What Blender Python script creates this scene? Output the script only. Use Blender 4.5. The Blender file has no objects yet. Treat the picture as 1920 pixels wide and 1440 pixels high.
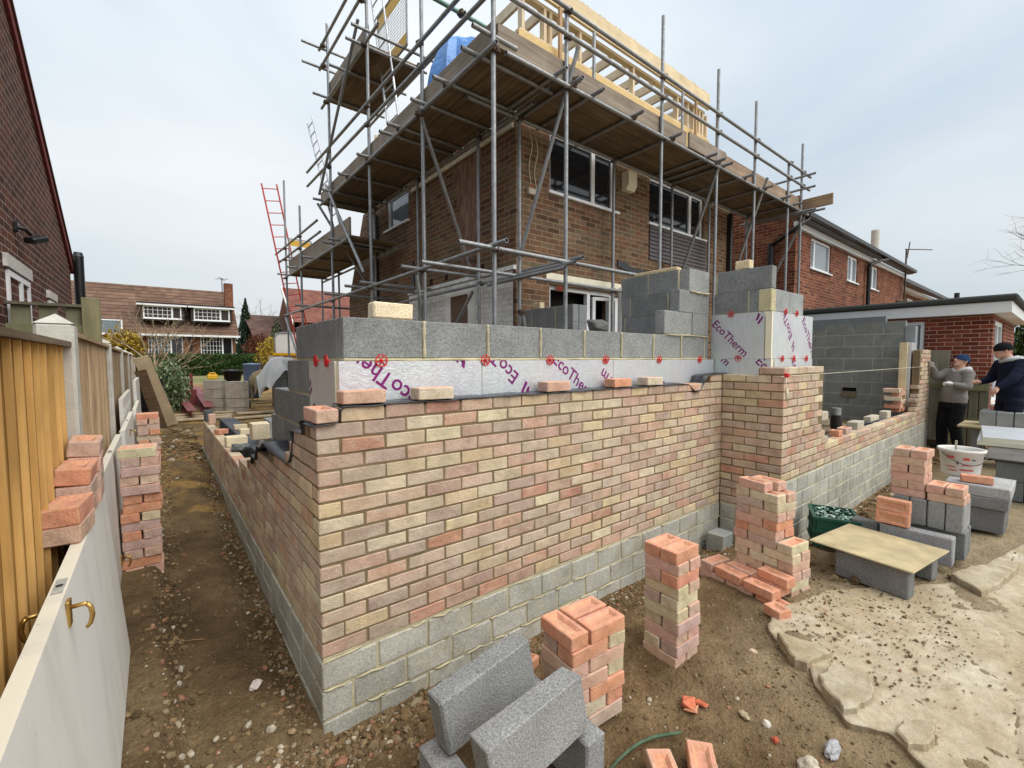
import bpy, math, random
from mathutils import Vector, Matrix, Euler, noise
random.seed(7)
R = random.Random(11)
C = bpy.context.scene.collection
PI = math.pi
def s2l(r, g=None, b=None):
    if g is None: g = b = r
    f = lambda c: (c/255/12.92) if c <= 10 else ((c/255+0.055)/1.055)**2.4
    return (f(r), f(g), f(b))
OFF = {}
def world_off(parent):
    return OFF.get(parent.name, Vector((0, 0, 0))) if parent else Vector((0, 0, 0))
# ---------------------------------------------------------------- mesh builder
class MB:
    def __init__(s): s.v = []; s.f = []; s.c = []; s.sm = []
    def add(s, vs, fs, col=(1, 1, 1), smooth=False):
        o = len(s.v); s.v += [tuple(q) for q in vs]
        for f in fs:
            s.f.append([i+o for i in f]); s.c.append(col); s.sm.append(smooth)
        return s
    def box(s, x0, x1, y0, y1, z0, z1, col=(1, 1, 1), M=None, jit=0):
        vs = [Vector((x, y, z)) for x in (x0, x1) for y in (y0, y1) for z in (z0, z1)]
        if jit: vs = [q+Vector((R.uniform(-jit, jit), R.uniform(-jit, jit), R.uniform(-jit, jit))) for q in vs]
        if M: vs = [M @ q for q in vs]
        return s.add(vs, [(0, 1, 3, 2), (4, 6, 7, 5), (0, 4, 5, 1), (2, 3, 7, 6), (0, 2, 6, 4), (1, 5, 7, 3)], col)
    def cbox(s, x0, x1, y0, y1, z0, z1, b=.003, col=(1, 1, 1), M=None, jit=0, cols=None):
        """chamfered box; cols = optional dict face->colour for x-,x+,y-,y+,z-,z+"""
        X, Y, Z = (x0, x1), (y0, y1), (z0, z1); idx = {}; vs = []
        sg = (1, -1)
        for i in (0, 1):
            for j in (0, 1):
                for k in (0, 1):
                    J = Vector((R.uniform(-jit, jit), R.uniform(-jit, jit), R.uniform(-jit, jit))) if jit else Vector((0, 0, 0))
                    bb = b*(1+(R.uniform(-.5, 1.2) if jit else 0))
                    P = (X[i], Y[j], Z[k]); S = (sg[i]*bb, sg[j]*bb, sg[k]*bb)
                    for a in range(3):
                        q = [P[t]+(0 if t == a else S[t]) for t in range(3)]
                        idx[(i, j, k, a)] = len(vs); vs.append(Vector(q)+J)
        fs = []; cs = []
        cc = cols or {}
        def g(*k): return idx[k]
        for i in (0, 1):
            f = [g(i, 0, 0, 0), g(i, 0, 1, 0), g(i, 1, 1, 0), g(i, 1, 0, 0)]
            fs.append(f if i == 0 else f[::-1]); cs.append(cc.get('x'+'-+'[i], col))
            f = [g(0, i, 0, 1), g(1, i, 0, 1), g(1, i, 1, 1), g(0, i, 1, 1)]
            fs.append(f if i == 0 else f[::-1]); cs.append(cc.get('y'+'-+'[i], col))
            f = [g(0, 0, i, 2), g(0, 1, i, 2), g(1, 1, i, 2), g(1, 0, i, 2)]
            fs.append(f if i == 0 else f[::-1]); cs.append(cc.get('z'+'-+'[i], col))
        for i in (0, 1):
            for j in (0, 1):
                for (f) in ([g(i, j, 0, 0), g(i, j, 1, 0), g(i, j, 1, 1), g(i, j, 0, 1)],
                            [g(i, 0, j, 0), g(i, 1, j, 0), g(i, 1, j, 2), g(i, 0, j, 2)],
                            [g(0, i, j, 1), g(1, i, j, 1), g(1, i, j, 2), g(0, i, j, 2)]):
                    fs.append(f); cs.append(col)
                for k in (0, 1):
                    fs.append([g(i, j, k, 0), g(i, j, k, 1), g(i, j, k, 2)]); cs.append(col)
        ctr = Vector(((x0+x1)/2, (y0+y1)/2, (z0+z1)/2))
        out = []
        for f in fs:
            a, b_, c_ = vs[f[0]], vs[f[1]], vs[f[2]]
            n = (b_-a).cross(c_-a); m = sum((vs[t] for t in f), Vector((0, 0, 0)))/len(f)
            out.append(f if n.dot(m-ctr) > 0 else f[::-1])
        if M: vs = [M @ q for q in vs]
        o = len(s.v); s.v += [tuple(q) for q in vs]
        for f, c in zip(out, cs): s.f.append([t+o for t in f]); s.c.append(c); s.sm.append(False)
        return s
    def tube(s, p, q, r, n=10, col=(1, 1, 1), cap=True, r2=None, hollow=False):
        p, q = Vector(p), Vector(q); d = (q-p).normalized()
        a = d.orthogonal().normalized(); b = d.cross(a); r2 = r if r2 is None else r2
        vs = [p+(a*math.cos(t)+b*math.sin(t))*r for t in [2*PI*i/n for i in range(n)]]
        vs += [q+(a*math.cos(t)+b*math.sin(t))*r2 for t in [2*PI*i/n for i in range(n)]]
        fs = [(i, (i+1) % n, n+(i+1) % n, n+i) for i in range(n)]
        s.add(vs, fs, col, True)
        if hollow:
            k = .84; o = len(s.v)
            for (c0, rr, dd) in ((p, r, d), (q, r2, -d)):
                ring = [c0+(a*math.cos(t)+b*math.sin(t))*rr for t in [2*PI*i/n for i in range(n)]]
                inn = [c0+(a*math.cos(t)+b*math.sin(t))*rr*k for t in [2*PI*i/n for i in range(n)]]
                dp = [c0+dd*.06+(a*math.cos(t)+b*math.sin(t))*rr*k for t in [2*PI*i/n for i in range(n)]]
                s.add(ring+inn+dp, [(i, (i+1) % n, n+(i+1) % n, n+i) for i in range(n)]+[(n+i, n+(i+1) % n, 2*n+(i+1) % n, 2*n+i) for i in range(n)]+[list(range(2*n, 3*n))], (col[0]*.9, col[1]*.9, col[2]*.9))
        elif cap:
            s.add(vs[:n], [list(range(n))[::-1]], col); s.add(vs[n:], [list(range(n))], col)
        return s
    def path(s, pts, r, n=8, col=(1, 1, 1), rs=None):
        pts = [Vector(p) for p in pts]; rings = []
        up = None
        for i, p in enumerate(pts):
            d = (pts[min(i+1, len(pts)-1)]-pts[max(i-1, 0)]).normalized()
            a = d.orthogonal().normalized() if up is None else (up-d*up.dot(d)).normalized()
            up = a; b = d.cross(a); rr = rs[i] if rs else r
            rings.append([p+(a*math.cos(2*PI*k/n)+b*math.sin(2*PI*k/n))*rr for k in range(n)])
        vs = [q for g in rings for q in g]; fs = []
        for i in range(len(pts)-1):
            fs += [(i*n+k, i*n+(k+1) % n, (i+1)*n+(k+1) % n, (i+1)*n+k) for k in range(n)]
        fs += [list(range(n))[::-1], [(len(pts)-1)*n+k for k in range(n)]]
        return s.add(vs, fs, col, True)
    def lathe(s, prof, n=24, col=(1, 1, 1), M=None, sx=1, sy=1):
        vs = []; fs = []
        for (r, z) in prof:
            for k in range(n):
                q = Vector((r*math.cos(2*PI*k/n)*sx, r*math.sin(2*PI*k/n)*sy, z)); vs.append(M @ q if M else q)
        for i in range(len(prof)-1):
            fs += [(i*n+k, i*n+(k+1) % n, (i+1)*n+(k+1) % n, (i+1)*n+k) for k in range(n)]
        return s.add(vs, fs, col, True)
    def prism(s, pts, ax, a0, a1, col=(1, 1, 1)):
        """pts: 2-D outline; ax: axis of extrusion ('x','y','z')"""
        def P(u, v, w): return {'x': (w, u, v), 'y': (u, w, v), 'z': (u, v, w)}[ax]
        n = len(pts); vs = [P(u, v, a0) for u, v in pts]+[P(u, v, a1) for u, v in pts]
        return s.add(vs, [list(range(n)), list(range(n, 2*n))[::-1]]+[(i, i+n, (i+1) % n+n, (i+1) % n) for i in range(n)], col)
    def quad(s, a, b, c, d, col=(1, 1, 1)): return s.add([a, b, c, d], [(0, 1, 2, 3)], col)
    def rock(s, c, r, col=(1, 1, 1), sub=1, flat=.7, rnd=None):
        rnd = rnd or R
        key = sub
        vs, fs = ICO[key]
        E = Euler((rnd.uniform(0, 6), rnd.uniform(0, 6), rnd.uniform(0, 6))).to_matrix()
        sc = Vector((rnd.uniform(.7, 1.25), rnd.uniform(.7, 1.25), rnd.uniform(.6, 1.1)))
        seed = Vector((rnd.uniform(0, 99), rnd.uniform(0, 99), rnd.uniform(0, 99)))
        out = []
        for q in vs:
            k = 1+.45*noise.noise(Vector(q)*1.6+seed)
            w = E @ Vector((q[0]*sc.x, q[1]*sc.y, q[2]*sc.z)); w *= r*k
            out.append(Vector((w.x, w.y, w.z*flat))+Vector(c))
        return s.add(out, fs, col)
    def build(s, name, mat, parent=None, local=False, loc=None, weld=False, smooth_all=None):
        off = Vector((0, 0, 0)) if local else world_off(parent)
        me = bpy.data.meshes.new(name)
        L = Vector(loc) if loc is not None else Vector((0, 0, 0))
        if parent is None and loc is None and not local and s.v:
            xs = [q[0] for q in s.v]; ys = [q[1] for q in s.v]; zs = [q[2] for q in s.v]
            L = Vector(((min(xs)+max(xs))/2, (min(ys)+max(ys))/2, min(zs)))
        d = off+(L if parent is None else Vector((0, 0, 0)))
        me.from_pydata([(q[0]-d.x, q[1]-d.y, q[2]-d.z) for q in s.v], [], s.f)
        ca = me.color_attributes.new('Col', 'FLOAT_COLOR', 'CORNER')
        data = []
        for f, c in zip(s.f, s.c): data += [c[0], c[1], c[2], 1.0]*len(f)
        ca.data.foreach_set('color', data)
        me.polygons.foreach_set('use_smooth', s.sm if smooth_all is None else [smooth_all]*len(s.f))
        if mat:
            for m in (mat if isinstance(mat, (list, tuple)) else [mat]): me.materials.append(m)
        me.validate(); me.update()
        o = bpy.data.objects.new(name, me); C.objects.link(o)
        if parent: o.parent = parent
        else: o.location = L
        OFF[o.name] = Vector(d)
        return o
def _ico(sub):
    t = (1+5**.5)/2
    v = [Vector(q).normalized() for q in [(-1, t, 0), (1, t, 0), (-1, -t, 0), (1, -t, 0), (0, -1, t), (0, 1, t), (0, -1, -t), (0, 1, -t), (t, 0, -1), (t, 0, 1), (-t, 0, -1), (-t, 0, 1)]]
    f = [(0, 11, 5), (0, 5, 1), (0, 1, 7), (0, 7, 10), (0, 10, 11), (1, 5, 9), (5, 11, 4), (11, 10, 2), (10, 7, 6), (7, 1, 8), (3, 9, 4), (3, 4, 2), (3, 2, 6), (3, 6, 8), (3, 8, 9), (4, 9, 5), (2, 4, 11), (6, 2, 10), (8, 6, 7), (9, 8, 1)]
    for _ in range(sub):
        mid = {}; nf = []
        def M(a, b):
            k = (min(a, b), max(a, b))
            if k not in mid: mid[k] = len(v); v.append(((v[a]+v[b])/2).normalized())
            return mid[k]
        for a, b, c in f:
            x, y, z = M(a, b), M(b, c), M(c, a); nf += [(a, x, z), (b, y, x), (c, z, y), (x, y, z)]
        f = nf
    return [tuple(q) for q in v], f
ICO = {0: _ico(0), 1: _ico(1), 2: _ico(2), 3: _ico(3)}
def tag(o, label=None, cat=None, group=None, kind=None):
    if label: o['label'] = label
    if cat: o['category'] = cat
    if group: o['group'] = group
    if kind: o['kind'] = kind
    return o
def thing(name, label, cat, loc=(0, 0, 0), rz=0, group=None):
    o = bpy.data.objects.new(name, None); C.objects.link(o); o.empty_display_size = .1
    o.location = loc; o.rotation_euler = (0, 0, rz); tag(o, label, cat, group)
    OFF[o.name] = Vector(loc) if rz == 0 else Vector((0, 0, 0))
    return o
def copy_tree(o, parent=None):
    c = o.copy(); C.objects.link(c)
    if parent: c.parent = parent
    for ch in [k for k in bpy.data.objects if k.parent == o]: copy_tree(ch, c)
    return c
def sm(a, b, x):
    t = max(0, min(1, (x-a)/(b-a))); return t*t*(3-2*t)
# ---------------------------------------------------------------- node helpers
class NT:
    def __init__(s, name):
        s.m = bpy.data.materials.new(name); s.m.use_nodes = True; s.t = s.m.node_tree; s.t.nodes.clear()
        s.out = s.t.nodes.new('ShaderNodeOutputMaterial'); s.b = s.t.nodes.new('ShaderNodeBsdfPrincipled')
        s.t.links.new(s.b.outputs[0], s.out.inputs[0]); s._obj = None
    def n(s, typ, **kw):
        q = s.t.nodes.new(typ)
        for k, v in kw.items(): setattr(q, k, v)
        return q
    def l(s, a, b): s.t.links.new(a, b)
    def obj(s):
        if not s._obj: s._obj = s.n('ShaderNodeTexCoord').outputs['Object']
        return s._obj
    def pos(s): return s.n('ShaderNodeNewGeometry').outputs['Position']
    def sc(s, vec, k):
        q = s.n('ShaderNodeMapping'); q.inputs['Scale'].default_value = k if isinstance(k, tuple) else (k, k, k); s.l(vec, q.inputs[0]); return q.outputs[0]
    def noise(s, vec, scale, det=4, rough=.55, dist=0):
        q = s.n('ShaderNodeTexNoise'); s.l(vec, q.inputs['Vector']); q.inputs['Scale'].default_value = scale
        q.inputs['Detail'].default_value = det; q.inputs['Roughness'].default_value = rough; q.inputs['Distortion'].default_value = dist
        return q.outputs['Fac']
    def vor(s, vec, scale, feat='F1', out='Distance'):
        q = s.n('ShaderNodeTexVoronoi'); q.feature = feat; s.l(vec, q.inputs['Vector']); q.inputs['Scale'].default_value = scale; return q.outputs[out]
    def ramp(s, fac, stops):
        q = s.n('ShaderNodeValToRGB'); s.l(fac, q.inputs[0]); e = q.color_ramp.elements
        while len(e) < len(stops): e.new(.5)
        for i, (p, c) in enumerate(stops):
            e[i].position = p; e[i].color = (c, c, c, 1) if isinstance(c, (int, float)) else (*c, 1)
        return q.outputs[0]
    def mix(s, fac, a, b, mode='MIX'):
        q = s.n('ShaderNodeMix'); q.data_type = 'RGBA'; q.blend_type = mode
        for i, v in ((0, fac), (6, a), (7, b)):
            if isinstance(v, (int, float)): q.inputs[i].default_value = v if i == 0 else (v, v, v, 1)
            elif isinstance(v, tuple): q.inputs[i].default_value = (*v, 1)
            else: s.l(v, q.inputs[i])
        return q.outputs[2]
    def math(s, op, a, b=None, c=None):
        q = s.n('ShaderNodeMath'); q.operation = op
        for i, v in enumerate((a, b, c)):
            if v is None: continue
            if isinstance(v, (int, float)): q.inputs[i].default_value = v
            else: s.l(v, q.inputs[i])
        return q.outputs[0]
    def attr(s):
        q = s.n('ShaderNodeAttribute'); q.attribute_name = 'Col'; return q.outputs['Color']
    def bump(s, h, strength=.3, dist=.01):
        q = s.n('ShaderNodeBump'); q.inputs['Strength'].default_value = strength; q.inputs['Distance'].default_value = dist
        s.l(h, q.inputs['Height']); s.l(q.outputs[0], s.b.inputs['Normal']); return q
    def set(s, col=None, rough=None, metal=None, spec=None):
        for v, k in ((col, 'Base Color'), (rough, 'Roughness'), (metal, 'Metallic'), (spec, 'Specular IOR Level')):
            if v is None: continue
            if isinstance(v, tuple): s.b.inputs[k].default_value = (*v, 1)
            elif isinstance(v, (int, float)): s.b.inputs[k].default_value = v
            else: s.l(v, s.b.inputs[k])
        return s.m
def simple(name, col, rough=.6, metal=0, var=.15, scale=6, bump=.15, bscale=60, bdist=.003, attr=False, spec=None):
    t = NT(name); o = t.obj()
    base = t.attr() if attr else col
    n1 = t.noise(o, scale, 5); v = t.ramp(n1, [(.3, 1-var), (.7, 1+var)])
    c = t.mix(1.0, base, v, 'MULTIPLY')
    if bump: t.bump(t.noise(o, bscale, 4), bump, bdist)
    return t.set(c, rough, metal, spec)
M = {}
def mat_brick(name='new brick', smear=.55):
    t = NT(name); o = t.obj(); a = t.attr()
    blot = t.ramp(t.noise(o, 7, 3, .5, .6), [(.38, (.84, .82, .79)), (.62, (1.08, 1.07, 1.04))])
    c = t.mix(1, a, blot, 'MULTIPLY')
    dirt = t.ramp(t.noise(o, 15, 4, .65), [(.58, 0.0), (.74, .42)])
    c = t.mix(dirt, c, s2l(152, 124, 94))
    bloom = t.ramp(t.noise(t.sc(o, (1, 1, 2.2)), 5.5, 5, .68), [(.46, 0.0), (.68, smear)]); c = t.mix(bloom, c, s2l(204, 192, 172))
    drag = t.noise(t.sc(o, (1, 1, 5)), 55, 3, .7)
    c = t.mix(1, c, t.ramp(drag, [(.3, .86), (.7, 1.12)]), 'MULTIPLY')
    sp = t.ramp(t.noise(o, 300, 2, .7), [(.3, .76), (.55, 1.04), (.8, 1.16)])
    c = t.mix(1, c, sp, 'MULTIPLY')
    pit = t.ramp(t.vor(o, 62), [(.0, 1.0), (.12, 0.0)])
    pitm = t.math('MULTIPLY', pit, t.ramp(t.noise(o, 30, 2), [(.50, 0.0), (.60, .85)]))
    c = t.mix(pitm, c, s2l(86, 66, 52))
    h = t.math('ADD', t.math('ADD', t.noise(o, 240, 3, .7), t.math('MULTIPLY', drag, .8)), t.math('MULTIPLY', t.noise(o, 32, 4), 2.2))
    h = t.math('SUBTRACT', h, t.math('MULTIPLY', pitm, 1.5))
    t.bump(h, .75, .0045); return t.set(c, .93, 0, .22)
def mat_block(name, rough=.95, strong=1.0, smear=None):
    t = NT(name); o = t.obj(); a = t.attr()
    if smear:
        p_ = t.pos(); sm_ = t.ramp(t.noise(p_, 6.5, 6, .7), [(.48, 0.0), (.66, smear)]); a = t.mix(sm_, a, s2l(186, 178, 152)); dm = t.ramp(t.noise(p_, 2.2, 5, .65), [(.5, 0.0), (.7, .5)]); a = t.mix(dm, a, s2l(120, 112, 96))
    n1 = t.noise(o, 170, 3, .75); n2 = t.noise(o, 75, 2, .6); big = t.noise(o, 6, 4)
    sp = t.ramp(n1, [(.32, 1-.62*strong), (.47, .92), (.6, 1.12), (.72, 1+.75*strong)])
    c = t.mix(1, a, sp, 'MULTIPLY'); c = t.mix(1, c, t.ramp(n2, [(.3, .84), (.7, 1.14)]), 'MULTIPLY')
    c = t.mix(1, c, t.ramp(big, [(.3, .86), (.7, 1.12)]), 'MULTIPLY')
    h = t.math('ADD', n1, t.math('MULTIPLY', n2, .8)); t.bump(h, .7*strong, .006); return t.set(c, rough, 0, .2)
def mat_mortar(name, col, var=.25):
    t = NT(name); o = t.obj()
    c = t.mix(1, col, t.ramp(t.noise(o, 9, 5), [(.3, 1-var), (.7, 1+var)]), 'MULTIPLY')
    c = t.mix(1, c, t.ramp(t.noise(o, 220, 2), [(.3, .85), (.7, 1.12)]), 'MULTIPLY')
    t.bump(t.noise(o, 90, 5, .7), .6, .006); return t.set(c, .95, 0, .2)
def mat_oldbrick(name, stops, mort, bw=.225, bh=.075, mw=.010, bump=.5, dirt=.3):
    """brick coursework from world position: u = x + y runs along either wall direction"""
    t = NT(name); p = t.pos(); sp = t.n('ShaderNodeSeparateXYZ'); t.l(p, sp.inputs[0])
    u = t.math('ADD', sp.outputs[0], sp.outputs[1]); v = sp.outputs[2]
    wob = t.math('MULTIPLY', t.math('SUBTRACT', t.noise(p, 5, 2), .5), .006)
    vr = t.math('DIVIDE', t.math('ADD', v, wob), bh); row = t.math('FLOOR', vr)
    ur = t.math('ADD', t.math('DIVIDE', u, bw), t.math('MULTIPLY', t.math('MODULO', t.math('ABSOLUTE', row), 2), .5))
    col = t.math('FLOOR', ur); fu = t.math('FRACT', ur); fv = t.math('FRACT', vr)
    mu = t.math('LESS_THAN', t.math('ABSOLUTE', t.math('SUBTRACT', fu, .5)), .5-mw/2/bw)
    mv = t.math('LESS_THAN', t.math('ABSOLUTE', t.math('SUBTRACT', fv, .5)), .5-mw/2/bh)
    isb = t.math('MULTIPLY', mu, mv)
    cv = t.n('ShaderNodeCombineXYZ'); t.l(col, cv.inputs[0]); t.l(row, cv.inputs[1])
    wn = t.n('ShaderNodeTexWhiteNoise'); wn.noise_dimensions = '2D'; t.l(cv.outputs[0], wn.inputs['Vector'])
    bc = t.ramp(wn.outputs['Value'], stops)
    bc = t.mix(1, bc, t.ramp(t.noise(p, 22, 4, .7), [(.3, .72), (.7, 1.2)]), 'MULTIPLY')
    mc = t.mix(1, mort, t.ramp(t.noise(p, 3, 4), [(.3, .8), (.7, 1.1)]), 'MULTIPLY')
    c = t.mix(isb, mc, bc)
    c = t.mix(1, c, t.ramp(t.noise(p, .9, 5, .6), [(.3, 1-dirt), (.65, 1.1)]), 'MULTIPLY')
    h = t.math('ADD', isb, t.math('MULTIPLY', t.noise(p, 60, 3), .35)); t.bump(h, bump, .012)
    return t.set(c, .92, 0, .2)
def mat_wood(name, c1, c2, axis='x', grain=26, rough=.8, knots=True, bump=.25):
    t = NT(name); o = t.obj()
    k = {'x': (1.2, grain, grain), 'y': (grain, 1.2, grain), 'z': (grain, grain, 1.2)}[axis]
    n1 = t.noise(t.sc(o, k), 1, 5, .6, .4); n2 = t.noise(o, 3, 3)
    c = t.mix(t.ramp(n1, [(.32, 0.0), (.68, 1.0)]), c1, c2)
    c = t.mix(1, c, t.ramp(n2, [(.3, .8), (.7, 1.15)]), 'MULTIPLY')
    if knots:
        kk = t.ramp(t.vor(t.sc(o, tuple(3.0 if q > 2 else 1.4 for q in k)), 1.6), [(.0, .75), (.07, 0.0)])
        c = t.mix(kk, c, tuple(q*.35 for q in c1))
    c = t.mix(1, c, t.attr(), 'MULTIPLY')
    t.bump(n1, bump, .004); return t.set(c, rough, 0, .3)
def mat_metal(name, col, rough=.45, metal=.75, var=.22):
    t = NT(name); o = t.pos()
    c = t.mix(1, col, t.ramp(t.noise(o, 14, 5, .65), [(.3, 1-var), (.7, 1+var)]), 'MULTIPLY')
    c = t.mix(1, c, t.ramp(t.noise(o, 2.5, 4, .6), [(.3, .82), (.7, 1.1)]), 'MULTIPLY')
    rust = t.ramp(t.noise(o, 6, 5, .7), [(.64, 0.0), (.72, .6)]); c = t.mix(rust, c, s2l(120, 96, 82))
    r = t.ramp(t.noise(o, 30, 3), [(.3, rough-.1), (.7, rough+.2)]); t.bump(t.noise(o, 120, 3), .12, .002)
    return t.set(c, r, metal)
def mat_foil():
    t = NT('foil facing'); o = t.obj()
    n1 = t.noise(o, 16, 4, .6, 1.2); n2 = t.noise(t.sc(o, (30, 30, 6)), 1, 3)
    c = t.mix(t.ramp(t.noise(o, 2.2, 3), [(.35, 0.0), (.65, 1.0)]), s2l(214, 214, 222), s2l(216, 224, 226))
    c = t.mix(1, c, t.ramp(n2, [(.3, .93), (.7, 1.05)]), 'MULTIPLY')
    cr = t.ramp(n1, [(.42, 0.0), (.5, 1.0), (.58, 0.0)])
    t.bump(t.math('ADD', t.math('MULTIPLY', cr, .6), t.noise(o, 45, 3)), .22, .008); return t.set(c, .42, .55)
def mat_glass(name, col=(.012, .014, .018), rough=.06):
    t = NT(name); t.set(col, rough, 0, .8); return t.m
def mat_tiles(name, stops, du=.30, dv=.30, bump=.9):
    """roof tiles: local uv stored as Col (u,v)"""
    t = NT(name); a = t.attr(); sp = t.n('ShaderNodeSeparateColor'); t.l(a, sp.inputs[0])
    u = t.math('MULTIPLY', sp.outputs[0], 100.0); v = t.math('MULTIPLY', sp.outputs[1], 100.0)
    vr = t.math('DIVIDE', v, dv); ur = t.math('DIVIDE', u, du); fv = t.math('FRACT', vr); fu = t.math('FRACT', ur)
    cv = t.n('ShaderNodeCombineXYZ'); t.l(t.math('FLOOR', ur), cv.inputs[0]); t.l(t.math('FLOOR', vr), cv.inputs[1])
    wn = t.n('ShaderNodeTexWhiteNoise'); wn.noise_dimensions = '2D'; t.l(cv.outputs[0], wn.inputs['Vector'])
    c = t.ramp(wn.outputs['Value'], stops)
    edge = t.ramp(fv, [(0.0, .28), (.10, .45), (.2, 1.0), (1.0, 1.0)]); c = t.mix(1, c, edge, 'MULTIPLY')  # shadow line along each tile course, painted into the colour
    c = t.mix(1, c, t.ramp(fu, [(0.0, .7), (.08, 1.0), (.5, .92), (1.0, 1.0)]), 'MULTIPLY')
    c = t.mix(1, c, t.ramp(t.noise(t.pos(), 1.2, 5, .6), [(.3, .75), (.7, 1.15)]), 'MULTIPLY')
    t.bump(t.math('SUBTRACT', 1.0, fv), bump, .03); return t.set(c, .9, 0, .2)
M['brick'] = mat_brick(); M['loosebrick'] = mat_brick('loose brick', .3)
M['block'] = mat_block('dense block')
M['footblock'] = mat_block('footing block', strong=.5, smear=.55)
M['wallblock'] = mat_block('wall block', strong=.4)
M['mortar'] = mat_mortar('brick mortar', s2l(128, 112, 86), .2)
M['mortarc'] = mat_mortar('block mortar', s2l(190, 181, 152), .18)
M['mortarg'] = mat_mortar('grey mortar', s2l(166, 167, 158), .15)
M['galv'] = mat_metal('galvanised tube', s2l(150, 152, 154), .48, .6)
M['alu'] = mat_metal('ladder aluminium', s2l(196, 198, 202), .38, .8)
M['clamp'] = mat_metal('coupler steel', s2l(96, 84, 76), .6, .6, .35)
M['foil'] = mat_foil()
M['foam'] = simple('foam core', s2l(234, 228, 204), .85, var=.05, bump=.1, bscale=80)
M['purple'] = simple('purple print', s2l(122, 0, 108), .5, var=.08, bump=0)
M['red'] = simple('red plastic', s2l(200, 22, 30), .35, var=.1, bump=0)
M['dpc'] = simple('black membrane', s2l(44, 46, 50), .42, var=.15, bump=.3, bscale=18, bdist=.006)
M['board'] = mat_wood('scaffold board', s2l(132, 116, 94), s2l(96, 82, 64), 'x')
M['boardy'] = mat_wood('scaffold board side', s2l(132, 116, 94), s2l(96, 82, 64), 'y')
M['toe'] = mat_wood('toe board timber', s2l(158, 146, 132), s2l(128, 114, 100), 'x')
M['toey'] = mat_wood('toe board timber side', s2l(158, 146, 132), s2l(128, 114, 100), 'y')
M['softx'] = mat_wood('softwood lengthways', s2l(232, 214, 180), s2l(220, 198, 158), 'x', 18, bump=.1)
M['softy'] = mat_wood('softwood crossways', s2l(232, 218, 194), s2l(220, 204, 176), 'y', 18, bump=.1)
M['softz'] = mat_wood('softwood upright', s2l(232, 214, 184), s2l(220, 198, 164), 'z', 18, bump=.1)
M['upvc'] = simple('white window plastic', s2l(232, 234, 236), .35, var=.03, bump=0)
M['whitepaint'] = simple('white paint', s2l(226, 226, 222), .7, var=.06, scale=3, bump=.2)
M['glass'] = mat_glass('dark window glass')
M['glassd'] = mat_glass('daylit window glass', s2l(120, 130, 136), .08)  # paler copy of the glass, daylight on the panes put into its colour
M['blackp'] = simple('black plastic', s2l(28, 28, 30), .38, var=.1, bump=0)
M['concrete'] = mat_mortar('post concrete', s2l(202, 198, 188), .12)
M['brass'] = mat_metal('brass', s2l(205, 170, 100), .28, .9, .15)
M['greenm'] = mat_metal('green tube', s2l(118, 150, 140), .5, .3)
HB = [(0.0, s2l(88, 68, 54)), (.2, s2l(110, 80, 62)), (.38, s2l(124, 96, 74)), (.55, s2l(118, 102, 80)), (.72, s2l(102, 86, 70)), (.86, s2l(128, 88, 68)), (1.0, s2l(126, 110, 88))]
M['housebrick'] = mat_oldbrick('old brown brick', HB, s2l(158, 138, 114))
M['redbrick'] = mat_oldbrick('red terrace brick', [(0.0, s2l(96, 54, 42)), (.3, s2l(116, 64, 48)), (.6, s2l(130, 74, 54)), (.85, s2l(142, 92, 66)), (1.0, s2l(104, 62, 48))], s2l(160, 136, 116))
M['extbrick'] = mat_oldbrick('neighbour brick', [(0.0, s2l(98, 48, 40)), (.4, s2l(120, 58, 46)), (.8, s2l(138, 74, 58)), (1.0, s2l(90, 50, 46))], s2l(186, 160, 140))
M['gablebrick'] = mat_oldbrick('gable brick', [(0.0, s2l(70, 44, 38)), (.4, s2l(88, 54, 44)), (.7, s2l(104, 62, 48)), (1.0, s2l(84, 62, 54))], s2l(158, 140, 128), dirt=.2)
M['whitebrick'] = mat_oldbrick('white painted brick', [(0.0, s2l(214, 214, 212)), (1.0, s2l(232, 232, 230))], s2l(196, 196, 192), bump=.8, dirt=.06)
TS = [(0.0, s2l(112, 82, 70)), (.5, s2l(136, 100, 84)), (1.0, s2l(150, 116, 98))]
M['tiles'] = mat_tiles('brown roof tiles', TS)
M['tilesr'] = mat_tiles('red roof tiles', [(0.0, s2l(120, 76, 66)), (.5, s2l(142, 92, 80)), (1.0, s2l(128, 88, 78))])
# ---------------------------------------------------------------- camera, sky, sun
sc = bpy.context.scene
cd = bpy.data.cameras.new('camera'); cam = bpy.data.objects.new('camera', cd); C.objects.link(cam)
cd.sensor_width = 36; cd.lens = 838.4/1920*36; cd.clip_end = 1500; cd.clip_start = .05
yaw, pitch, roll = .67368, .055913, -.002236
fw = Vector((math.sin(yaw)*math.cos(pitch), math.cos(yaw)*math.cos(pitch), -math.sin(pitch)))
rr_ = Vector((math.cos(yaw), -math.sin(yaw), 0)); uu_ = rr_.cross(fw)
r2 = math.cos(roll)*rr_+math.sin(roll)*uu_; u2 = -math.sin(roll)*rr_+math.cos(roll)*uu_
cam.matrix_world = Matrix(((r2.x, u2.x, -fw.x, -.5711), (r2.y, u2.y, -fw.y, -2.1612), (r2.z, u2.z, -fw.z, 1.4313), (0, 0, 0, 1)))
sc.camera = cam
w = bpy.data.worlds.new('World'); sc.world = w; w.use_nodes = True; nt = w.node_tree; nt.nodes.clear()
N = nt.nodes.new; Lk = nt.links.new
out = N('ShaderNodeOutputWorld'); bg = N('ShaderNodeBackground'); bg.inputs[1].default_value = .1; Lk(bg.outputs[0], out.inputs[0])
sky = N('ShaderNodeTexSky'); sky.sky_type = 'NISHITA'; sky.sun_disc = False; SE, SA = math.radians(52), math.radians(158)
sky.sun_elevation = SE; sky.sun_rotation = SA; sky.air_density = 1.2; sky.dust_density = 3
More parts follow.
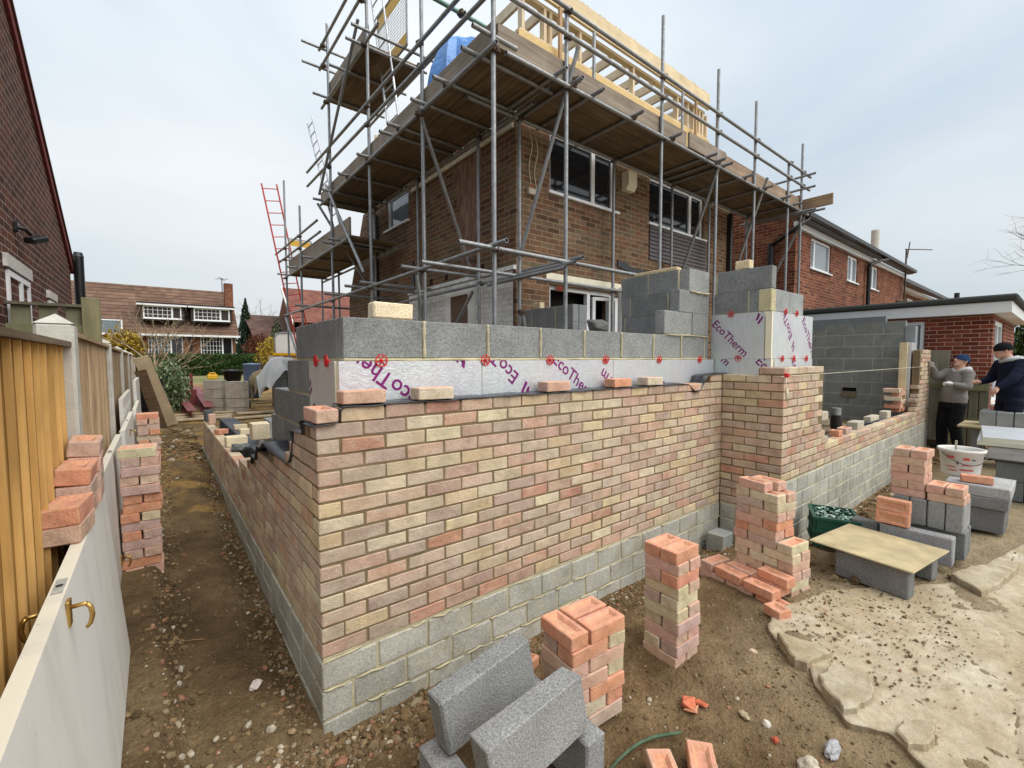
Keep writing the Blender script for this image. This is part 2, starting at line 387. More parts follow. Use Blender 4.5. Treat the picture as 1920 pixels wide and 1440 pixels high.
tc = N('ShaderNodeTexCoord'); mp = N('ShaderNodeMapping'); mp.inputs['Scale'].default_value = (1, 1, 2.2); Lk(tc.outputs['Generated'], mp.inputs[0])
no = N('ShaderNodeTexNoise'); no.inputs['Scale'].default_value = 1.15; no.inputs['Detail'].default_value = 5; no.inputs['Roughness'].default_value = .45; no.inputs['Distortion'].default_value = .4
Lk(mp.outputs[0], no.inputs['Vector'])
cr = N('ShaderNodeValToRGB'); Lk(no.outputs['Fac'], cr.inputs[0]); e = cr.color_ramp.elements; e.new(.5)
K = .115
for i, (p_, c_) in enumerate([(.32, (5.2, 6.2, 7.2)), (.50, (7.1, 7.8, 8.3)), (.68, (8.8, 9.1, 9.3))]):
    e[i].position = p_; e[i].color = (*[q*K for q in c_], 1)
vm = N('ShaderNodeVectorMath'); vm.operation = 'SCALE'; vm.inputs['Scale'].default_value = 1/K*.72; Lk(cr.outputs[0], vm.inputs[0])
sep = N('ShaderNodeSeparateXYZ'); Lk(tc.outputs['Generated'], sep.inputs[0])
mr = N('ShaderNodeMapRange'); Lk(sep.outputs[2], mr.inputs[0]); mr.inputs[1].default_value = 0; mr.inputs[2].default_value = .55; mr.inputs[3].default_value = .78; mr.inputs[4].default_value = 1.08
vm2 = N('ShaderNodeVectorMath'); vm2.operation = 'SCALE'; Lk(vm.outputs[0], vm2.inputs[0]); Lk(mr.outputs[0], vm2.inputs['Scale'])
mx = N('ShaderNodeMix'); mx.data_type = 'RGBA'; mx.inputs[0].default_value = .9; Lk(sky.outputs[0], mx.inputs[6]); Lk(vm2.outputs[0], mx.inputs[7]); Lk(mx.outputs[2], bg.inputs[0])
sl = bpy.data.lights.new('sun', 'SUN'); sl.energy = 1.9; sl.angle = math.radians(60); sl.color = (1, .96, .89)
so = bpy.data.objects.new('sun', sl); C.objects.link(so)
# sun stands behind the camera: direction towards it
sd = Vector((math.sin(SA)*math.cos(SE), math.cos(SA)*math.cos(SE), math.sin(SE)))
so.rotation_euler = sd.to_track_quat('Z', 'Y').to_euler(); so.location = (0, 0, 20)
sc.render.engine = 'CYCLES'
sc.view_settings.view_transform = 'Standard'; sc.view_settings.look = 'None'; sc.view_settings.exposure = .66; sc.view_settings.gamma = 1
sc.view_settings.use_curve_mapping = False
# ---------------------------------------------------------------- ground
def fb(x, y, s, o=4):
    return noise.fractal(Vector((x*s, y*s, 3.7)), 1.0, 2.0, o)
def zg(x, y):
    """terrain height: dug-out strip round the new footings, bank by the fence, rise towards the street"""
    nz = .012*fb(x, y, 3)+.008*fb(x+9, y, 9)+(.0065*abs(fb(x, y+4, 24, 3)) if -1.2 < x < 5 and -2.3 < y < 4 else 0)
    if y > 6.5:
        f = .02+.10*sm(6.5, 9, y)+.42*sm(9, 26, y)
        h = f
    else:
        h = None
    # front yard
    fy = 0 if x < 3.9 else -.56
    d = fy-y
    front = -.243+.035*sm(2, 5, x)*sm(.6, 1.2, d)+.012*sm(1.3, 1.7, x)*sm(.9, 1.3, d)-.15*(1-sm(.02, .55, d))
    front -= .02*(1-sm(.0, .5, abs(x-1.2)))
    kk = sm(.0, .10, (x-2.3)*.734-(y+1.06)*.68+.015*fb(x*3, y*3, 1))*sm(.0, .08, x-1.80)*sm(0, .1, -(y+1.05)-max(0, x-3.1)*.33)
    front = front*(1-kk)+(-.216+.003*fb(x, y, 6))*kk
    # trench left
    tr = -.26+.27*sm(0, 6.5, y)
    tr += .05*math.exp(-((x+.33)/.18)**2)*sm(.3, 1.5, y)-.08*math.exp(-((x+.02)/.1)**2)
    bank = sm(-.52, -.66, x)
    edge = .03*fb(y*2, 5, 1.7)
    tr = tr*(1-sm(-.50+edge, -.63+edge, x))+(-.07+.09*sm(0, 6, y))*sm(-.50+edge, -.63+edge, x)
    ins = .05+.0*x+.17*sm(3, 6, x)+.04*fb(x, y, 1.2)
    if y < 0:
        k = sm(.10, -.35, x)      # blend trench -> front going left
        lo = front*(1-k)+tr*k
        low = lo
    else:
        if x < .08: low = tr
        else: low = ins
        if y < .08: low = front if x > .05 else tr
    if x > 3.9 and -.5 < y <= 0: low = ins if y > -.46 else front
    if x > 10.45 and y > -1: low = -.17+.02*fb(x, y, 2)
    if h is not None:
        k = sm(6.5, 7.4, y); low = low*(1-k)+h*k
    if x < -1.0: low = low*(1-sm(-1.0, -1.3, x))+(.05+.5*sm(8, 26, y))*sm(-1.0, -1.3, x)
    if x > 12 : low = low*(1-sm(12, 16, x))+(0.0+.5*sm(8, 26, y))*sm(12, 16, x)
    return low+nz
def axis_coords(lo, hi, fine, far):
    xs = [lo+i*fine for i in range(int((hi-lo)/fine)+1)]
    s = fine; x = hi
    while x < far: s *= 1.11; x += s; xs.append(x)
    s = fine; x = lo; L_ = []
    while x > -far: s *= 1.11; x -= s; L_.append(x)
    return L_[::-1]+xs
gx = axis_coords(-1.0, 4.6, .017, 500); gy = axis_coords(-2.1, 2.8, .017, 500)
g = MB(); vs = [(x, y, zg(x, y)) for y in gy for x in gx]; nx = len(gx)
g.v = vs; g.f = [(j*nx+i, j*nx+i+1, (j+1)*nx+i+1, (j+1)*nx+i) for j in range(len(gy)-1) for i in range(nx-1)]
g.c = [(1, 1, 1)]*len(g.f); g.sm = [True]*len(g.f)
def mat_ground():
    t = NT('site soil'); p = t.pos(); sp = t.n('ShaderNodeSeparateXYZ'); t.l(p, sp.inputs[0])
    n1 = t.noise(p, 1.3, 6, .6); n2 = t.noise(p, 9, 6, .65); n3 = t.noise(p, 60, 4, .7)
    c = t.ramp(n1, [(.30, s2l(104, 84, 60)), (.46, s2l(132, 108, 78)), (.60, s2l(156, 132, 98)), (.75, s2l(126, 104, 76))])
    c = t.mix(1, c, t.ramp(n2, [(.3, .72), (.55, 1.0), (.75, 1.22)]), 'MULTIPLY')
    c = t.mix(1, c, t.ramp(n3, [(.3, .72), (.6, 1.08), (.8, 1.35)]), 'MULTIPLY')
    wet = t.n('ShaderNodeMapRange'); t.l(t.math('ADD', sp.outputs[0], t.math('MULTIPLY', t.noise(p, 3.5, 5, .6), .5)), wet.inputs[0]); wet.inputs[1].default_value = .15; wet.inputs[2].default_value = .4; wet.inputs[3].default_value = .80; wet.inputs[4].default_value = 1.0
    c = t.mix(1, c, wet.outputs[0], 'MULTIPLY')
    # trodden yellow clay further down the side passage
    cl = t.math('MULTIPLY', t.ramp(t.noise(p, 2.2, 4), [(.45, 0.0), (.58, .8)]), t.math('GREATER_THAN', sp.outputs[1], 3.2))
    c = t.mix(cl, c, s2l(176, 142, 84))
    # dusty pale yard on the right
    mr = t.n('ShaderNodeMapRange'); t.l(t.math('ADD', sp.outputs[0], t.math('MULTIPLY', n1, 1.2)), mr.inputs[0]); mr.inputs[1].default_value = 1.9; mr.inputs[2].default_value = 3.2
    my = t.n('ShaderNodeMapRange'); t.l(sp.outputs[1], my.inputs[0]); my.inputs[1].default_value = -.75; my.inputs[2].default_value = -1.15
    c = t.mix(t.math('MULTIPLY', t.math('MULTIPLY', mr.outputs[0], my.outputs[0]), .75), c, t.mix(1, s2l(186, 168, 138), t.ramp(n2, [(.3, .78), (.7, 1.12)]), 'MULTIPLY'))
    # grass and drives beyond the site
    gr = t.math('GREATER_THAN', sp.outputs[1], 20.5); c = t.mix(gr, c, t.mix(t.ramp(n1, [(.45, 0.0), (.55, 1.0)]), s2l(120, 122, 76), s2l(150, 142, 110)))
    h = t.math('ADD', t.math('MULTIPLY', n2, .8), t.math('ADD', t.noise(p, 28, 5, .7), t.math('MULTIPLY', n3, .35)))
    t.bump(h, 1.0, .045); return t.set(c, .96, 0, .15)
M['soil'] = mat_ground()
ground = g.build('ground', M['soil'], local=True); tag(ground, 'bare trodden soil of the building site', 'ground', kind='structure')
# ---------------------------------------------------------------- cracked concrete paving
def clip(poly, px, py, nx_, ny_):
    out = []
    for i in range(len(poly)):
        a, b = poly[i], poly[(i+1) % len(poly)]
        da = (a[0]-px)*nx_+(a[1]-py)*ny_; db = (b[0]-px)*nx_+(b[1]-py)*ny_
        if da <= 0: out.append(a)
        if da*db < 0:
            t = da/(da-db); out.append((a[0]+(b[0]-a[0])*t, a[1]+(b[1]-a[1])*t))
    return out
def slab(mb, poly, z0, z1, tilt=(0, 0), gap=.004, rnd=R, jit=.006, rag=.0):
    cx = sum(p[0] for p in poly)/len(poly); cy = sum(p[1] for p in poly)/len(poly)
    pts = []
    for i in range(len(poly)):
        a, b = poly[i], poly[(i+1) % len(poly)]; L_ = math.hypot(b[0]-a[0], b[1]-a[1]); n = max(1, int(L_/.02))
        for k in range(n):
            t = k/n; x = a[0]+(b[0]-a[0])*t; y = a[1]+(b[1]-a[1])*t
            dx, dy = cx-x, cy-y; dd = math.hypot(dx, dy)+1e-6; j = gap+rnd.uniform(0, jit)+rag*(.5+.9*noise.noise(Vector((x*5.3, y*5.3, z1*90)))+.5*noise.noise(Vector((x*16, y*16, 4))))
            pts.append((x+dx/dd*j, y+dy/dd*j))
    n = len(pts); top = lambda x, y: z1+tilt[0]*(x-cx)+tilt[1]*(y-cy)+.004*fb(x, y, 5)
    ins = [(x+(cx-x)*.012/(math.hypot(cx-x, cy-y)+.02), y+(cy-y)*.012/(math.hypot(cx-x, cy-y)+.02)) for x, y in pts]
    vs = [(x+rnd.uniform(-.004, .004), y+rnd.uniform(-.004, .004), z0) for x, y in pts]+[(x, y, top(x, y)-.007) for x, y in pts]+[(x, y, top(x, y)) for x, y in ins]+[(cx, cy, top(cx, cy))]
    fs = [(i, (i+1) % n, n+(i+1) % n, n+i) for i in range(n)]+[(n+i, n+(i+1) % n, 2*n+(i+1) % n, 2*n+i) for i in range(n)]+[(2*n+i, 2*n+(i+1) % n, 3*n) for i in range(n)]
    # orientation
    area = sum(pts[i][0]*pts[(i+1) % n][1]-pts[(i+1) % n][0]*pts[i][1] for i in range(n))
    if area < 0: fs = [f[::-1] for f in fs]
    k = rnd.uniform(.9, 1.08); mb.add(vs, fs, (k, k, k*.99))
def mat_slab():
    t = NT('old concrete'); p = t.pos(); n1 = t.noise(p, 2.0, 6, .6); n2 = t.noise(p, 18, 5, .7); n3 = t.noise(p, 150, 3, .7)
    c = t.ramp(n1, [(.3, s2l(172, 156, 128)), (.5, s2l(190, 176, 150)), (.68, s2l(208, 198, 178))])
    mud = t.ramp(t.noise(p, 6.5, 8, .75), [(.42, 0.0), (.66, .72)]); c = t.mix(mud, c, s2l(158, 138, 108))
    c = t.mix(1, c, t.ramp(n2, [(.3, .82), (.7, 1.12)]), 'MULTIPLY'); c = t.mix(1, c, t.ramp(n3, [(.3, .82), (.7, 1.12)]), 'MULTIPLY')
    c = t.mix(1, c, t.attr(), 'MULTIPLY')
    t.bump(t.math('ADD', n2, t.math('MULTIPLY', n3, .4)), .55, .012); return t.set(c, .93, 0, .2)
M['slab'] = mat_slab()
rs = random.Random(5)
bound = [(2.30, -1.06), (2.62, -1.02), (3.1, -1.16), (3.9, -1.66), (5.6, -2.0), (9.5, -2.2), (9.5, -6), (1.4, -6), (1.50, -2.25), (1.72, -1.92), (1.88, -1.74), (1.80, -1.60), (1.98, -1.41), (2.14, -1.33), (2.10, -1.25)]
sites = [(rs.uniform(1.4, 9.5), rs.uniform(-6, -1.0)) for _ in range(60)]+[(2.35, -1.55), (2.85, -1.30), (2.2, -1.95), (2.9, -1.85), (3.4, -1.55), (2.55, -1.15), (3.9, -2.0), (4.6, -2.3)]
til = [(rs.uniform(-.012, .012), rs.uniform(-.012, .012), rs.uniform(-.004, .003)) for _ in sites]
def inside(x, y, poly):
    c = False
    for i in range(len(poly)):
        (x1, y1), (x2, y2) = poly[i], poly[i-1]
        if (y1 > y) != (y2 > y) and x < (x2-x1)*(y-y1)/(y2-y1)+x1: c = not c
    return c
def pave_z(x, y):
    qx = x+.045*noise.noise(Vector((x*3, y*3, 7)))+.015*noise.noise(Vector((x*14, y*14, 2))); qy = y+.045*noise.noise(Vector((x*3, y*3, 17)))+.015*noise.noise(Vector((x*14, y*14, 12)))
    d1 = d2 = 9e9; k1 = 0; k2 = 0
    for k, (sx_, sy_) in enumerate(sites):
        d = (qx-sx_)**2+(qy-sy_)**2
        if d < d1: d2, k2 = d1, k1; d1, k1 = d, k
        elif d < d2: d2, k2 = d, k
    e_ = (math.sqrt(d2)-math.sqrt(d1))
    t = til[k1]; z = -.203+t[2]+t[0]*(x-sites[k1][0])+t[1]*(y-sites[k1][1])+.0035*fb(x, y, 4)+.0015*fb(x, y, 22)
    wdt = .007+.007*noise.noise(Vector((x*2, y*2, 40)))
    return z-(.014*(1-e_/wdt) if e_ < wdt and (k1*7+k2*7) % 5 else 0)
px_ = [1.35+.0125*i for i in range(210)]; s_ = .0125
while px_[-1] < 9.5: s_ *= 1.05; px_.append(px_[-1]+s_)
py_ = [-1.0-.0125*i for i in range(105)]; s_ = .0125
while py_[-1] > -6: s_ *= 1.08; py_.append(py_[-1]-s_)
def inb(x, y):
    return inside(x+.012*noise.noise(Vector((x*6, y*6, 1)))+.012*noise.noise(Vector((x*25, y*25, 5))), y+.012*noise.noise(Vector((x*6, y*6, 21)))+.012*noise.noise(Vector((x*25, y*25, 25))), bound)
IN = [[inb((px_[i]+px_[i+1])/2, (py_[j]+py_[j+1])/2) for i in range(len(px_)-1)] for j in range(len(py_)-1)]
pv = MB(); vid = {}
def pvid(i, j, lo):
    k = (i, j, lo)
    if k not in vid: vid[k] = len(pv.v); pv.v.append((px_[i], py_[j], pave_z(px_[i], py_[j]) if not lo else -.33))
    return vid[k]
for j in range(len(py_)-1):
    for i in range(len(px_)-1):
        if not IN[j][i]: continue
        pv.f.append([pvid(i, j, 0), pvid(i, j+1, 0), pvid(i+1, j+1, 0), pvid(i+1, j, 0)]); pv.c.append((1, 1, 1)); pv.sm.append(True)
        for (di, dj, a, b) in ((-1, 0, (i, j), (i, j+1)), (1, 0, (i+1, j+1), (i+1, j)), (0, -1, (i+1, j), (i, j)), (0, 1, (i, j+1), (i+1, j+1))):
            ii, jj = i+di, j+dj
            if 0 <= ii < len(px_)-1 and 0 <= jj < len(py_)-1 and not IN[jj][ii]:
                pv.f.append([pvid(*a, 0), pvid(*a, 1), pvid(*b, 1), pvid(*b, 0)]); pv.c.append((.62, .58, .52)); pv.sm.append(False)
# soften the stair-stepped outline of the broken edge
cnt = {}
for f in pv.f:
    for k in range(4):
        a, b = f[k], f[(k+1) % 4]; e2 = (min(a, b), max(a, b)); cnt[e2] = cnt.get(e2, 0)+1
inv = {v: k for k, v in vid.items()}; nb = {}
side = set()
for f, c in zip(pv.f, pv.c):
    if c != (1, 1, 1):
        for a, b in ((f[0], f[3]),): nb.setdefault(a, set()).add(b); nb.setdefault(b, set()).add(a)
for _ in range(4):
    new = {}
    for v, ns in nb.items():
        if len(ns) == 2: ax = sum(pv.v[q][0] for q in ns)/2; ay = sum(pv.v[q][1] for q in ns)/2; new[v] = ((pv.v[v][0]+ax)/2, (pv.v[v][1]+ay)/2)
    for v, (x_, y_) in new.items():
        pv.v[v] = (x_, y_, pv.v[v][2]); i_, j_, _l = inv[v]; lo_ = vid.get((i_, j_, 1))
        if lo_ is not None: pv.v[lo_] = (x_, y_, -.33)
for v in nb: pv.v[v] = (pv.v[v][0], pv.v[v][1], pv.v[v][2]-.006)
pav = pv.build('cracked_paving', M['slab'], local=True); tag(pav, 'old cracked concrete paving over the right side of the yard', 'paving', kind='structure')
# loose slabs at the broken edge
def loose(poly, z0, z1, tilt, label):
    m = MB(); slab(m, poly, z0, z1, tilt, rnd=rs, gap=0, jit=.006, rag=.03); o = m.build('concrete_slab', M['slab']); tag(o, label, 'slab')
loose([(2.22, -1.13), (2.02, -1.30), (2.05, -1.36), (2.27, -1.41), (2.31, -1.34)], -.27, -.168, (.0, .03), 'broken triangular piece of concrete paving at the tip of the paved area')
loose([(2.00, -1.395), (1.90, -1.48), (1.81, -1.58), (1.86, -1.63), (2.02, -1.66), (2.2, -1.60), (2.18, -1.42)], -.27, -.160, (.04, .0), 'large lifted slab with a thick broken front corner beside the soil')
loose([(2.02, -1.75), (1.86, -1.74), (1.83, -1.80), (1.93, -1.88), (2.1, -1.86)], -.27, -.170, (.04, -.03), 'small loose slab cracked off in front of the large lifted slab')
loose([(3.75, -1.84), (3.95, -1.66), (4.25, -1.72), (4.6, -1.98), (4.2, -1.95)], -.22, -.15, (.02, .03), 'long thin slab tilted over a hole beyond the low board table')
# ---------------------------------------------------------------- scattered stones
def mat_stone():
    t = NT('loose stone'); o = t.obj()
    c = t.mix(1, t.attr(), t.ramp(t.noise(o, 40, 4), [(.3, .75), (.7, 1.2)]), 'MULTIPLY'); t.bump(t.noise(o, 90, 4), .5, .004); return t.set(c, .95, 0, .2)
M['stone'] = mat_stone()
PALS = [s2l(142, 122, 92), s2l(124, 104, 76), s2l(150, 136, 112), s2l(104, 86, 62), s2l(134, 112, 82), s2l(112, 94, 68), s2l(108, 88, 62), s2l(122, 100, 72), s2l(138, 120, 92), s2l(98, 80, 58), s2l(128, 108, 80), s2l(116, 96, 70), s2l(178, 168, 150), s2l(150, 108, 84)]
rub = MB(); rr = random.Random(3)
def scatter(n, fx, fy, smin, smax, sub=0, sink=.35):
    for _ in range(n):
        x, y = fx(), fy()
        if 0 <= x <= 3.9 and y > -.015 or x > 3.9 and y > -.57: continue
        s = smin*(smax/smin)**(rr.random()**1.8)
        c = rr.choice(PALS); k = rr.uniform(.75, 1.15)
        rub.rock((x, y, (max(zg(x, y), -.20) if x > 2.2 and y < -1.1 else zg(x, y))+s*.7*(1-sink*2)), s, (c[0]*k, c[1]*k, c[2]*k), sub, .75, rr)
U = rr.uniform; G_ = rr.gauss
scatter(3800, lambda: U(-.3, 3.8), lambda: -abs(G_(0, .14))-.02, .003, .020)
scatter(420, lambda: U(-.05, 1.0), lambda: -abs(G_(.12, .22))-.02, .008, .03, 1)
scatter(650, lambda: U(3.9, 10.3), lambda: -.58-abs(G_(0, .2)), .008, .035)
scatter(3200, lambda: U(-.2, 3.6), lambda: U(-1.9, -.1), .002, .008)
scatter(2200, lambda: -abs(G_(0, .09))-.01, lambda: U(-.2, 6.2), .004, .020)
scatter(700, lambda: U(-.62, -.02), lambda: U(-.5, 3.5), .0025, .007)
scatter(1300, lambda: G_(-.56, .06), lambda: U(-.5, 5.5), .004, .024)
scatter(420, lambda: U(-.6, .3), lambda: U(-.55, .15), .005, .022)
scatter(700, lambda: U(1.8, 5.5), lambda: U(-2.2, -1.0), .002, .009, 0, .1)
scatter(1500, lambda: U(-.2, 3.4), lambda: U(-1.8, -.3), .005, .013)
scatter(260, lambda: G_(4.6, .9), lambda: G_(-1.05, .22), .01, .04, 1)
scatter(420, lambda: U(10.4, 13.5), lambda: U(-1.6, .4), .02, .07, 1)
scatter(500, lambda: U(.4, 3), lambda: U(3, 7.5), .015, .06, 1)
scatter(320, lambda: U(-.6, .0), lambda: U(5.5, 8.5), .015, .05, 1)
rubble = rub.build('rubble', M['stone'], local=True); tag(rubble, 'small stones and broken rubble strewn over the bare soil', 'rubble', kind='stuff')
# ---------------------------------------------------------------- the unfinished extension
PINK = [s2l(208, 178, 158), s2l(200, 168, 150), s2l(210, 172, 150), s2l(194, 164, 148), s2l(206, 180, 160)]
CREAM = [s2l(218, 200, 168), s2l(222, 208, 180), s2l(212, 190, 156), s2l(214, 196, 170)]
MAUVE = [s2l(198, 176, 160), s2l(190, 168, 154), s2l(204, 186, 168)]
ORNG = [s2l(206, 156, 132), s2l(196, 150, 130)]
def bcol(rnd=R):
    k = rnd.random()
    c = rnd.choice(PINK if k < .38 else CREAM if k < .68 else MAUVE if k < .955 else ORNG)
    j = rnd.uniform(.90, 1.06); return (c[0]*j, c[1]*j*rnd.uniform(.97, 1.02), c[2]*j*rnd.uniform(.95, 1.03))
def gcol(base=(150, 154, 156), v=.10, rnd=R):
    c = s2l(min(255, base[0]*1.09), min(255, base[1]*1.06), min(255, base[2]*1.03)); j = rnd.uniform(1-v, 1+v); return (c[0]*j, c[1]*j, c[2]*j)
ext = thing('unfinished_extension', 'half built brick and block extension with foil insulation and a stepped corner', 'building', (0, 0, -.5))
CH = .075; BL = .215; BW = .1025; BH = .065
bw = MB(); mo = MB()
rb = random.Random(21)
def brick(x0, x1, y0, y1, k, base=0):
    z0 = base+k*CH+.01; J = lambda: rb.uniform(-.0018, .0018)
    c = bcol(rb); a = J(); b = J()
    bw.cbox(x0+J(), x1+J(), y0+a, y1+a, z0+J()*.6, z0+BH+J()*.6, rb.choice((.002, .003, .004)), c, jit=.0008)
# front wall (runs along x, face at y = 0): 15 full courses, the 16th from x = .11
def run_x(k, x0, x1, y0, first, base=0):
    x = x0; f = first
    while x < x1-.03:
        e = min(x+f, x1); 
        if e-x > .03: brick(x, e, y0, y0+BW, k, base)
        x = e+.01; f = BL
def run_y(k, x0, y0, y1, first, base=0):
    y = y0; f = first
    while y < y1-.03:
        e = min(y+f, y1)
        if e-y > .03: brick(x0, x0+BW, y, e, k, base)
        y = e+.01; f = BL
LEFTTOP = lambda y: 15 if y < .23 else 14 if y < .46 else 13 if y < .58 else 12 if y < .70 else 11 if y < 1.2 else 10.4 if y < 1.55 else 9.4 if y < 1.8 else 8 if y < 2.15 else 7 if y < 2.6 else 6
for k in range(15):
    if k % 2 == 0:
        brick(0, BL, 0, BW, k); run_x(k, .225, 3.815, 0, BL); y = .1125
    else:
        brick(0, BW, 0, BL, k); run_x(k, .1125, 3.815, 0, BL); y = .225
    while y < 6.5:
        e = min(y+BL, 6.55)
        if LEFTTOP(e-.02) >= k+1: brick(0, BW, y, e, k)
        y += .225
run_x(15, .1125, 3.2, 0, BL); run_x(15, 3.375, 3.815, 0, BL)
run_x(16, 3.60, 3.815, 0, BL)
# return and right-hand wall
XR, YR = 3.82, -.56
for k in range(18):
    ytop = 0 if k < 17 else -.33
    if k % 2 == 0:
        run_y(k, XR, YR+.1125, ytop-.002, BL)
        if k >= 4: brick(XR, XR+BL, YR, YR+BW, k)
        else: brick(XR, XR+BW, YR, YR+BW, k)
    else:
        run_y(k, XR, YR, ytop-.002, BL) if k < 17 else run_y(k, XR, YR, -.34, BL)
RTOP = lambda x: 18 if x < 4.9 else 9 if x < 5.0 else 8 if x < 5.13 else 7.4 if x < 5.25 else 7 if x < 9.25 else 11 if x < 9.37 else 14 if x < 9.5 else 21
for k in range(4, 21):
    x = XR+(.225 if k % 2 == 0 else .1125)
    while x < 10.35:
        e = min(x+BL, 10.36)
        if RTOP(x+.02 if x > 9 else e-.02) >= k+1: brick(x, e, YR, YR+BW, k)
        x = e+.01
for k in range(4, 21):   # pier return going in
    if k > 6: pass
# mortar cores (set 3-4 mm behind the brick faces)
r_ = .0045
mo.box(r_, 3.817, r_, BW-r_, .0, 15*CH-.002); mo.box(.1125+r_, 3.195, r_+.001, BW-r_-.001, 15*CH-.003, 16*CH-.012); mo.box(3.38, 3.817, r_+.001, BW-r_-.001, 15*CH-.003, 16*CH-.012)
ys = [(.108, .22, 15), (.2, .45, 14), (.45, .57, 13), (.57, .69, 12), (.69, 1.19, 11), (1.19, 1.54, 10), (1.54, 1.79, 9), (1.79, 2.14, 8), (2.14, 2.59, 7), (2.59, 6.54, 6)]
for i, (a, b, n) in enumerate(ys): mo.box(r_+.0003*i, BW-r_, a, b+.002, .0, n*CH-.012)
mo.box(XR+r_, XR+BW-r_, YR+r_, -.003, .0, 17*CH-.01); mo.box(XR+r_+.001, XR+BW-r_, YR+r_+.001, -.34, 17*CH-.02, 18*CH-.012)
mo.box(XR+.05, 4.84, YR+r_, YR+BW-r_, 4*CH, 18*CH-.013); mo.box(4.83, 9.5, YR+r_+.001, YR+BW-r_, 4*CH, 7*CH-.012); mo.box(9.5, 10.35, YR+r_+.0005, YR+BW-r_, 4*CH, 21*CH-.012)
part_bw = bw.build('brick_leaf', M['brick'], ext)
mo.build('brick_mortar', M['mortar'], ext)
# footing blocks
fbk = MB(); fm = MB(); rf = random.Random(9)
def fblock(x0, x1, y0, y1, z0, z1, base=(168, 172, 168)):
    c = gcol(base, .09, rf); fbk.cbox(x0, x1, y0, y1, z0, z1, .004, c, jit=.0015)
for row in range(4):
    z1 = -.012-.148*row; z0 = z1-.134; x = -.004; f = .14 if row % 2 else .27
    while x < 3.8: e = min(x+f, 3.82); fblock(x, e, -.004+rf.uniform(-.002, .002), .12, z0, z1); x = e+.012; f = .27
    y = .13; f = .20 if row % 2 == 0 else .27
    while y < 6.6: e = y+f; fblock(-.004+rf.uniform(-.002, .002), .12, y, e, z0+.0005, z1-.0005); y = e+.012; f = .27
    y = YR+.13; 
    while y < -.02: e = min(y+.27, -.012); fblock(XR-.003, XR+.12, y, e, z0, z1); y = e+.012
for row in range(6):
    z1 = .288-.148*row; z0 = z1-.134; x = XR-.004+(0 if row < 2 else -.0); f = .16 if row % 2 else .27
    if row < 2: x = XR+.108
    while x < 10.3: e = min(x+f, 10.36); fblock(x, e, YR-.004+rf.uniform(-.002, .002), YR+.12, z0, z1); x = e+.012; f = .24
fm.box(.003, 3.81, .003, .11, -.66, .008); fm.box(.0035, .11, .1, 6.6, -.66, .0075); fm.box(XR+.003, XR+.11, YR+.01, -.01, -.66, .006); fm.box(XR+.11, 10.35, YR+.003, YR+.11, -.66, .30)
# squeezed-out mortar along the beds
sq = MB()
for row in range(3):
    z = -.005-.148*row
    x = 0
    while x < 3.75:
        L_ = rf.uniform(.05, .22)
        if rf.random() < .65: sq.path([(x+L_*t/4, -.003-rf.uniform(0, .003), z+rf.uniform(-.007, .007)) for t in range(5)], .01, 6, rs=[.003]+[rf.uniform(.004, .008) for _ in range(3)]+[.003])
        x += L_+rf.uniform(.02, .15)
fm.v, _o = fm.v+sq.v, len(fm.v); fm.f += [[i+_o for i in f] for f in sq.f]; fm.c += sq.c; fm.sm += sq.sm
fbk.build('footing_block', M['footblock'], ext); fm.build('footing_mortar', M['mortarc'], ext)
# inner leaf of concrete blocks
ib = MB(); im = MB(); ri = random.Random(31)
def iblk_x(x0, x1, y, z0, h=.213, t=.1, base=(134, 140, 144), flip=False):
    c = gcol(base, .07, ri); ib.cbox(x0, x1, y+ri.uniform(-.001, .001), y+t, z0, z0+h, .003, c, jit=.0012)
def iwall_x(x0, x1, y, zs, t=.1, L_=.44, starts=None, base=(134, 140, 144)):
    for i, z in enumerate(zs):
        x = x0; f = starts[i] if starts else (L_ if i % 2 == 0 else .215)
        while x < x1-.02: e = min(x+f, x1); iblk_x(x, e, y, z, t=t, base=base); x = e+.012; f = L_
def iwall_y(y0, y1, x, zs, t=.1, L_=.44, starts=None, base=(128, 134, 138), h=.213):
    for i, z in enumerate(zs):
        y = y0; f = starts[i] if starts else (L_ if i % 2 == 0 else .215)
        while y < y1-.02:
            e = min(y+f, y1); c = gcol(base, .07, ri); ib.cbox(x+ri.uniform(-.001, .001), x+t, y, e, z, z+h, .003, c, jit=.0012); y = e+.012; f = L_
# front: top visible course and those hidden behind the insulation
iwall_x(.19, 3.86, .18, [1.437], starts=[.452], t=.1)
iwall_x(.19, 3.86, .182, [1.212, .987, .762, .537])
im.box(.193, 3.855, .184, .277, .3, 1.648); 
im.box(.19, 3.857, .1825, .2785, 1.4255, 1.4365)
# left side, racked back
for z, y1, st in ((1.437, 1.16, .335), (1.212, 1.43, .44), (.987, 1.93, .2), (.762, 2.1, .44), (.537, 2.3, .3)): iwall_y(.292, y1, .19, [z], starts=[st])
im.box(.194, .287, .28, 1.155, .3, 1.648); im.box(.1945, .2865, 1.15, 1.425, .3, 1.42); im.box(.195, .286, 1.42, 1.92, .3, 1.195)
# low inner leaf with blocks laid flat
iwall_y(2.5, 6.7, .24, [.237], h=.213, t=.215, base=(92, 98, 106)); iwall_y(3.0, 7.0, .245, [.02], t=.2, base=(92, 98, 106))
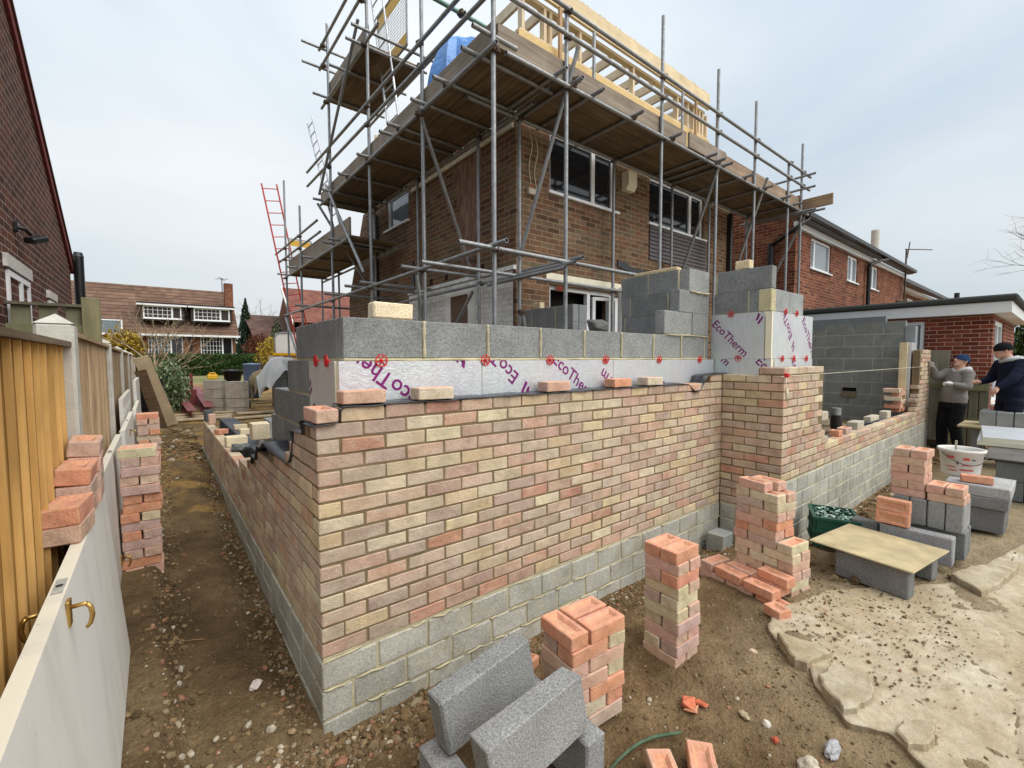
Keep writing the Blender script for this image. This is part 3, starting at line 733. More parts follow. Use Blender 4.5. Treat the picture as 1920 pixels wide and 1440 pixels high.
# bay: left side (faces -x) and front (faces -y)
iwall_y(-.37, .18, 3.98, [1.88, 2.093], starts=[.2, .52], base=(130, 136, 140)); 
ib.cbox(3.97, 4.075, -.375, -.26, 1.882, 2.086, .004, s2l(206, 196, 160))
iwall_x(4.08, 4.78, -.37, [1.88], starts=[.33], base=(150, 158, 164))
iwall_y(-.35, .18, 3.985, [1.437, 1.65], t=.09); iwall_x(4.09, 4.85, -.345, [1.437, 1.65, 1.212])
im.box(3.984, 4.06, -.36, .17, 1.43, 2.3); im.box(4.06, 4.77, -.366, -.28, 1.2, 2.088)
ib.build('inner_block_leaf', M['block'], ext); im.build('inner_mortar', M['mortarc'], ext); ib = MB(); im = MB()
# stepped cross wall above the front course
iwall_y(.285, .96, 3.46, [1.662, 1.875, 2.088], starts=[.62, .1, .33]); im.box(3.464, 3.555, .28, .955, 1.65, 2.298)
iwall_x(3.08, 3.86, .178, [1.662], starts=[.47], base=(140, 146, 150)); iwall_x(3.32, 3.74, .178, [1.875], starts=[.42]); ib.cbox(3.75, 3.86, .182, .28, 1.875, 2.083, .003, gcol((132, 138, 142)))
ib.cbox(3.49, 3.865, .178, .28, 2.088, 2.302, .003, gcol((142, 148, 152)))
im.box(3.09, 3.855, .19, .27, 1.648, 1.873); im.box(3.33, 3.854, .191, .269, 1.872, 2.086)
ib.build('stepped_block_wall', M['block'], ext); im.build('inner_mortar', M['mortarc'], ext); ib = MB(); im = MB()
# small wall stub against the old house
iwall_y(1.6, 2.5, 3.37, [1.662, 1.875], t=.1, starts=[.3, .3]); ib.cbox(3.375, 3.475, 1.6, 2.1, 2.085, 2.19, .003, gcol((120, 126, 130))) if 0 else None
iwall_x(3.48, 3.62, 1.6, [1.662, 1.875], t=.1, starts=[.14, .14]); im.box(3.374, 3.46, 1.61, 2.49, 1.4, 2.084)
iwall_y(1.6, 2.5, 3.371, [1.437]); iwall_x(2.95, 3.36, 2.35, [1.45], t=.1)
ib.build('block_stub_wall', M['block'], ext); im.build('inner_mortar', M['mortarc'], ext); ib = MB(); im = MB()
# far cross wall
iwall_y(-.28, 2.5, 9.9, [.087+.2127*i*1.057 for i in range(9)], h=.209, starts=[.3, .44]*4+[.3], base=(128, 134, 134)); im.box(9.9015, 9.99, -.275, 2.49, .0, 1.99)
ib.cbox(9.9, 10.0, .0, 2.49, 1.99, 2.2, .003, gcol((118, 128, 134))); 
ib.cbox(9.88, 10.06, -.42, -.28, .3, 2.0, .003, gcol((140, 150, 156)))
im.box(9.899, 9.901, .9, 1.2, .50, .502)
ib.build('far_cross_wall', M['wallblock'], ext); im.build('inner_mortar', M['mortarg'], ext)
# bed slivers of cream mortar in the front course
mj = MB()
for i in range(9):
    x = .647+.452*i
    if x < 3.8:
        mj.path([(x+ri.uniform(-.002, .002), .176, 1.44+.021*t) for t in range(11)], .009, 6, rs=[ri.uniform(.007, .0125) for _ in range(11)])
mj.path([(.19+.1*t, .177, 1.4305+ri.uniform(-.003, .002)) for t in range(37)], .008, 6, rs=[ri.uniform(.004, .0095) for _ in range(37)])
mj.path([(3.5+.05*t, .172-.01*(t % 2), 2.080+ri.uniform(-.004, .004)) for t in range(8)], .01, 6, rs=[ri.uniform(.006, .012) for _ in range(8)])
mj.path([(3.1+.05*t, .172, 1.654+ri.uniform(-.003, .003)) for t in range(16)], .01, 6, rs=[ri.uniform(.004, .009) for _ in range(16)])
mj.build('mortar_joint', M['mortarc'], ext)
# insulation boards ------------------------------------------------
def board(name, x0, x1, y0, y1, z0, z1, face):
    m = MB(); m.box(x0, x1, y0, y1, z0, z1); o = m.build(name, M['foam'], ext)
    f = MB(); t = .0025
    if face == 'y-': f.box(x0, x1, y0-t, y0-.0002, z0, z1)
    if face == 'x-': f.box(x0-t, x0-.0002, y0, y1, z0, z1)
    if 'top' in name: pass
    q = f.build('foil_facing', M['foil'], o); return o, q
B1, _ = board('insulation_board', .150, 1.02, .135, .178, .95, 1.422, 'y-')
B2, _ = board('insulation_board', 1.023, 2.30, .135, .178, .95, 1.422, 'y-')
B3, _ = board('insulation_board', 2.303, 3.90, .135, .178, .95, 1.422, 'y-')
B4, _ = board('insulation_board', .145, .188, .181, .66, .80, 1.422, 'x-')
B5, _ = board('insulation_board', 3.935, 3.978, -.335, .178, 1.43, 1.872, 'x-')
B6, _ = board('insulation_board', 3.955, 4.98, -.395, -.372, 1.43, 1.872, 'y-')
B7, _ = board('insulation_board', 3.925, 3.97, -.405, .134, 1.27, 1.427, 'x-')
B8, _ = board('insulation_board', 3.98, 4.95, -.412, -.375, 1.27, 1.427, 'y-')
tp = MB(); tp.box(3.931, 3.952, -.40, -.345, 1.431, 1.871); tp.build('foam_edge', M['foam'], ext)
tpj = MB()
for z in (1.46, 1.60): tpj.box(3.9315, 3.9322, -.33, -.20, z, z+.003) if 0 else None
# seams of foil tape
for x in (1.0215, 2.3015): tpj.box(x-.003, x+.003, .1318, .1322, .96, 1.42)
tpj.build('board_seam', M['mortarg'], ext)
# printed lettering --------------------------------------------------
def text_mesh(txt, size, offset=.012):
    cu = bpy.data.curves.new('t', 'FONT'); cu.body = txt; cu.size = size; cu.offset = offset*size; cu.align_x = 'LEFT'; cu.align_y = 'CENTER'; cu.resolution_u = 3
    ob = bpy.data.objects.new('t', cu); C.objects.link(ob); bpy.context.view_layer.update()
    me = bpy.data.meshes.new_from_object(ob.evaluated_get(bpy.context.evaluated_depsgraph_get())); 
    vs = [v.co.copy() for v in me.vertices]; fs = [tuple(p.vertices) for p in me.polygons]
    bpy.data.objects.remove(ob); bpy.data.curves.remove(cu); bpy.data.meshes.remove(me); return vs, fs
def logo(size):
    s = size; return [Vector(q)*s for q in [(-.62, .42, 0), (-.36, .42, 0), (-.12, -.12, 0), (-.22, -.40, 0), (-.06, .42, 0), (.12, .42, 0), (.30, -.42, 0), (.06, -.42, 0)]], [(0, 3, 2, 1), (4, 7, 6, 5)]
def decal(parent, origin, U_, V_, cu, cv, ang, txt, size, rect, lift, withlogo=False, name='printed_word'):
    """text in the plane origin+u*U+v*V, rotated by ang, clipped to rect (u0,u1,v0,v1)"""
    import bmesh as bmm
    vs, fs = text_mesh(txt, size)
    if withlogo:
        lv, lf = logo(size*.8); o = len(vs); vs = vs+[q+Vector((-size*.75, 0, 0)) for q in lv]; fs = fs+[tuple(i+o for i in f) for f in lf]
    c, s_ = math.cos(ang), math.sin(ang)
    pts = [(cu+v.x*c-v.y*s_, cv+v.x*s_+v.y*c, 0) for v in vs]
    me = bpy.data.meshes.new('t'); me.from_pydata(pts, [], fs); b = bmm.new(); b.from_mesh(me)
    for co, no in (((rect[0], 0, 0), (-1, 0, 0)), ((rect[1], 0, 0), (1, 0, 0)), ((0, rect[2], 0), (0, -1, 0)), ((0, rect[3], 0), (0, 1, 0))):
        bmm.ops.bisect_plane(b, geom=b.verts[:]+b.edges[:]+b.faces[:], plane_co=co, plane_no=no, clear_outer=True)
    n_ = U_.cross(V_); m = MB()
    b.verts.ensure_lookup_table(); b.verts.index_update()
    V3 = [origin+U_*v.co.x+V_*v.co.y+n_*lift for v in b.verts]
    if b.faces: m.add(V3, [[v.index for v in f.verts] for f in b.faces])
    b.free(); bpy.data.meshes.remove(me)
    if m.f: return m.build(name, M['purple'], parent)
X_, Y_, Z_ = Vector((1, 0, 0)), Vector((0, 1, 0)), Vector((0, 0, 1))
A45 = math.radians(-45)
O1 = Vector((0, .1325, 0))
fr = lambda b: (b[0], b[1], .96, 1.4215)
A36 = math.radians(144); TS_ = .125
decal(B1, O1, X_, Z_, .575, 1.195, A36, 'EcoTherm', TS_, fr((.15, 1.02)), .0012, True)
decal(B1, O1, X_, Z_, .79, 1.50, A36, 'E', TS_, fr((.15, 1.02)), .0012, True)
decal(B1, O1, X_, Z_, .86, 1.47, math.radians(-36), 'c', TS_, fr((.15, 1.02)), .0012, True)
decal(B2, O1, X_, Z_, 1.30, 1.295, math.radians(140), 'EcoTherm', TS_, fr((1.026, 2.3)), .0012, True)
decal(B2, O1, X_, Z_, 1.64, 1.445, math.radians(-36), 'EcoTherm', TS_, fr((1.026, 2.3)), .0012)
decal(B2, O1, X_, Z_, 2.58, 1.02, A36, 'EcoTherm', TS_, fr((1.026, 2.3)), .0012, True)
decal(B3, O1, X_, Z_, 2.93, 1.235, A36, ' ', TS_, fr((2.32, 3.8)), .0012, True)
decal(B3, O1, X_, Z_, 3.86, 1.29, A36, ' ', TS_, fr((2.32, 3.88)), .0012, True)
O2 = Vector((3.9325, 0, 0)); U2 = Vector((0, -1, 0)); A45 = math.radians(-45)
decal(B5, O2, U2, Z_, -.158, 1.80, A45, 'EcoTherm', .112, (-.176, .33, 1.432, 1.87), .0012, True)
decal(B5, O2, U2, Z_, .35, 1.74, A45, ' ', .112, (-.176, .33, 1.432, 1.87), .0012, True)
O7 = Vector((3.9225, 0, 0)); R7 = (-.13, .395, 1.275, 1.425)
decal(B7, O7, U2, Z_, -.05, 1.435, A45, 'm', .112, R7, .0012)
decal(B7, O7, U2, Z_, .285, 1.425, A45, 'EcoTherm', .12, R7, .0012, True)
decal(B4, Vector((.1425, 0, 0)), U2, Z_, -.60, 1.17, math.radians(-62), 'EcoTherm', .12, (-.655, -.19, .9, 1.42), .0012, True)
O3 = Vector((0, -.3975, 0))
decal(B6, O3, X_, Z_, 4.40, 1.63, math.radians(129), 'EcoTherm', .12, (4.0, 4.97, 1.432, 1.87), .0012, True)
decal(B6, O3, X_, Z_, 4.70, 1.845, math.radians(-50), 'EcoTherm', .12, (4.0, 4.97, 1.432, 1.87), .0012)
decal(B8, Vector((0, -.4145, 0)), X_, Z_, 4.42, 1.42, math.radians(-52), 'EcoTherm', .12, (4.0, 4.94, 1.275, 1.425), .0012)
# red retaining discs
def disc(c, axis, r=.034):
    m = MB(); n = 20
    def P(u, v, w):
        return (c[0]+u, c[1]-w, c[2]+v) if axis == 'y' else (c[0]-w, c[1]-u, c[2]+v)
    for i in range(n):
        a0, a1 = 2*PI*i/n, 2*PI*(i+1)/n; q = []
        for a, rr0 in ((a0, r), (a1, r), (a1, r*.84), (a0, r*.84)): q.append((math.cos(a)*rr0, math.sin(a)*rr0))
        m.add([P(u, v, .006) for u, v in q]+[P(u, v, .001) for u, v in q], [(0, 1, 2, 3), (4, 7, 6, 5), (0, 4, 5, 1), (2, 6, 7, 3)])
    for k in range(6):
        a = PI*k/3+.2; d = (math.cos(a), math.sin(a)); nn = (-d[1], d[0]); w_ = .0026
        q = [(nn[0]*w_, nn[1]*w_), (-nn[0]*w_, -nn[1]*w_), (d[0]*r*.9-nn[0]*w_, d[1]*r*.9-nn[1]*w_), (d[0]*r*.9+nn[0]*w_, d[1]*r*.9+nn[1]*w_)]
        m.add([P(u, v, .005) for u, v in q]+[P(u, v, .001) for u, v in q], [(0, 1, 2, 3), (4, 7, 6, 5), (0, 4, 5, 1), (1, 5, 6, 2), (2, 6, 7, 3), (3, 7, 4, 0)])
    a_ = P(0, 0, .012); b_ = P(0, 0, -.02); m.tube(a_, b_, .006, 8)
    m.build('fixing_disc', M['red'], ext)
for x in (.37, 1.045, 1.60, 2.20, 2.93, 3.62): disc((x, .130, 1.424), 'y')
for y in (.30, .50): disc((.140, y, 1.424), 'x')
for y, z in ((-.02, 1.872), (-.10, 1.43)): disc((3.927, y, z), 'x', .032)
for x, z in ((4.24, 1.885), (4.52, 1.885), (4.14, 1.43), (4.42, 1.43), (4.76, 1.43)): disc((x, -.42 if z < 1.5 else -.40, z), 'y', .032)
# damp-proof membrane over the brick leaf
def sheet(pts_a, pts_b, th=.0025, n=None):
    m = MB(); n = len(pts_a); vs = [Vector(q) for q in pts_a]+[Vector(q) for q in pts_b]
    lo = [q+Vector((0, 0, -th)) for q in vs]
    m.add(vs+lo, [(i, i+1, n+i+1, n+i) for i in range(n-1)]+[(2*n+i, 3*n+i, 3*n+i+1, 2*n+i+1) for i in range(n-1)]+[(i, 2*n+i, 2*n+i+1, i+1) for i in range(n-1)]+[(n+i, n+i+1, 3*n+i+1, 3*n+i) for i in range(n-1)], smooth=True)
    return m
nn_ = 90; A_ = []; B_ = []
for i in range(nn_):
    x = .115+(3.17-.115)*i/(nn_-1); zf = 1.2085+.0018*math.sin(x*17)+.0012*math.sin(x*41+1)
    A_.append((x, -.012-.004*math.sin(x*11)-.004*math.sin(x*29), zf-.0035)); B_.append((x, .1315, zf+.004))
m = sheet(A_, B_)
def strip(path, w0, w1, yf):   # path in x-z, spans y
    a = [(p[0], w0+yf(i), p[1]) for i, p in enumerate(path)]; b = [(p[0], w1, p[1]) for p in path]
    q = sheet(a, b); m.add(q.v, q.f, smooth=True)
strip([(3.17, 1.203), (3.20, 1.197), (3.24, 1.165), (3.27, 1.135), (3.32, 1.131), (3.375, 1.131), (3.42, 1.15), (3.45, 1.205), (3.48, 1.262), (3.54, 1.278), (3.64, 1.281), (3.78, 1.284), (3.9, 1.288)], -.02, .13, lambda i: .012*math.sin(i*1.3))
# left end: folds down over the corner and the racked steps
strip([(.125, 1.202), (.108, 1.190), (.100, 1.165), (.097, 1.140), (.085, 1.131), (.05, 1.130), (.0, 1.129), (-.02, 1.122)], -.016, .16, lambda i: .006*math.sin(i))
def strip_y(path, x0, x1):
    a = [(x0+.008*math.sin(i*1.7), p[0], p[1]) for i, p in enumerate(path)]; b = [(x1, p[0], p[1]) for p in path]
    q = sheet(b, a); m.add(q.v, q.f, smooth=True)
strip_y([(.02, 1.130), (.14, 1.129), (.21, 1.135), (.235, 1.12), (.243, 1.07), (.262, 1.056), (.40, 1.055), (.455, 1.05), (.47, 1.0), (.482, .93), (.50, .87), (.6, .845), (.8, .84), (1.1, .838), (1.25, .87), (1.45, .80), (1.58, .795), (1.6, .72), (1.64, .69), (1.85, .685), (1.87, .62), (2.0, .61)], -.012, .135)
m.build('damp_proof_membrane', M['dpc'], ext)
# perforated clay air brick in the right wall
ab = MB(); ab.box(4.30, 4.46, YR-.004, YR+.02, .685, .742, s2l(150, 120, 84))
for z in (.697, .713, .729): ab.box(4.31, 4.45, YR-.009, YR-.0035, z, z+.009, s2l(206, 186, 150))
ab.build('air_brick', M['stone'], ext)
# timber profile and insulation end at the far pier
tz = MB(); tz.box(9.42, 9.47, -.40, -.30, .5, 1.70, (1, 1, .9)); tz.build('timber_profile', M['softz'], ext)
iz = MB(); iz.box(9.50, 9.86, -.44, -.36, .6, 1.70); iz.build('insulation_end', M['foil'], ext)
# wall vent in far cross wall
vz = MB(); vz.box(9.892, 9.9, .40, .62, .80, .865, s2l(20, 16, 14)); vz.box(9.88, 9.898, .39, .63, .68, .795, s2l(128, 118, 96)); vz.build('wall_vent', M['stone'], ext)
# ---------------------------------------------------------------- the old house
def wall(mb, ax, face, th, u0, u1, z0, z1, opens):
    """ax 'x': wall runs along x, face at y=face, body to y+th; ax 'y': runs along y, face at x=face"""
    us = sorted({u0, u1, *[v for o in opens for v in o[:2]]}); zs = sorted({z0, z1, *[v for o in opens for v in o[2:]]})
    for a, b in zip(us, us[1:]):
        col = []
        for c, d in zip(zs, zs[1:]):
            if any(o[0] <= a+1e-6 and b <= o[1]+1e-6 and o[2] <= c+1e-6 and d <= o[3]+1e-6 for o in opens): continue
            if col and abs(col[-1][1]-c) < 1e-6: col[-1][1] = d
            else: col.append([c, d])
        for c, d in col:
            if ax == 'x': mb.box(a, b, min(face, face+th), max(face, face+th), c, d)
            else: mb.box(min(face, face+th), max(face, face+th), a, b, c, d)
def window(parent, ax, face, u0, u1, z0, z1, mull=(), glass='glass', fw=.055, sill=True, rec=.05, bars=None, out=-1, trans=(), name='window'):
    """frame with mullions; out = direction of the outside along the wall normal (-1 or 1)"""
    m = MB(); d0, d1 = face-out*rec, face-out*(rec+.06)
    lo, hi = min(d0, d1), max(d0, d1)
    def bx(mb, a, b, c, d, l=lo, h=hi):
        mb.box(a, b, l, h, c, d) if ax == 'x' else mb.box(l, h, a, b, c, d)
    bx(m, u0, u1, z0, z0+fw); bx(m, u0, u1, z1-fw, z1); bx(m, u0, u0+fw, z0+fw, z1-fw); bx(m, u1-fw, u1, z0+fw, z1-fw)
    for q in mull: bx(m, q-fw*.7, q+fw*.7, z0+fw, z1-fw)
    for (a, b, z) in trans: bx(m, a, b, z-fw*.4, z+fw*.4)
    if bars:
        nu, nz, a0, a1 = bars; t_ = .009*max(1, fw/.05)
        for i in range(1, nu): q = a0+(a1-a0)*i/nu; bx(m, q-t_, q+t_, z0+fw, z1-fw, lo+.01, hi-.01)
        for i in range(1, nz): q = z0+(z1-z0)*i/nz; bx(m, a0, a1, q-t_, q+t_, lo+.0105, hi-.0105)
    w_ = m.build(name, M['upvc'], parent)
    g_ = MB(); mid = (lo+hi)/2; bx(g_, u0+fw, u1-fw, z0+fw, z1-fw, mid-.004, mid+.004); g_.build('pane', M[glass], w_)
    if sill:
        s_ = MB(); a, b = (face+out*.05, face-out*rec); bx(s_, u0-.05, u1+.05, z0-.035, z0-.002, min(a, b), max(a, b)); s_.build('sill', M['upvc'], w_)
    return w_
hs = thing('old_house', 'brown brick house being extended, timber roof frame on top, behind the scaffolding', 'house', (3.27, 2.56, -.2))
HR = 2.56; HX = 3.27
m = MB(); W1 = (3.89, 5.35, 3.80, 4.66); W2 = (6.27, 8.12, 3.80, 4.62); D3 = (3.89, 5.33, .1, 2.50)
wall(m, 'x', HR, .25, HX, 9.3, -.4, 4.72, [W1, W2, D3])
LW = (5.76, 6.80, 4.06, 4.70)
m2 = MB(); wall(m2, 'y', HX, .25, HR+.25, 8.0, -.4, 4.72, [LW])
m.v += m2.v; o_ = len(m.v)-len(m2.v); m.f += [[i+o_ for i in f] for f in m2.f]; m.c += m2.c; m.sm += m2.sm
m.prism([(8.0, -.4), (9.15, -.4), (9.12, 2.9), (8.08, 4.72), (8.0, 4.72)], 'x', HX, HX+.25)
m.box(HX+.25, 9.3, 8.6, 8.8, -.4, 4.7); m.box(9.05, 9.3, HR+.25, 8.6, -.4, 4.72)
m.build('wall', M['housebrick'], hs)
window(hs, 'x', HR, *W1, mull=(4.86,), trans=()); window(hs, 'x', HR, *W2, mull=(7.68,))
window(hs, 'y', HX, *LW, glass='glassd')
m = MB(); m.box(HX+.3, 9.0, HR+.5, HR+.52, .0, 4.6, s2l(20, 20, 22)); m.box(HX+.3, 9.0, HR+.3, 8.5, 4.62, 4.70, s2l(40, 36, 32)); m.build('dark_room', M['blackp'], hs)  # black sheet behind the openings stands in for the unlit interior
# ground-floor patio opening: frames and an open sash
m = MB(); f_ = .06
m.box(3.89, 5.33, 2.61, 2.68, 2.44, 2.50); m.box(3.89, 3.95, 2.61, 2.68, .1, 2.44); m.box(4.74, 4.81, 2.61, 2.68, .1, 2.44); m.box(5.27, 5.33, 2.61, 2.68, .1, 2.44)
pf = m.build('patio_door_frame', M['upvc'], hs)
m = MB(); Mx = Matrix.Translation((4.84, 2.58, 0)) @ Matrix.Rotation(math.radians(-20), 4, 'Z')
for b_ in ((0, .05, 0, .05, .9, 2.4), (.40, .45, 0, .05, .9, 2.4), (.05, .40, 0, .05, 2.35, 2.4), (.05, .40, 0, .05, .9, .96)): m.box(*b_, M=Mx)
m.build('open_sash', M['upvc'], pf)
m = MB(); m.box(5.44, 5.52, HR-.07, HR-.002, .0, 2.6); m.build('white_post', M['upvc'], hs)
m = MB(); m.box(3.82, 5.5, HR-.012, HR-.001, 2.52, 2.66, s2l(206, 190, 160)); m.build('exposed_lintel', M['foam'], hs)
m = MB(); 
for i in range(9): z = 3.17+.068*i; m.add([(6.27, HR-.012, z), (8.19, HR-.012, z), (8.19, HR-.030, z+.002), (6.27, HR-.030, z+.002), (6.27, HR-.012, z+.066), (8.19, HR-.012, z+.066)], [(0, 1, 2, 3), (3, 2, 5, 4)])
M['clad'] = simple('dark cladding', s2l(92, 84, 86), .5, var=.06, bump=.1)
m.box(6.27, 8.19, HR-.0115, HR-.0005, 3.17, 3.785); m.build('cladding', M['clad'], hs)
m = MB(); rz = random.Random(4); pts = [(5.40+.86*i/8, 2.94-.12*i/8/1+rz.uniform(-.01, .01)) for i in range(9)]
m.prism(pts+[(x, z+.10+rz.uniform(-.01, .02)) for x, z in pts[::-1]], 'y', HR-.02, HR-.001); m.build('torn_flashing', M['dpc'], hs)
m = MB(); m.prism([(2.47, 4.17), (2.558, 4.17), (2.558, 4.46), (2.42, 4.46), (2.42, 4.25)], 'x', 5.50, 5.72, s2l(190, 186, 172)); m.build('alarm_box', M['foam'], hs)
m = MB(); m.box(3.45, 3.62, HR-.06, HR-.001, 3.66, 3.74, s2l(190, 180, 164)); m.build('junction_box', M['stone'], hs)
for k, (x0, z0) in enumerate(((3.50, 4.45), (3.60, 4.4))):
    m = MB(); m.path([(x0+.02*math.sin(i), HR-.03-.02*math.sin(i*.7), z0-.08*i) for i in range(9)], .005, 5, s2l(190, 184, 170)); m.build('loose_cable', M['foam'], hs)
m = MB(); m.box(4.02, 4.22, HR-.008, HR-.0005, 2.42, 2.49, s2l(128, 62, 48)); m.build('air_brick', M['stone'], hs)
m = MB(); m.box(9.07, 9.14, HR-.09, HR-.01, .0, 4.5); m.build('downpipe', M['blackp'], hs)
# white painted lower wall with boarded door (left face)
m = MB(); wall(m, 'y', HX-.022, .020, HR+.06, 5.75, -.3, 2.63, [(3.58, 4.26, -.3, 2.52)])
m.box(HX-.05, HX-.001, HR-.01, 5.75, 2.635, 2.69, s2l(225, 225, 222)); m.build('white_painted_wall', M['whitebrick'], hs)
m = MB()
for b_ in ((3.50, 3.66, -.3, 2.54), (4.18, 4.34, -.3, 2.54), (3.66, 4.18, 2.43, 2.54)): m.box(HX-.06, HX-.0225, *b_)
df = m.build('door_frame', M['whitepaint'], hs)
m = MB(); m.box(HX-.045, HX-.023, 3.66, 4.18, -.3, 2.43, s2l(112, 92, 78)); m.build('boarded_door', M['stone'], df)
m = MB(); rz = random.Random(8)
for i in range(5): y = 3.3+.52*i; m.box(HX-.006, HX-.0005, y, y+.10, 2.74, 2.83, s2l(60, 34, 26))
m.build('missing_brick_shade', M['stone'], hs)  # empty sockets drawn as flat dark patches, their shade in the colour
# old roof scar: cream mortar verge under the platform on the left face
m = MB(); m.prism([(2.6, 4.50), (5.6, 4.50), (5.6, 4.56), (2.6, 4.56)], 'x', HX-.03, HX-.001, s2l(190, 176, 150)); m.build('mortar_verge', M['mortarc'], hs)
m = MB(); m.box(HX-.02, HX-.001, 5.55, 5.62, 2.3, 3.25); m.build('cast_iron_pipe', M['blackp'], hs)
m = MB(); m.box(HX-.09, HX-.02, 7.22, 7.30, .0, 4.5); m.build('downpipe', M['blackp'], hs)
# smoke stained patch where a lean-to stood
def mat_scar():
    t = NT('render scar'); p = t.pos(); t.b.inputs['Base Color'].default_value = (*s2l(104, 76, 62), 1)
    c = t.mix(t.ramp(t.noise(t.sc(p, (6, 6, 1.5)), 2, 5, .7), [(.4, 0.0), (.6, 1.0)]), s2l(104, 76, 62), s2l(146, 116, 96)); t.bump(t.noise(p, 30, 4), .5, .01); return t.set(c, .95)
M['scar'] = mat_scar()
m = MB(); rz = random.Random(6); L1 = [(3.30+.28*z+rz.uniform(-.03, .03), 4.5-1.75*z) for z in [i/9 for i in range(10)]]; L2 = [(y+.30+.5*(1-i/9)+rz.uniform(-.03, .03), z) for i, (y, z) in enumerate(L1)]
m.prism(L1+L2[::-1], 'x', HX-.010, HX-.0008); m.build('plaster_scar', M['scar'], hs)
# timber roof frame --------------------------------------------------
M['osb'] = simple('osb sheet', s2l(220, 190, 132), .8, var=.12, scale=40, bump=.3, bscale=50)
rf_ = tag(thing('roof_frame', None, None, (0, 0, 0)), None)
C.objects.unlink(rf_); bpy.data.objects.remove(rf_)
m = MB(); m.box(3.36, 8.34, 2.60, 2.618, 4.80, 5.81); m.box(3.36, 3.378, 2.62, 7.6, 4.80, 5.45); m.box(8.322, 8.34, 2.62, 7.6, 4.8, 5.3); osb = m.build('osb_sheathing', M['osb'], hs)
m = MB(); m.box(3.40, 8.22, 2.545, 2.59, 6.36, 6.645); m.build('edge_beam', M['softx'], hs)
m = MB(); m.box(3.40, 8.30, 2.625, 2.72, 5.815, 5.855); m.box(3.4, 8.2, 2.63, 2.72, 6.30, 6.345); m.build('wall_plate', M['softx'], hs)
for x in (3.44, 3.84, 3.95, 4.56, 5.86, 7.20, 7.56, 7.78, 7.98, 8.10, 8.26): 
    m = MB(); m.box(x, x+.047, 2.63, 2.72, 5.856, 6.299); m.build('stud', M['softz'], hs)
for x in (4.02, 7.64):
    m = MB(); m.box(x, x+.05, 2.50, 2.54, 5.60, 6.34, (.62, .5, .42)); m.build('brown_strut', M['softz'], hs)
for i in range(13):
    x = 3.46+.385*i; m = MB(); m.box(x, x+.045, 2.74, 7.6, 6.22, 6.36); m.build('joist', M['softy'], hs)
    m = MB(); m.box(x-.02, x+.015, 2.60, 2.66, 6.646, 6.72, (.8, .78, .76)); m.box(x+.07, x+.105, 2.60, 2.66, 6.646, 6.72, (.8, .78, .76)); m.build('joist_clip', M['softz'], hs)
m = MB(); m.box(3.4, 8.2, 7.61, 7.66, 5.3, 6.36); m.build('rear_beam', M['softx'], hs)
for i in range(6):
    y = 3.3+.8*i; m = MB(); m.box(3.38, 3.45, y, y+.045, 5.46, 6.22); m.build('stud', M['softz'], hs)
m = MB(); m.prism([(4.1, 4.722), (5.6, 4.722), (5.6, 6.0), (4.9, 6.0), (4.1, 4.9)], 'x', HX-.02, HX+.2); m.build('gable_remnant', M['housebrick'], hs)
# ---------------------------------------------------------------- scaffolding
sf = thing('scaffolding', 'galvanised tube scaffolding with timber board platforms wrapped round the old house', 'scaffolding', (2.18, 1.57, -.2))
TR = .0242
def tube(name, p, q, mat='galv', hollow=True, r=TR):
    m = MB(); m.tube(p, q, r, 12, hollow=hollow); return m.build(name, M[mat], sf)
X0, Y0 = 2.18, 1.57
for x, t in ((2.18, 7.0), (3.21, 5.33), (5.10, 6.16), (6.66, 6.05), (8.03, 6.03), (9.55, 5.38), (10.25, 5.93)): tube('standard', (x, Y0, -.2), (x, Y0, t))
for y, t in ((3.08, 8.2), (4.86, 8.2), (6.82, 7.7), (9.15, 4.98), (10.62, 6.0)): tube('standard', (X0, y, -.1), (X0, y, t))
for x, t in ((3.20, 4.55), (5.10, 4.55), (6.72, 4.55), (8.02, 4.55), (9.62, 4.55)): tube('standard', (x, 2.40, -.2), (x, 2.40, t))
for y, t in ((3.12, 4.6), (4.95, 4.6), (6.85, 4.6), (9.2, 3.6), (10.6, 3.6)): tube('standard', (3.05, y, -.1), (3.05, y, t))
# extra uprights seen through the roof frame
for x, y in ((4.62, 2.40), (7.0, 2.40), (8.28, 2.42)): tube('standard', (x, y, 4.7), (x, y, 6.2))
# ledgers
for y, z, a, b in ((1.52, 4.50, 2.30, 10.5), (2.40, 4.50, 2.4, 10.2), (1.52, 2.545, 1.72, 6.2), (2.35, 2.50, 1.76, 5.5)): tube('ledger', (a, y, z), (b, y, z))
for x, z, a, b in ((2.13, 4.50, 1.45, 7.3), (3.10, 4.50, 2.0, 7.5), (2.13, 2.575, 1.30, 10.7), (3.10, 2.50, 1.32, 7.2)): tube('ledger', (x, a, z), (x, b, z))
tube('transom', (3.32, 1.40, 2.60), (3.32, 2.8, 2.60)); tube('transom', (3.05, 1.42, 2.45), (3.05, 2.9, 2.45))
tube('ledger', (2.13, 5.8, 3.53), (2.13, 10.7, 3.53)); tube('ledger', (3.1, 5.8, 3.53), (3.1, 10.7, 3.53))
# guard rails
for z, a, b in ((5.06, 2.1, 10.55), (5.34, 2.1, 10.6)): tube('guard_rail', (a, 1.52, z), (b, 1.52, z-.03))
tube('guard_rail', (2.13, 1.5, 5.02), (2.13, 8.25, 5.14)); tube('guard_rail', (2.13, 1.5, 5.30), (2.13, 8.25, 5.43))
for z in (4.98, 5.24): tube('guard_rail', (10.2, 1.3, z), (10.2, 2.6, z))
tube('guard_rail', (2.13, 7.6, 4.27), (2.13, 11.6, 4.30)); tube('guard_rail', (2.13, 7.4, 4.0), (2.13, 11.2, 4.02))
tube('guard_rail', (2.2, 10.75, 4.10), (3.3, 10.75, 4.10))
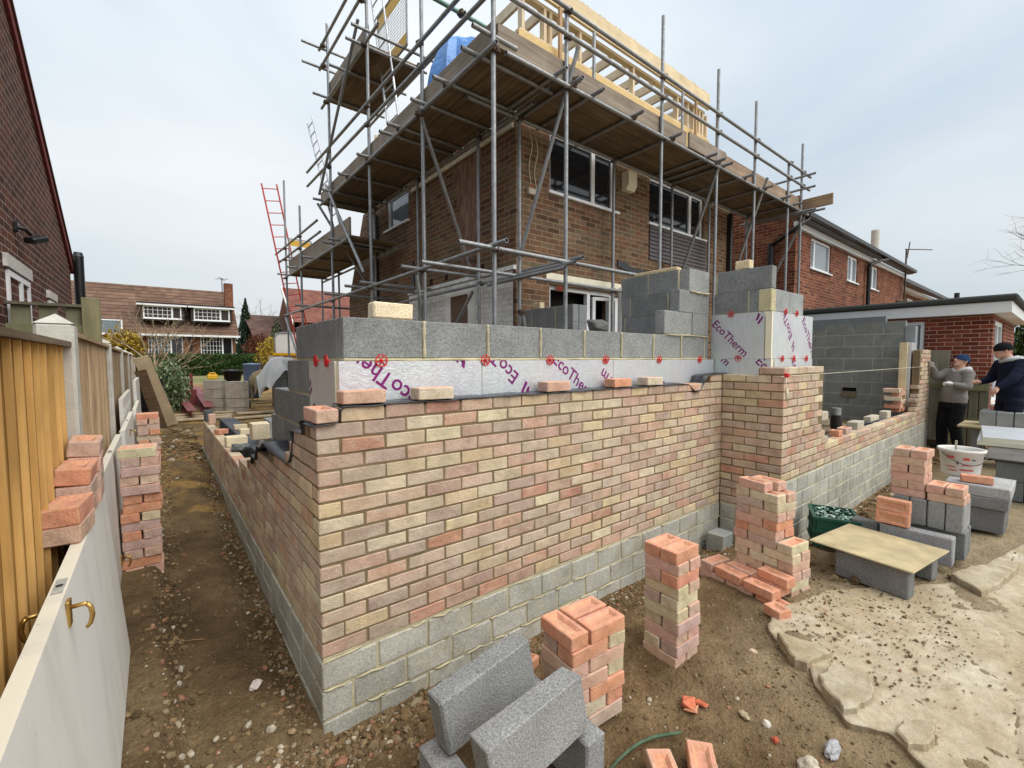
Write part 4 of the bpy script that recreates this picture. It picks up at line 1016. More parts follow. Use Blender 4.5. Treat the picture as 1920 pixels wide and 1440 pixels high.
# upper loading bay
for z in (6.92, 7.28): tube('guard_rail', (2.08, 4.3, z), (2.08, 7.0, z)); tube('guard_rail', (1.75, 6.92, z), (3.2, 6.92, z))
tube('ledger', (2.13, 4.3, 6.27), (2.13, 7.1, 6.27)); tube('ledger', (3.1, 4.3, 6.27), (3.1, 7.1, 6.27))
for y in (4.95, 5.75, 6.75): tube('transom', (1.88, y, 6.32), (3.25, y, 6.32))
tube('transom', (1.9, 4.75, 6.42), (3.3, 4.75, 6.42))
# transoms under the boards
for x in (3.0, 3.26, 3.61, 4.37, 5.26, 6.25, 6.52, 6.76, 7.5, 8.3, 9.12, 9.72): tube('transom', (x, 1.36, 4.553), (x, 2.52, 4.553))
for y in (1.80, 2.39, 2.93, 3.64, 3.90, 4.77, 5.67, 6.58, 7.18): tube('transom', (1.95, y, 4.553), (3.2, y, 4.553))
for y in (6.2, 6.5, 8.0, 9.3, 10.4): tube('transom', (1.92, y, 3.58), (3.2, y, 3.58))
for y in (5.3, 6.4, 8.6): tube('transom', (1.90, y, 2.63), (3.2, y, 2.63))
for y in (3.3, 4.8): tube('transom', (1.96, y, 2.63), (3.2, y, 2.63))
tube('transom', (10.15, 1.1, 4.46), (10.15, 2.6, 4.46)); tube('transom', (9.8, 1.15, 4.40), (9.8, 2.6, 4.40))
# braces
for p, q in (((3.30, 1.47, 4.95), (3.14, 2.33, 2.72)), ((6.62, 1.47, 4.62), (6.82, 2.33, 2.75)), ((8.28, 1.45, 4.72), (8.55, 2.33, 2.55)), ((10.25, 1.5, 4.4), (10.45, 2.33, 2.9)),
             ((2.08, 3.0, 4.52), (3.02, 3.3, 2.75)), ((2.07, 6.75, 4.70), (2.07, 4.9, 2.80)), ((2.05, 7.25, 4.5), (2.95, 7.1, 3.0)), ((2.04, 4.85, 6.6), (2.04, 7.08, 4.62)),
             ((2.08, 3.1, 2.5), (2.5, 3.3, .4)), ((2.1, 10.5, 2.5), (2.2, 9.0, .8)), ((3.06, 3.3, 2.4), (3.02, 5.0, .7)), ((3.18, 2.30, 1.98), (3.35, 2.2, .7))): tube('brace', p, q)
tube('green_tube', (1.55, 2.35, 5.36), (3.4, 2.35, 5.36), 'greenm')
tube('guard_rail', (1.95, 1.60, 4.66), (2.5, 1.60, 4.66))
# couplers
def coupler(x, y, z):
    m = MB(); s_ = .040; Mx = Matrix.Translation((x, y, z)) @ Euler((R.uniform(-.2, .2), R.uniform(-.2, .2), R.uniform(0, 3))).to_matrix().to_4x4()
    m.cbox(-s_, s_, -s_, s_, -.028, .028, .008, M=Mx); m.cbox(-.012, .012, -.062, .05, -.012, .012, .003, M=Mx); m.cbox(-.05, .058, -.01, .01, -.01, .01, .003, M=Mx)
    m.build('coupler', M['clamp'], sf)
cps = []
for x in (2.18, 3.21, 5.10, 6.66, 8.03, 9.55, 10.25):
    for z in (4.5, 5.06, 5.34): cps.append((x, 1.545, z))
    if x < 6: cps.append((x, 1.545, 2.55))
for y in (3.08, 4.86, 6.82):
    for z in (4.5, 5.08, 5.36, 2.57): cps.append((2.155, y, z))
for y in (9.15, 10.62):
    for z in (3.53, 4.28, 4.0, 2.57): cps.append((2.155, y, z))
for x in (3.20, 5.10, 6.72, 8.02, 9.62): cps.append((x, 2.4, 4.5))
for x in (3.20, 5.10): cps.append((x, 2.38, 2.5))
for y in (3.12, 4.95, 6.85): cps += [(3.075, y, 4.5), (3.075, y, 2.5)]
for x in (3.26, 4.37, 5.26, 6.5, 7.5, 8.3, 9.12): cps.append((x, 1.52, 4.528))
for y in (2.39, 3.64, 4.77, 5.67, 6.58): cps.append((2.13, y, 4.528))
for y in (4.86, 6.82): cps += [(2.13, y, 6.27), (2.1, y, 6.92), (2.1, y, 7.28)]
cps += [(3.30, 1.50, 4.60), (3.18, 2.36, 2.78), (3.20, 2.36, 2.05), (2.09, 3.0, 4.45), (3.03, 3.25, 2.85), (2.3, 2.35, 5.36)]
for c_ in cps[:96]: coupler(*c_)
# platforms
def boards_x(x0, x1, y0, n, z, mat='board'):
    for i in range(n):
        x = x0; k0 = R.uniform(.8, 2.4)
        while x < x1:
            e = min(x+k0, x1); k0 = 2.9; k = R.uniform(.80, 1.12)
            m = MB(); m.cbox(x+.004, e-.004, y0+.227*i+.003, y0+.227*(i+1)-.003, z, z+.038, .003, (k, k*.99, k*.97), jit=.0015); m.build('platform_board', M[mat], sf); x = e
def boards_y(y0, y1, x0, n, z, mat='boardy'):
    for i in range(n):
        y = y0; k0 = R.uniform(.8, 2.4)
        while y < y1:
            e = min(y+k0, y1); k0 = 2.9; k = R.uniform(.80, 1.12)
            m = MB(); m.cbox(x0+.227*i+.003, x0+.227*(i+1)-.003, y+.004, e-.004, z, z+.038, .003, (k, k*.99, k*.97), jit=.0015); m.build('platform_board', M[mat], sf); y = e
boards_x(3.14, 10.3, 1.60, 4, 4.580); boards_y(1.60, 7.55, 2.215, 4, 4.580)
boards_y(5.95, 10.55, 2.215, 4, 3.608); boards_y(4.95, 6.95, 2.215, 4, 6.348)
def toe_x(x0, x1, y, z, h=.225, col=(1, 1, 1)): m = MB(); m.cbox(x0, x1, y, y+.038, z, z+h, .003, col, jit=.002); m.build('toe_board', M['toe'], sf)
def toe_y(y0, y1, x, z, h=.225, col=(1, 1, 1)): m = MB(); m.cbox(x, x+.038, y0, y1, z, z+h, .003, col, jit=.002); m.build('toe_board', M['toey'], sf)
toe_x(2.26, 5.8, 1.60, 4.600); toe_x(5.82, 6.95, 1.56, 4.60, .225); toe_x(6.97, 10.3, 1.60, 4.60, col=(1.12, .98, .86))
toe_y(1.62, 4.6, 2.215, 4.600, .24); toe_y(4.62, 7.6, 2.215, 4.60, .235)
toe_y(1.02, 2.5, 10.32, 4.57, .225, (1.1, .9, .72)); toe_y(5.95, 10.5, 2.215, 3.63, .33); toe_y(4.95, 6.95, 2.215, 6.37, .30)
m = MB(); m.cbox(2.25, 3.1, 1.57, 1.60, 4.56, 4.585, .003, (.9, .88, .8)); m.build('batten', M['toe'], sf)
# ---------------------------------------------------------------- ladders, gates, tarpaulin
def ladder(p, q, width_dir, w, n, mat, label, rail=.020, rung=.012):
    p, q, wd = Vector(p), Vector(q), Vector(width_dir).normalized()
    t = thing('ladder', label, 'ladder', tuple(p))
    for s_ in (-.5, .5):
        m = MB(); m.tube(p+wd*w*s_, q+wd*w*s_, rail, 8); m.build('rail', M[mat], t)
    for i in range(n):
        c = p+(q-p)*((i+.6)/n); m = MB(); m.tube(c-wd*w/2, c+wd*w/2, rung, 6); m.build('rung', M[mat], t)
ladder((2.6, 4.72, 4.62), (2.6, 5.55, 7.9), (0, 1, 0), .40, 12, 'alu', 'long metal ladder from the main platform up past the yellow mesh gate')
ladder((2.35, 6.8, 3.65), (2.35, 8.75, 6.78), (0, 1, .0), .36, 12, 'alu', 'narrow grey ladder leaning out at the left corner of the scaffold')
M['redlad'] = simple('red ladder paint', s2l(196, 62, 54), .5, var=.12, bump=0)
ladder((2.93, 11.1, .3), (1.93, 11.1, 6.0), (1, 0, .17), .36, 19, 'redlad', 'tall red ladder leaning outside the far left end of the scaffold')
def gate(c, axis, w, h, label, tilt=0):
    t = thing('mesh_gate', label, 'gate', c)
    def P(u, v, d=0): return (c[0]+(u if axis == 'x' else d), c[1]+(u if axis == 'y' else d), c[2]+v)
    M.setdefault('yel', simple('yellow sheet', s2l(222, 176, 62), .5, var=.05, bump=0))
    m = MB()
    for a, b in (((0, 0), (w, 0)), ((0, h), (w, h)), ((0, 0), (0, h)), ((w, 0), (w, h))): m.tube(P(*a), P(*b), .016, 8)
    m.build('gate_frame', M['galv'], t)
    m = MB()
    for z0, z1 in ((.03, h*.2), (h*.78, h-.03)):
        a, b = P(.02, z0, -.004), P(w-.02, z1, .004); m.box(min(a[0], b[0]), max(a[0], b[0]), min(a[1], b[1]), max(a[1], b[1]), a[2], b[2])
        m.build('yellow_panel', M['yel'], t); m = MB()
    m = MB(); n = int(w/.055)
    for i in range(1, n): m.tube(P(w*i/n, h*.2), P(w*i/n, h*.78), .003, 4)
    k = int(h*.58/.055)
    for i in range(1, k): z = h*.2+h*.58*i/k; m.tube(P(0.016, z), P(w-.016, z), .003, 4)
    m.build('wire_mesh', M['galv'], t)
gate((2.75, 4.65, 6.42), 'y', 1.15, 1.05, 'yellow and mesh loading bay gate on the highest platform')
gate((2.25, 10.6, 3.75), 'x', .55, .80, 'small yellow topped mesh gate on the low far left platform')
m = MB(); n = 22; vs = []; rt = random.Random(2)
for j in range(n):
    for i in range(n):
        u, v = i/(n-1), j/(n-1); a = 2*PI*u
        r_ = (.12+.30*v**.7)*(1+.16*math.sin(a*4+v*3)+.08*math.sin(a*9+1)); z = .86*(1-v**1.6)+.05*math.sin(a*5+v*5)*v+.05*abs(noise.noise(Vector((u*9, v*6, 3))))
        q_ = abs(math.sin(a*3.5+v*2)); vs.append((2.68+r_*math.cos(a)*(.9+.12*q_), 3.0+r_*math.sin(a)*(1.2+.15*q_), 4.64+z))
m.add(vs, [(j*n+i, j*n+i+1, (j+1)*n+i+1, (j+1)*n+i) for j in range(n-1) for i in range(n-1)], smooth=True)
M['tarp'] = simple('blue tarpaulin', s2l(96, 150, 220), .4, var=.08, bump=.5, bscale=14, bdist=.03)
tag(m.build('tarpaulin', M['tarp'], smooth_all=False), 'bright blue tarpaulin bundled over materials on the left platform', 'tarpaulin')
m = MB(); m.box(2.58, 2.64, 2.2, 3.5, 5.28, 5.36, s2l(112, 60, 48)); tag(m.build('steel_joist', M['stone']), 'red brown beam lying across the bundle under the blue tarpaulin', 'beam') if 0 else None
# ---------------------------------------------------------------- neighbours and street
def roof_plane(mb, p0, p1, p2, p3, su, sv):
    """quad p0..p3 (p0->p1 along the eaves, p3/p2 above) with tile coordinates in Col"""
    o = len(mb.v); n = 8; vs = []
    for j in range(2):
        for i in range(2): pass
    P = [Vector(q) for q in (p0, p1, p2, p3)]
    mb.v += [tuple(q) for q in P]; mb.f.append([o, o+1, o+2, o+3]); mb.c.append(('uv', [(0, 0), (su, 0), (su, sv), (0, sv)])); mb.sm.append(False)
def build_uv(mb, name, mat, parent):
    cols = mb.c; mb.c = [(1, 1, 1)]*len(cols); o = mb.build(name, mat, parent)
    ca = o.data.color_attributes['Col']; li = 0; dat = []
    for p, c in zip(o.data.polygons, cols):
        if c[0] == 'uv':
            for (u, v) in c[1]: dat += [u/100, v/100, 0, 1]
        else: dat += [0.001, .0015, 0, 1]*p.loop_total
    ca.data.foreach_set('color', dat); return o
# gable end house on the left
gh = thing('gable_house', 'tall dark brick gable of the neighbouring house beyond the fence', 'house', (-1.53, 6, .0))
m = MB(); GX = -1.53
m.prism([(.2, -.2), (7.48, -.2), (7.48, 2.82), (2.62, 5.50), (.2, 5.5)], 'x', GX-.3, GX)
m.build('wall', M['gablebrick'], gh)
m = MB(); m.prism([(7.56, 2.76), (7.60, 2.86), (2.60, 5.62), (2.55, 5.52)], 'x', GX-.30, GX+.03, s2l(120, 64, 62)); m.build('bargeboard', M['stone'], gh)
m = MB(); m.prism([(7.64, 2.86), (7.64, 2.90), (2.60, 5.68), (2.60, 5.63)], 'x', GX-5, GX+.045, s2l(96, 66, 60)); m.build('roof', M['stone'], gh)
window(gh, 'y', GX, 3.50, 4.36, 1.3, 2.20, mull=(4.0,), glass='glassd', fw=.05, rec=-.02, out=1)
m = MB(); m.box(GX, GX+.03, 3.44, 4.42, 2.22, 2.33, s2l(206, 202, 196)); m.build('lintel', M['stone'], gh)
window(gh, 'y', GX, 5.40, 5.84, 1.6, 2.14, glass='glassd', fw=.04, rec=-.02, out=1)
m = MB(); m.box(GX, GX+.03, 5.34, 5.90, 2.16, 2.25, s2l(206, 202, 196)); m.build('lintel', M['stone'], gh)
m = MB(); m.tube((GX+.09, 7.56, .5), (GX+.09, 7.56, 3.03), .065, 14); m.tube((GX+.09, 7.56, 3.03), (GX+.09, 7.56, 3.10), .07, 14, r2=.05); m.build('flue', M['blackp'], gh)
m = MB(); m.cbox(GX, GX+.03, 3.88, 3.98, 2.61, 2.69, .005); m.path([(GX+.02, 3.93, 2.65), (GX+.06, 3.97, 2.645), (GX+.09, 4.02, 2.61)], .018, 8); Mx = Matrix.Translation((GX+.115, 4.10, 2.585)) @ Euler((.35, .1, -.4)).to_matrix().to_4x4()
m.cbox(-.045, .045, -.10, .10, -.028, .028, .01, M=Mx); m.build('floodlight', M['blackp'], gh)
# garden fence --------------------------------------------------------
fe = thing('garden_fence', 'timber fence panels between tall white concrete posts along the passage', 'fence', (-.93, .7, 0))
fpos = [(-.900, -2.4), (-.915, .72), (-.952, 3.55), (-.996, 6.6), (-1.03, 9.6), (-1.06, 12.4), (-1.09, 15.2)]
for i, (x, y) in enumerate(fpos):
    m = MB(); h = .065; z1 = 1.60-.004*i; gz = -.25
    m.cbox(x-h, x+h, y-h, y+h, gz, z1, .012); m.add([(x-h, y-h, z1-.002), (x+h, y-h, z1-.002), (x+h, y+h, z1-.002), (x-h, y+h, z1-.002), (x, y, z1+.045)], [(0, 1, 4), (1, 2, 4), (2, 3, 4), (3, 0, 4)])
    m.build('concrete_post', M['concrete'], fe)
    if i:
        m = MB()
M['feather'] = mat_wood('new feather-edge boards', s2l(178, 138, 76), s2l(148, 110, 56), 'z', 22, bump=.2)
M['oldpanel'] = mat_wood('weathered fence boards', s2l(184, 160, 126), s2l(152, 126, 94), 'z', 22, bump=.3)
for i in range(len(fpos)-1):
    (xa, ya), (xb, yb) = fpos[i], fpos[i+1]; ya += .065; yb -= .065
    t = lambda y: xa+(xb-xa)*(y-ya)/(yb-ya); m = MB()
    top = 1.49 if i < 1 else 1.545; n = int((yb-ya)/.125); rz = random.Random(i)
    for k in range(n):
        y = ya+(yb-ya)*k/n; y2 = ya+(yb-ya)*(k+1)/n; x = t(y)+.01; kk = rz.uniform(.85, 1.12)
        if i < 2:  # feather edged: thick lip standing proud
            d = (1.5, 1.6, 1.9) if i == 0 else (1.15, 1.15, 1.15)
            m.prism([(x, y), (x+.024, y+.001), (x+.022, y+.017), (x+.006, y2+.01), (x, y2+.01)], 'z', .02, top, (kk, kk, kk))
            m.box(x+.012, x+.0275, y-.001, y+.0125, .02, top-.001, (kk*d[0]*1.12, kk*d[1]*1.15, kk*d[2]*1.25))
        else: m.box(x+.004, x+.018+.004*(k % 2), y, y2-.004, .0, top-.02, (kk, kk, kk))
    m.build('feather_edge_panel' if i < 1 else 'board_panel', M['feather'] if i < 1 else M['oldpanel'], fe)
    m = MB(); x = t(ya)+.0; m.prism([(t(ya)-.03, ya), (t(ya)+.055, ya), (t(yb)+.055, yb), (t(yb)-.03, yb)], 'z', top, top+.022); m.build('capping', M['oldpanel'] if i else M['boardy'], fe)
tf = thing('low_slatted_fence', 'grey green slatted timber fence with a gappy top behind the white concrete post', 'fence', (-1.3, 3.4, 0))
M['mossy'] = mat_wood('mossy timber', s2l(138, 132, 110), s2l(112, 108, 90), 'z', 16)
for k in range(3):
    x = -1.17-.165*k; m = MB(); m.box(x, x+.115, 3.42, 3.44, .0, 1.90, (.95, .98, .92)); m.build('slat', M['mossy'], tf)
m = MB(); m.box(-1.53, -1.06, 3.39, 3.415, 1.60, 1.74, (.95, 1, .8)); m.box(-1.53, -1.06, 3.38, 3.45, 1.901, 1.925, (.7, .7, .7)); m.build('rail', M['mossy'], tf)
m = MB(); m.cbox(-1.065, -.945, 3.38, 3.50, .0, 1.99, .004, (1.15, 1.15, .95)); m.build('post', M['mossy'], tf)
# far dormer house ---------------------------------------------------
dh = thing('dormer_house', 'brown tiled house with two white dormer windows and an end chimney across the street', 'house', (0, 34, .5))
Y = 34; m = MB(); wall(m, 'x', Y, .3, -14, 3.85, .3, 3.12, [(-.85, .92, 1.76, 2.95), (1.86, 3.68, 1.76, 2.95)]); m.box(3.55, 3.85, Y+.3, Y+7, .3, 3.1)
m.prism([(Y+.0, 3.1), (Y+7, 3.1), (Y+3.2, 6.38)], 'x', 3.60, 3.85); m.build('wall', M['redbrick'], dh)
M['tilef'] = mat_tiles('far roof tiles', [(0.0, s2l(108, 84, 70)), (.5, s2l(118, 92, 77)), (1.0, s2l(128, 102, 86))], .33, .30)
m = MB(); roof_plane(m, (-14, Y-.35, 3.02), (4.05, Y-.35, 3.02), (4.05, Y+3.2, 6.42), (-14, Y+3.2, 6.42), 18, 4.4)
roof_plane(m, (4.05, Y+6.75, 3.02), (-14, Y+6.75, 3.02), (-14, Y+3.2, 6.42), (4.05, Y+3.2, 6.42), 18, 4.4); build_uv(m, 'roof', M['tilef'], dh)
m = MB(); m.box(-14, 4.1, Y-.42, Y-.34, 2.93, 3.05); m.build('gutter', M['upvc'], dh)
m = MB(); m.box(3.42, 3.92, Y+.9, Y+1.5, 3.9, 6.75); m.build('chimney', M['redbrick'], dh)
m = MB(); m.tube((3.5, Y+3.0, 6.3), (3.5, Y+3.0, 7.4), .03, 6); m.tube((3.1, Y+3, 7.3), (3.9, Y+3, 7.35), .02, 5); m.tube((3.3, Y+3, 7.45), (3.7, Y+3, 7.2), .02, 5); m.build('aerial', M['clamp'], dh)
for a, b, mu in ((-1.02, .90, .42), (1.55, 3.55, 3.02)):
    m = MB(); m.box(a-.15, b+.15, Y-.1, Y+1.6, 3.9, 4.80, s2l(70, 62, 60)); m.box(a-.3, b+.3, Y-.3, Y+2.2, 4.93, 5.02, s2l(56, 52, 52)); dm = m.build('dormer', M['stone'], dh)
    m = MB(); m.box(a-.3, b+.3, Y-.33, Y-.05, 4.82, 4.92); m.build('fascia', M['upvc'], dm)
    window(dh, 'x', Y-.12, a, b, 4.02, 4.82, mull=(mu,), fw=.07, rec=.0, bars=(6, 3, a, mu), glass='glassd', name='dormer_window')
for a, b, mu in ((-.85, .92, .30), (1.86, 3.68, 3.10)): window(dh, 'x', Y, a, b, 1.76, 2.95, mull=(mu,), fw=.06, bars=(7, 4, a, mu), name='window')
window(dh, 'x', Y-.3, -4.1, -2.0, 2.95, 3.85, mull=(-3.2,), fw=.07, rec=0, glass='glassd')
m = MB(); m.box(1.30, 1.42, Y-.12, Y-.02, .4, 3.0); m.build('downpipe', M['blackp'], dh)
# two more houses behind
h2 = thing('low_roof_house', 'low brown roofed bungalow right of the dark conifer', 'house', (7.5, 44, .5))
m = MB(); m.box(6.6, 12, 44, 50, .3, 3.4); m.prism([(44, 3.4), (50, 3.4), (47.5, 5.4)], 'x', 6.6, 6.85); m.build('wall', M['gablebrick'], h2)
m = MB(); roof_plane(m, (6.45, 43.6, 3.3), (12, 43.6, 3.3), (12, 47.5, 5.75), (6.2, 47.5, 5.75), 6, 5); build_uv(m, 'roof', mat_tiles('dark roof tiles', [(0.0, s2l(92, 72, 66)), (1.0, s2l(112, 88, 78))], .33, .3), h2)
h3 = thing('red_roof_house', 'red tiled house with a brick gable seen through the lower scaffold', 'house', (11, 43, .5))
m = MB(); wall(m, 'x', 42.2, .3, 9.6, 18, .3, 4.9, []); m.prism([(42.2, .3), (50, .3), (50, 5.0), (46, 8.3), (42.2, 5.0)], 'x', 9.6, 9.9); m.build('wall', M['redbrick'], h3)
m = MB(); roof_plane(m, (9.3, 41.8, 4.8), (18, 41.8, 4.8), (18, 46, 8.4), (9.3, 46, 8.4), 9, 5.5); build_uv(m, 'roof', M['tilesr'], h3)
m = MB(); m.prism([(41.8, 4.6), (41.8, 4.85), (46, 8.5), (46, 8.2)], 'x', 9.22, 9.32); m.build('verge', M['whitepaint'], h3)
m = MB(); m.box(9.55, 9.6, 43.2, 43.9, 3.0, 3.9); m.build('window', M['upvc'], h3)
# red brick terrace on the right -------------------------------------
te = thing('brick_terrace', 'red brick terrace with white upstairs windows and black gutter right of the scaffold', 'house', (11.3, 2.02, -.2))
TY = 2.02; m = MB(); ops = [(12.3, 13.75, 3.68, 4.44), (15.2, 16.15, 3.68, 4.42), (17.4, 18.4, 3.68, 4.42)]
wall(m, 'x', TY, .25, 11.3, 22, -.3, 4.62, ops); wall(m, 'y', 11.3, .25, TY+.25, 9, -.3, 4.62, []); m.prism([(TY, 4.62), (9.4, 4.62), (5.6, 6.7)], 'x', 11.3, 11.55); m.build('wall', M['redbrick'], te)
for o, mu in zip(ops, (12.62, 15.66, 17.9)): window(te, 'x', TY, *o, mull=(mu,), glass='glassd', rec=.03, fw=.06)
m = MB(); roof_plane(m, (11.1, TY-.26, 4.74), (22.1, TY-.26, 4.74), (22.1, 5.6, 7.0), (11.1, 5.6, 7.0), 11, 4.2); roof_plane(m, (11.1, TY-.26, 4.70), (11.1, 5.6, 6.96), (22.1, 5.6, 6.96), (22.1, TY-.26, 4.70), 11, 4); build_uv(m, 'roof', M['tiles'], te)
m = MB(); m.box(11.15, 22.1, TY-.08, TY-.005, 4.46, 4.60); m.build('fascia', M['upvc'], te)
m = MB(); m.box(11.1, 22.12, TY-.26, TY-.085, 4.62, 4.66); m.prism([(TY-.36, 4.65), (TY-.265, 4.64), (TY-.265, 4.74), (TY-.37, 4.74)], 'x', 11.1, 22.12); m.build('gutter', M['blackp'], te)
m = MB(); m.tube((16.95, TY-.10, -.2), (16.95, TY-.10, 4.28), .06, 10); m.path([(16.95, TY-.10, 4.2), (17.0, TY-.12, 4.35), (17.5, TY-.25, 4.52), (18.1, TY-.31, 4.64)], .05, 8); m.build('downpipe', M['blackp'], te)
m = MB(); m.tube((11.2, TY+.5, -.2), (11.2, TY+.5, 4.2), .07, 10); m.path([(11.2, TY+.5, 4.15), (11.0, TY-.1, 4.4), (11.2, TY-.30, 4.62)], .05, 8); m.build('downpipe', M['blackp'], te)
m = MB(); m.tube((18.0, TY+.02, 4.75), (18.0, TY+.02, 5.6), .11, 12); m.build('vent_pipe', M['concrete'], te)
m = MB(); m.box(18.2, 18.65, 4.2, 4.7, 5.6, 7.1); m.tube((18.4, 4.45, 7.1), (18.4, 4.45, 7.45), .12, 8, s2l(150, 90, 70)); m.build('chimney', M['redbrick'], te)
m = MB(); m.tube((21.6, 1.9, 3.2), (21.6, 1.9, 5.5), .028, 6); m.tube((21.45, 1.9, 5.48), (25.0, 1.7, 5.95), .02, 5); m.tube((21.75, 1.9, 5.2), (22.1, 1.9, 5.85), .02, 5); m.tube((20.9, 2.0, 3.55), (21.7, 1.9, 3.6), .03, 5)
m.build('aerial', M['clamp'], te)
t2 = thing('far_terrace', 'lower continuation of the terrace roofs beyond the television aerial', 'house', (22.5, 2.6, -.2))
m = MB(); wall(m, 'x', 2.7, .25, 22.5, 44, -.3, 4.5, [(26.5, 28, 3.3, 4.2), (33, 34.4, 3.3, 4.2)]); m.build('wall', M['redbrick'], t2)
window(t2, 'x', 2.7, 26.5, 28, 3.3, 4.2, mull=(27.2,), fw=.09, glass='glassd'); window(t2, 'x', 2.7, 33, 34.4, 3.3, 4.2, mull=(33.7,), fw=.09)
m = MB(); roof_plane(m, (22.3, 2.2, 4.6), (44, 2.2, 4.6), (44, 6.4, 7.0), (22.3, 6.4, 7.0), 22, 4.4); build_uv(m, 'roof', M['tiles'], t2)
m = MB(); m.box(22.3, 44, 2.1, 2.25, 4.48, 4.62); m.build('gutter', M['blackp'], t2)
m = MB(); m.box(22.3, 44, 2.4, 2.68, 4.34, 4.46); m.build('fascia', M['upvc'], t2)
m = MB(); m.tube((36, 2.2, 4.4), (36, 2.2, 5.2), .12, 8); m.build('vent_pipe', M['blackp'], t2)
# flat roofed extension next door -------------------------------------
ne = thing('flat_roof_extension', 'neighbour brick extension with flat dark roof and white fascia behind the workers', 'building', (11, -1.2, -.2))
NX = 11.0; m = MB(); wall(m, 'y', NX, .22, -1.26, 2.0, -.4, 2.20, [(-.36, 1.06, .1, 2.13)]); wall(m, 'x', -1.26, .22, NX+.22, 15.5, -.4, 2.20, [(11.32, 12.9, .6, 2.12)]); m.build('wall', M['extbrick'], ne)
m = MB(); m.box(NX+.22, 15.5, -1.04, 2.0, 2.05, 2.2, s2l(60, 56, 54)); m.build('ceiling', M['stone'], ne)
m = MB(); m.box(NX+1.2, NX+1.3, -1.0, 2.0, -.2, 2.0, s2l(150, 148, 142)); m.build('inner_wall', M['stone'], ne)
m = MB(); m.box(NX-.16, NX-.13, -1.45, 2.0, 2.21, 2.40); m.box(NX-.16, 15.6, -1.48, -1.451, 2.21, 2.40); m.box(NX-.13, 15.5, -1.45, 2.0, 2.205, 2.23); m.build('fascia', M['upvc'], ne)
m = MB(); m.cbox(NX-.22, 15.7, -1.55, 2.0, 2.405, 2.52, .03, s2l(70, 72, 70)); m.build('roof', M['stone'], ne)
window(ne, 'y', NX, -.36, 1.06, .1, 2.13, mull=(.42,), glass='glassd', fw=.06, rec=.02, name='patio_door')
window(ne, 'x', -1.26, 11.32, 12.9, .6, 2.12, mull=(12.1,), glass='glassd', fw=.08, rec=.02)
# low garden fence beyond the workers
gf = thing('low_timber_fence', 'short mossy timber fence in front of the neighbour brick wall behind the workers', 'fence', (10.9, -1, -.2))
rz = random.Random(12)
for k in range(6):
    y = -.50-.13*k; m = MB(); m.box(10.92, 10.94, y-.115, y, -.25, 1.02+rz.uniform(-.04, .04), (rz.uniform(.8, 1.1),)*3); m.build('pale', M['mossy'], gf)
for z in (.25, .85): m = MB(); m.box(10.88, 10.919, -1.25, -.5, z, z+.09, (1, 1.05, .8)); m.build('rail', M['mossy'], gf)
m = MB(); m.cbox(10.80, 10.88, -.80, -.70, -.3, 1.12, .005, (1.1, 1.15, .8)); m.build('post', M['mossy'], gf)
m = MB(); Mx = Matrix.Translation((10.84, -.28, -.1)) @ Euler((.03, .05, 0)).to_matrix().to_4x4(); m.cbox(0, .02, -.42, .0, 0, 1.68, .003, (1.15, 1.12, 1.2), M=Mx); tag(m.build('grey_board', M['mossy']), 'weathered grey plywood sheet standing between the brick pier and the grey hooded worker', 'board')
# ---------------------------------------------------------------- plants
def mat_leaf(name, c1, c2, c3):
    t = NT(name); g_ = t.n('ShaderNodeNewGeometry')
    c = t.ramp(g_.outputs['Random Per Island'], [(0.0, c1), (.5, c2), (1.0, c3)]); c = t.mix(1, c, t.attr(), 'MULTIPLY')
    return t.set(c, .6, 0, .3)
M['hedge'] = mat_leaf('hedge leaf', s2l(34, 52, 22), s2l(56, 80, 32), s2l(78, 104, 46))
M['laurel'] = mat_leaf('laurel leaf', s2l(62, 84, 54), s2l(104, 122, 84), s2l(168, 178, 142))
M['conif'] = mat_leaf('conifer needles', s2l(28, 42, 32), s2l(46, 64, 46), s2l(62, 82, 58))
M['spruce'] = mat_leaf('spruce needles', s2l(58, 66, 48), s2l(86, 92, 68), s2l(110, 112, 84))
M['gold'] = mat_leaf('golden foliage', s2l(120, 96, 26), s2l(168, 138, 40), s2l(196, 168, 64))
M['beech'] = mat_leaf('brown beech leaf', s2l(78, 46, 32), s2l(112, 68, 48), s2l(140, 92, 66))
M['bark'] = simple('bark', s2l(112, 96, 80), .9, var=.25, bump=.5, bscale=40, bdist=.01)
M['barkp'] = simple('pale bark', s2l(158, 140, 112), .9, var=.25, bump=.4, bscale=40, bdist=.01)
def leaves(m, n, fn, s, rnd):
    for _ in range(n):
        p = Vector(fn()); E = Euler((rnd.uniform(0, 6), rnd.uniform(0, 6), rnd.uniform(0, 6))).to_matrix(); k = rnd.uniform(.6, 1.3)*s
        c = rnd.uniform(.75, 1.15)
        m.add([p+E @ Vector((-k, 0, 0)), p+E @ Vector((0, -k*.45, 0)), p+E @ Vector((k, 0, k*.2)), p+E @ Vector((0, k*.45, 0))], [(0, 1, 2, 3)], (c, c, c))
def ell(c, r, rnd, shell=.5):
    def f():
        while True:
            q = Vector((rnd.gauss(0, 1), rnd.gauss(0, 1), rnd.gauss(0, 1))).normalized()
            rad = (shell+(1-shell)*rnd.random())*(1+.28*noise.noise(q*2.3+Vector(c)))
            return (c[0]+q.x*r[0]*rad, c[1]+q.y*r[1]*rad, c[2]+q.z*r[2]*rad)
    return f
rz = random.Random(77)
he = thing('garden_hedge', 'long clipped dark green hedge in front of the dormer house', 'hedge', (3, 28, .5))
m = MB(); m.box(-3.0, 4.2, 28.15, 28.85, .5, 1.6, s2l(30, 40, 20)); m.build('stems_or_dark_core', M['stone'], he)  # dark core box: shade inside the hedge put into its colour
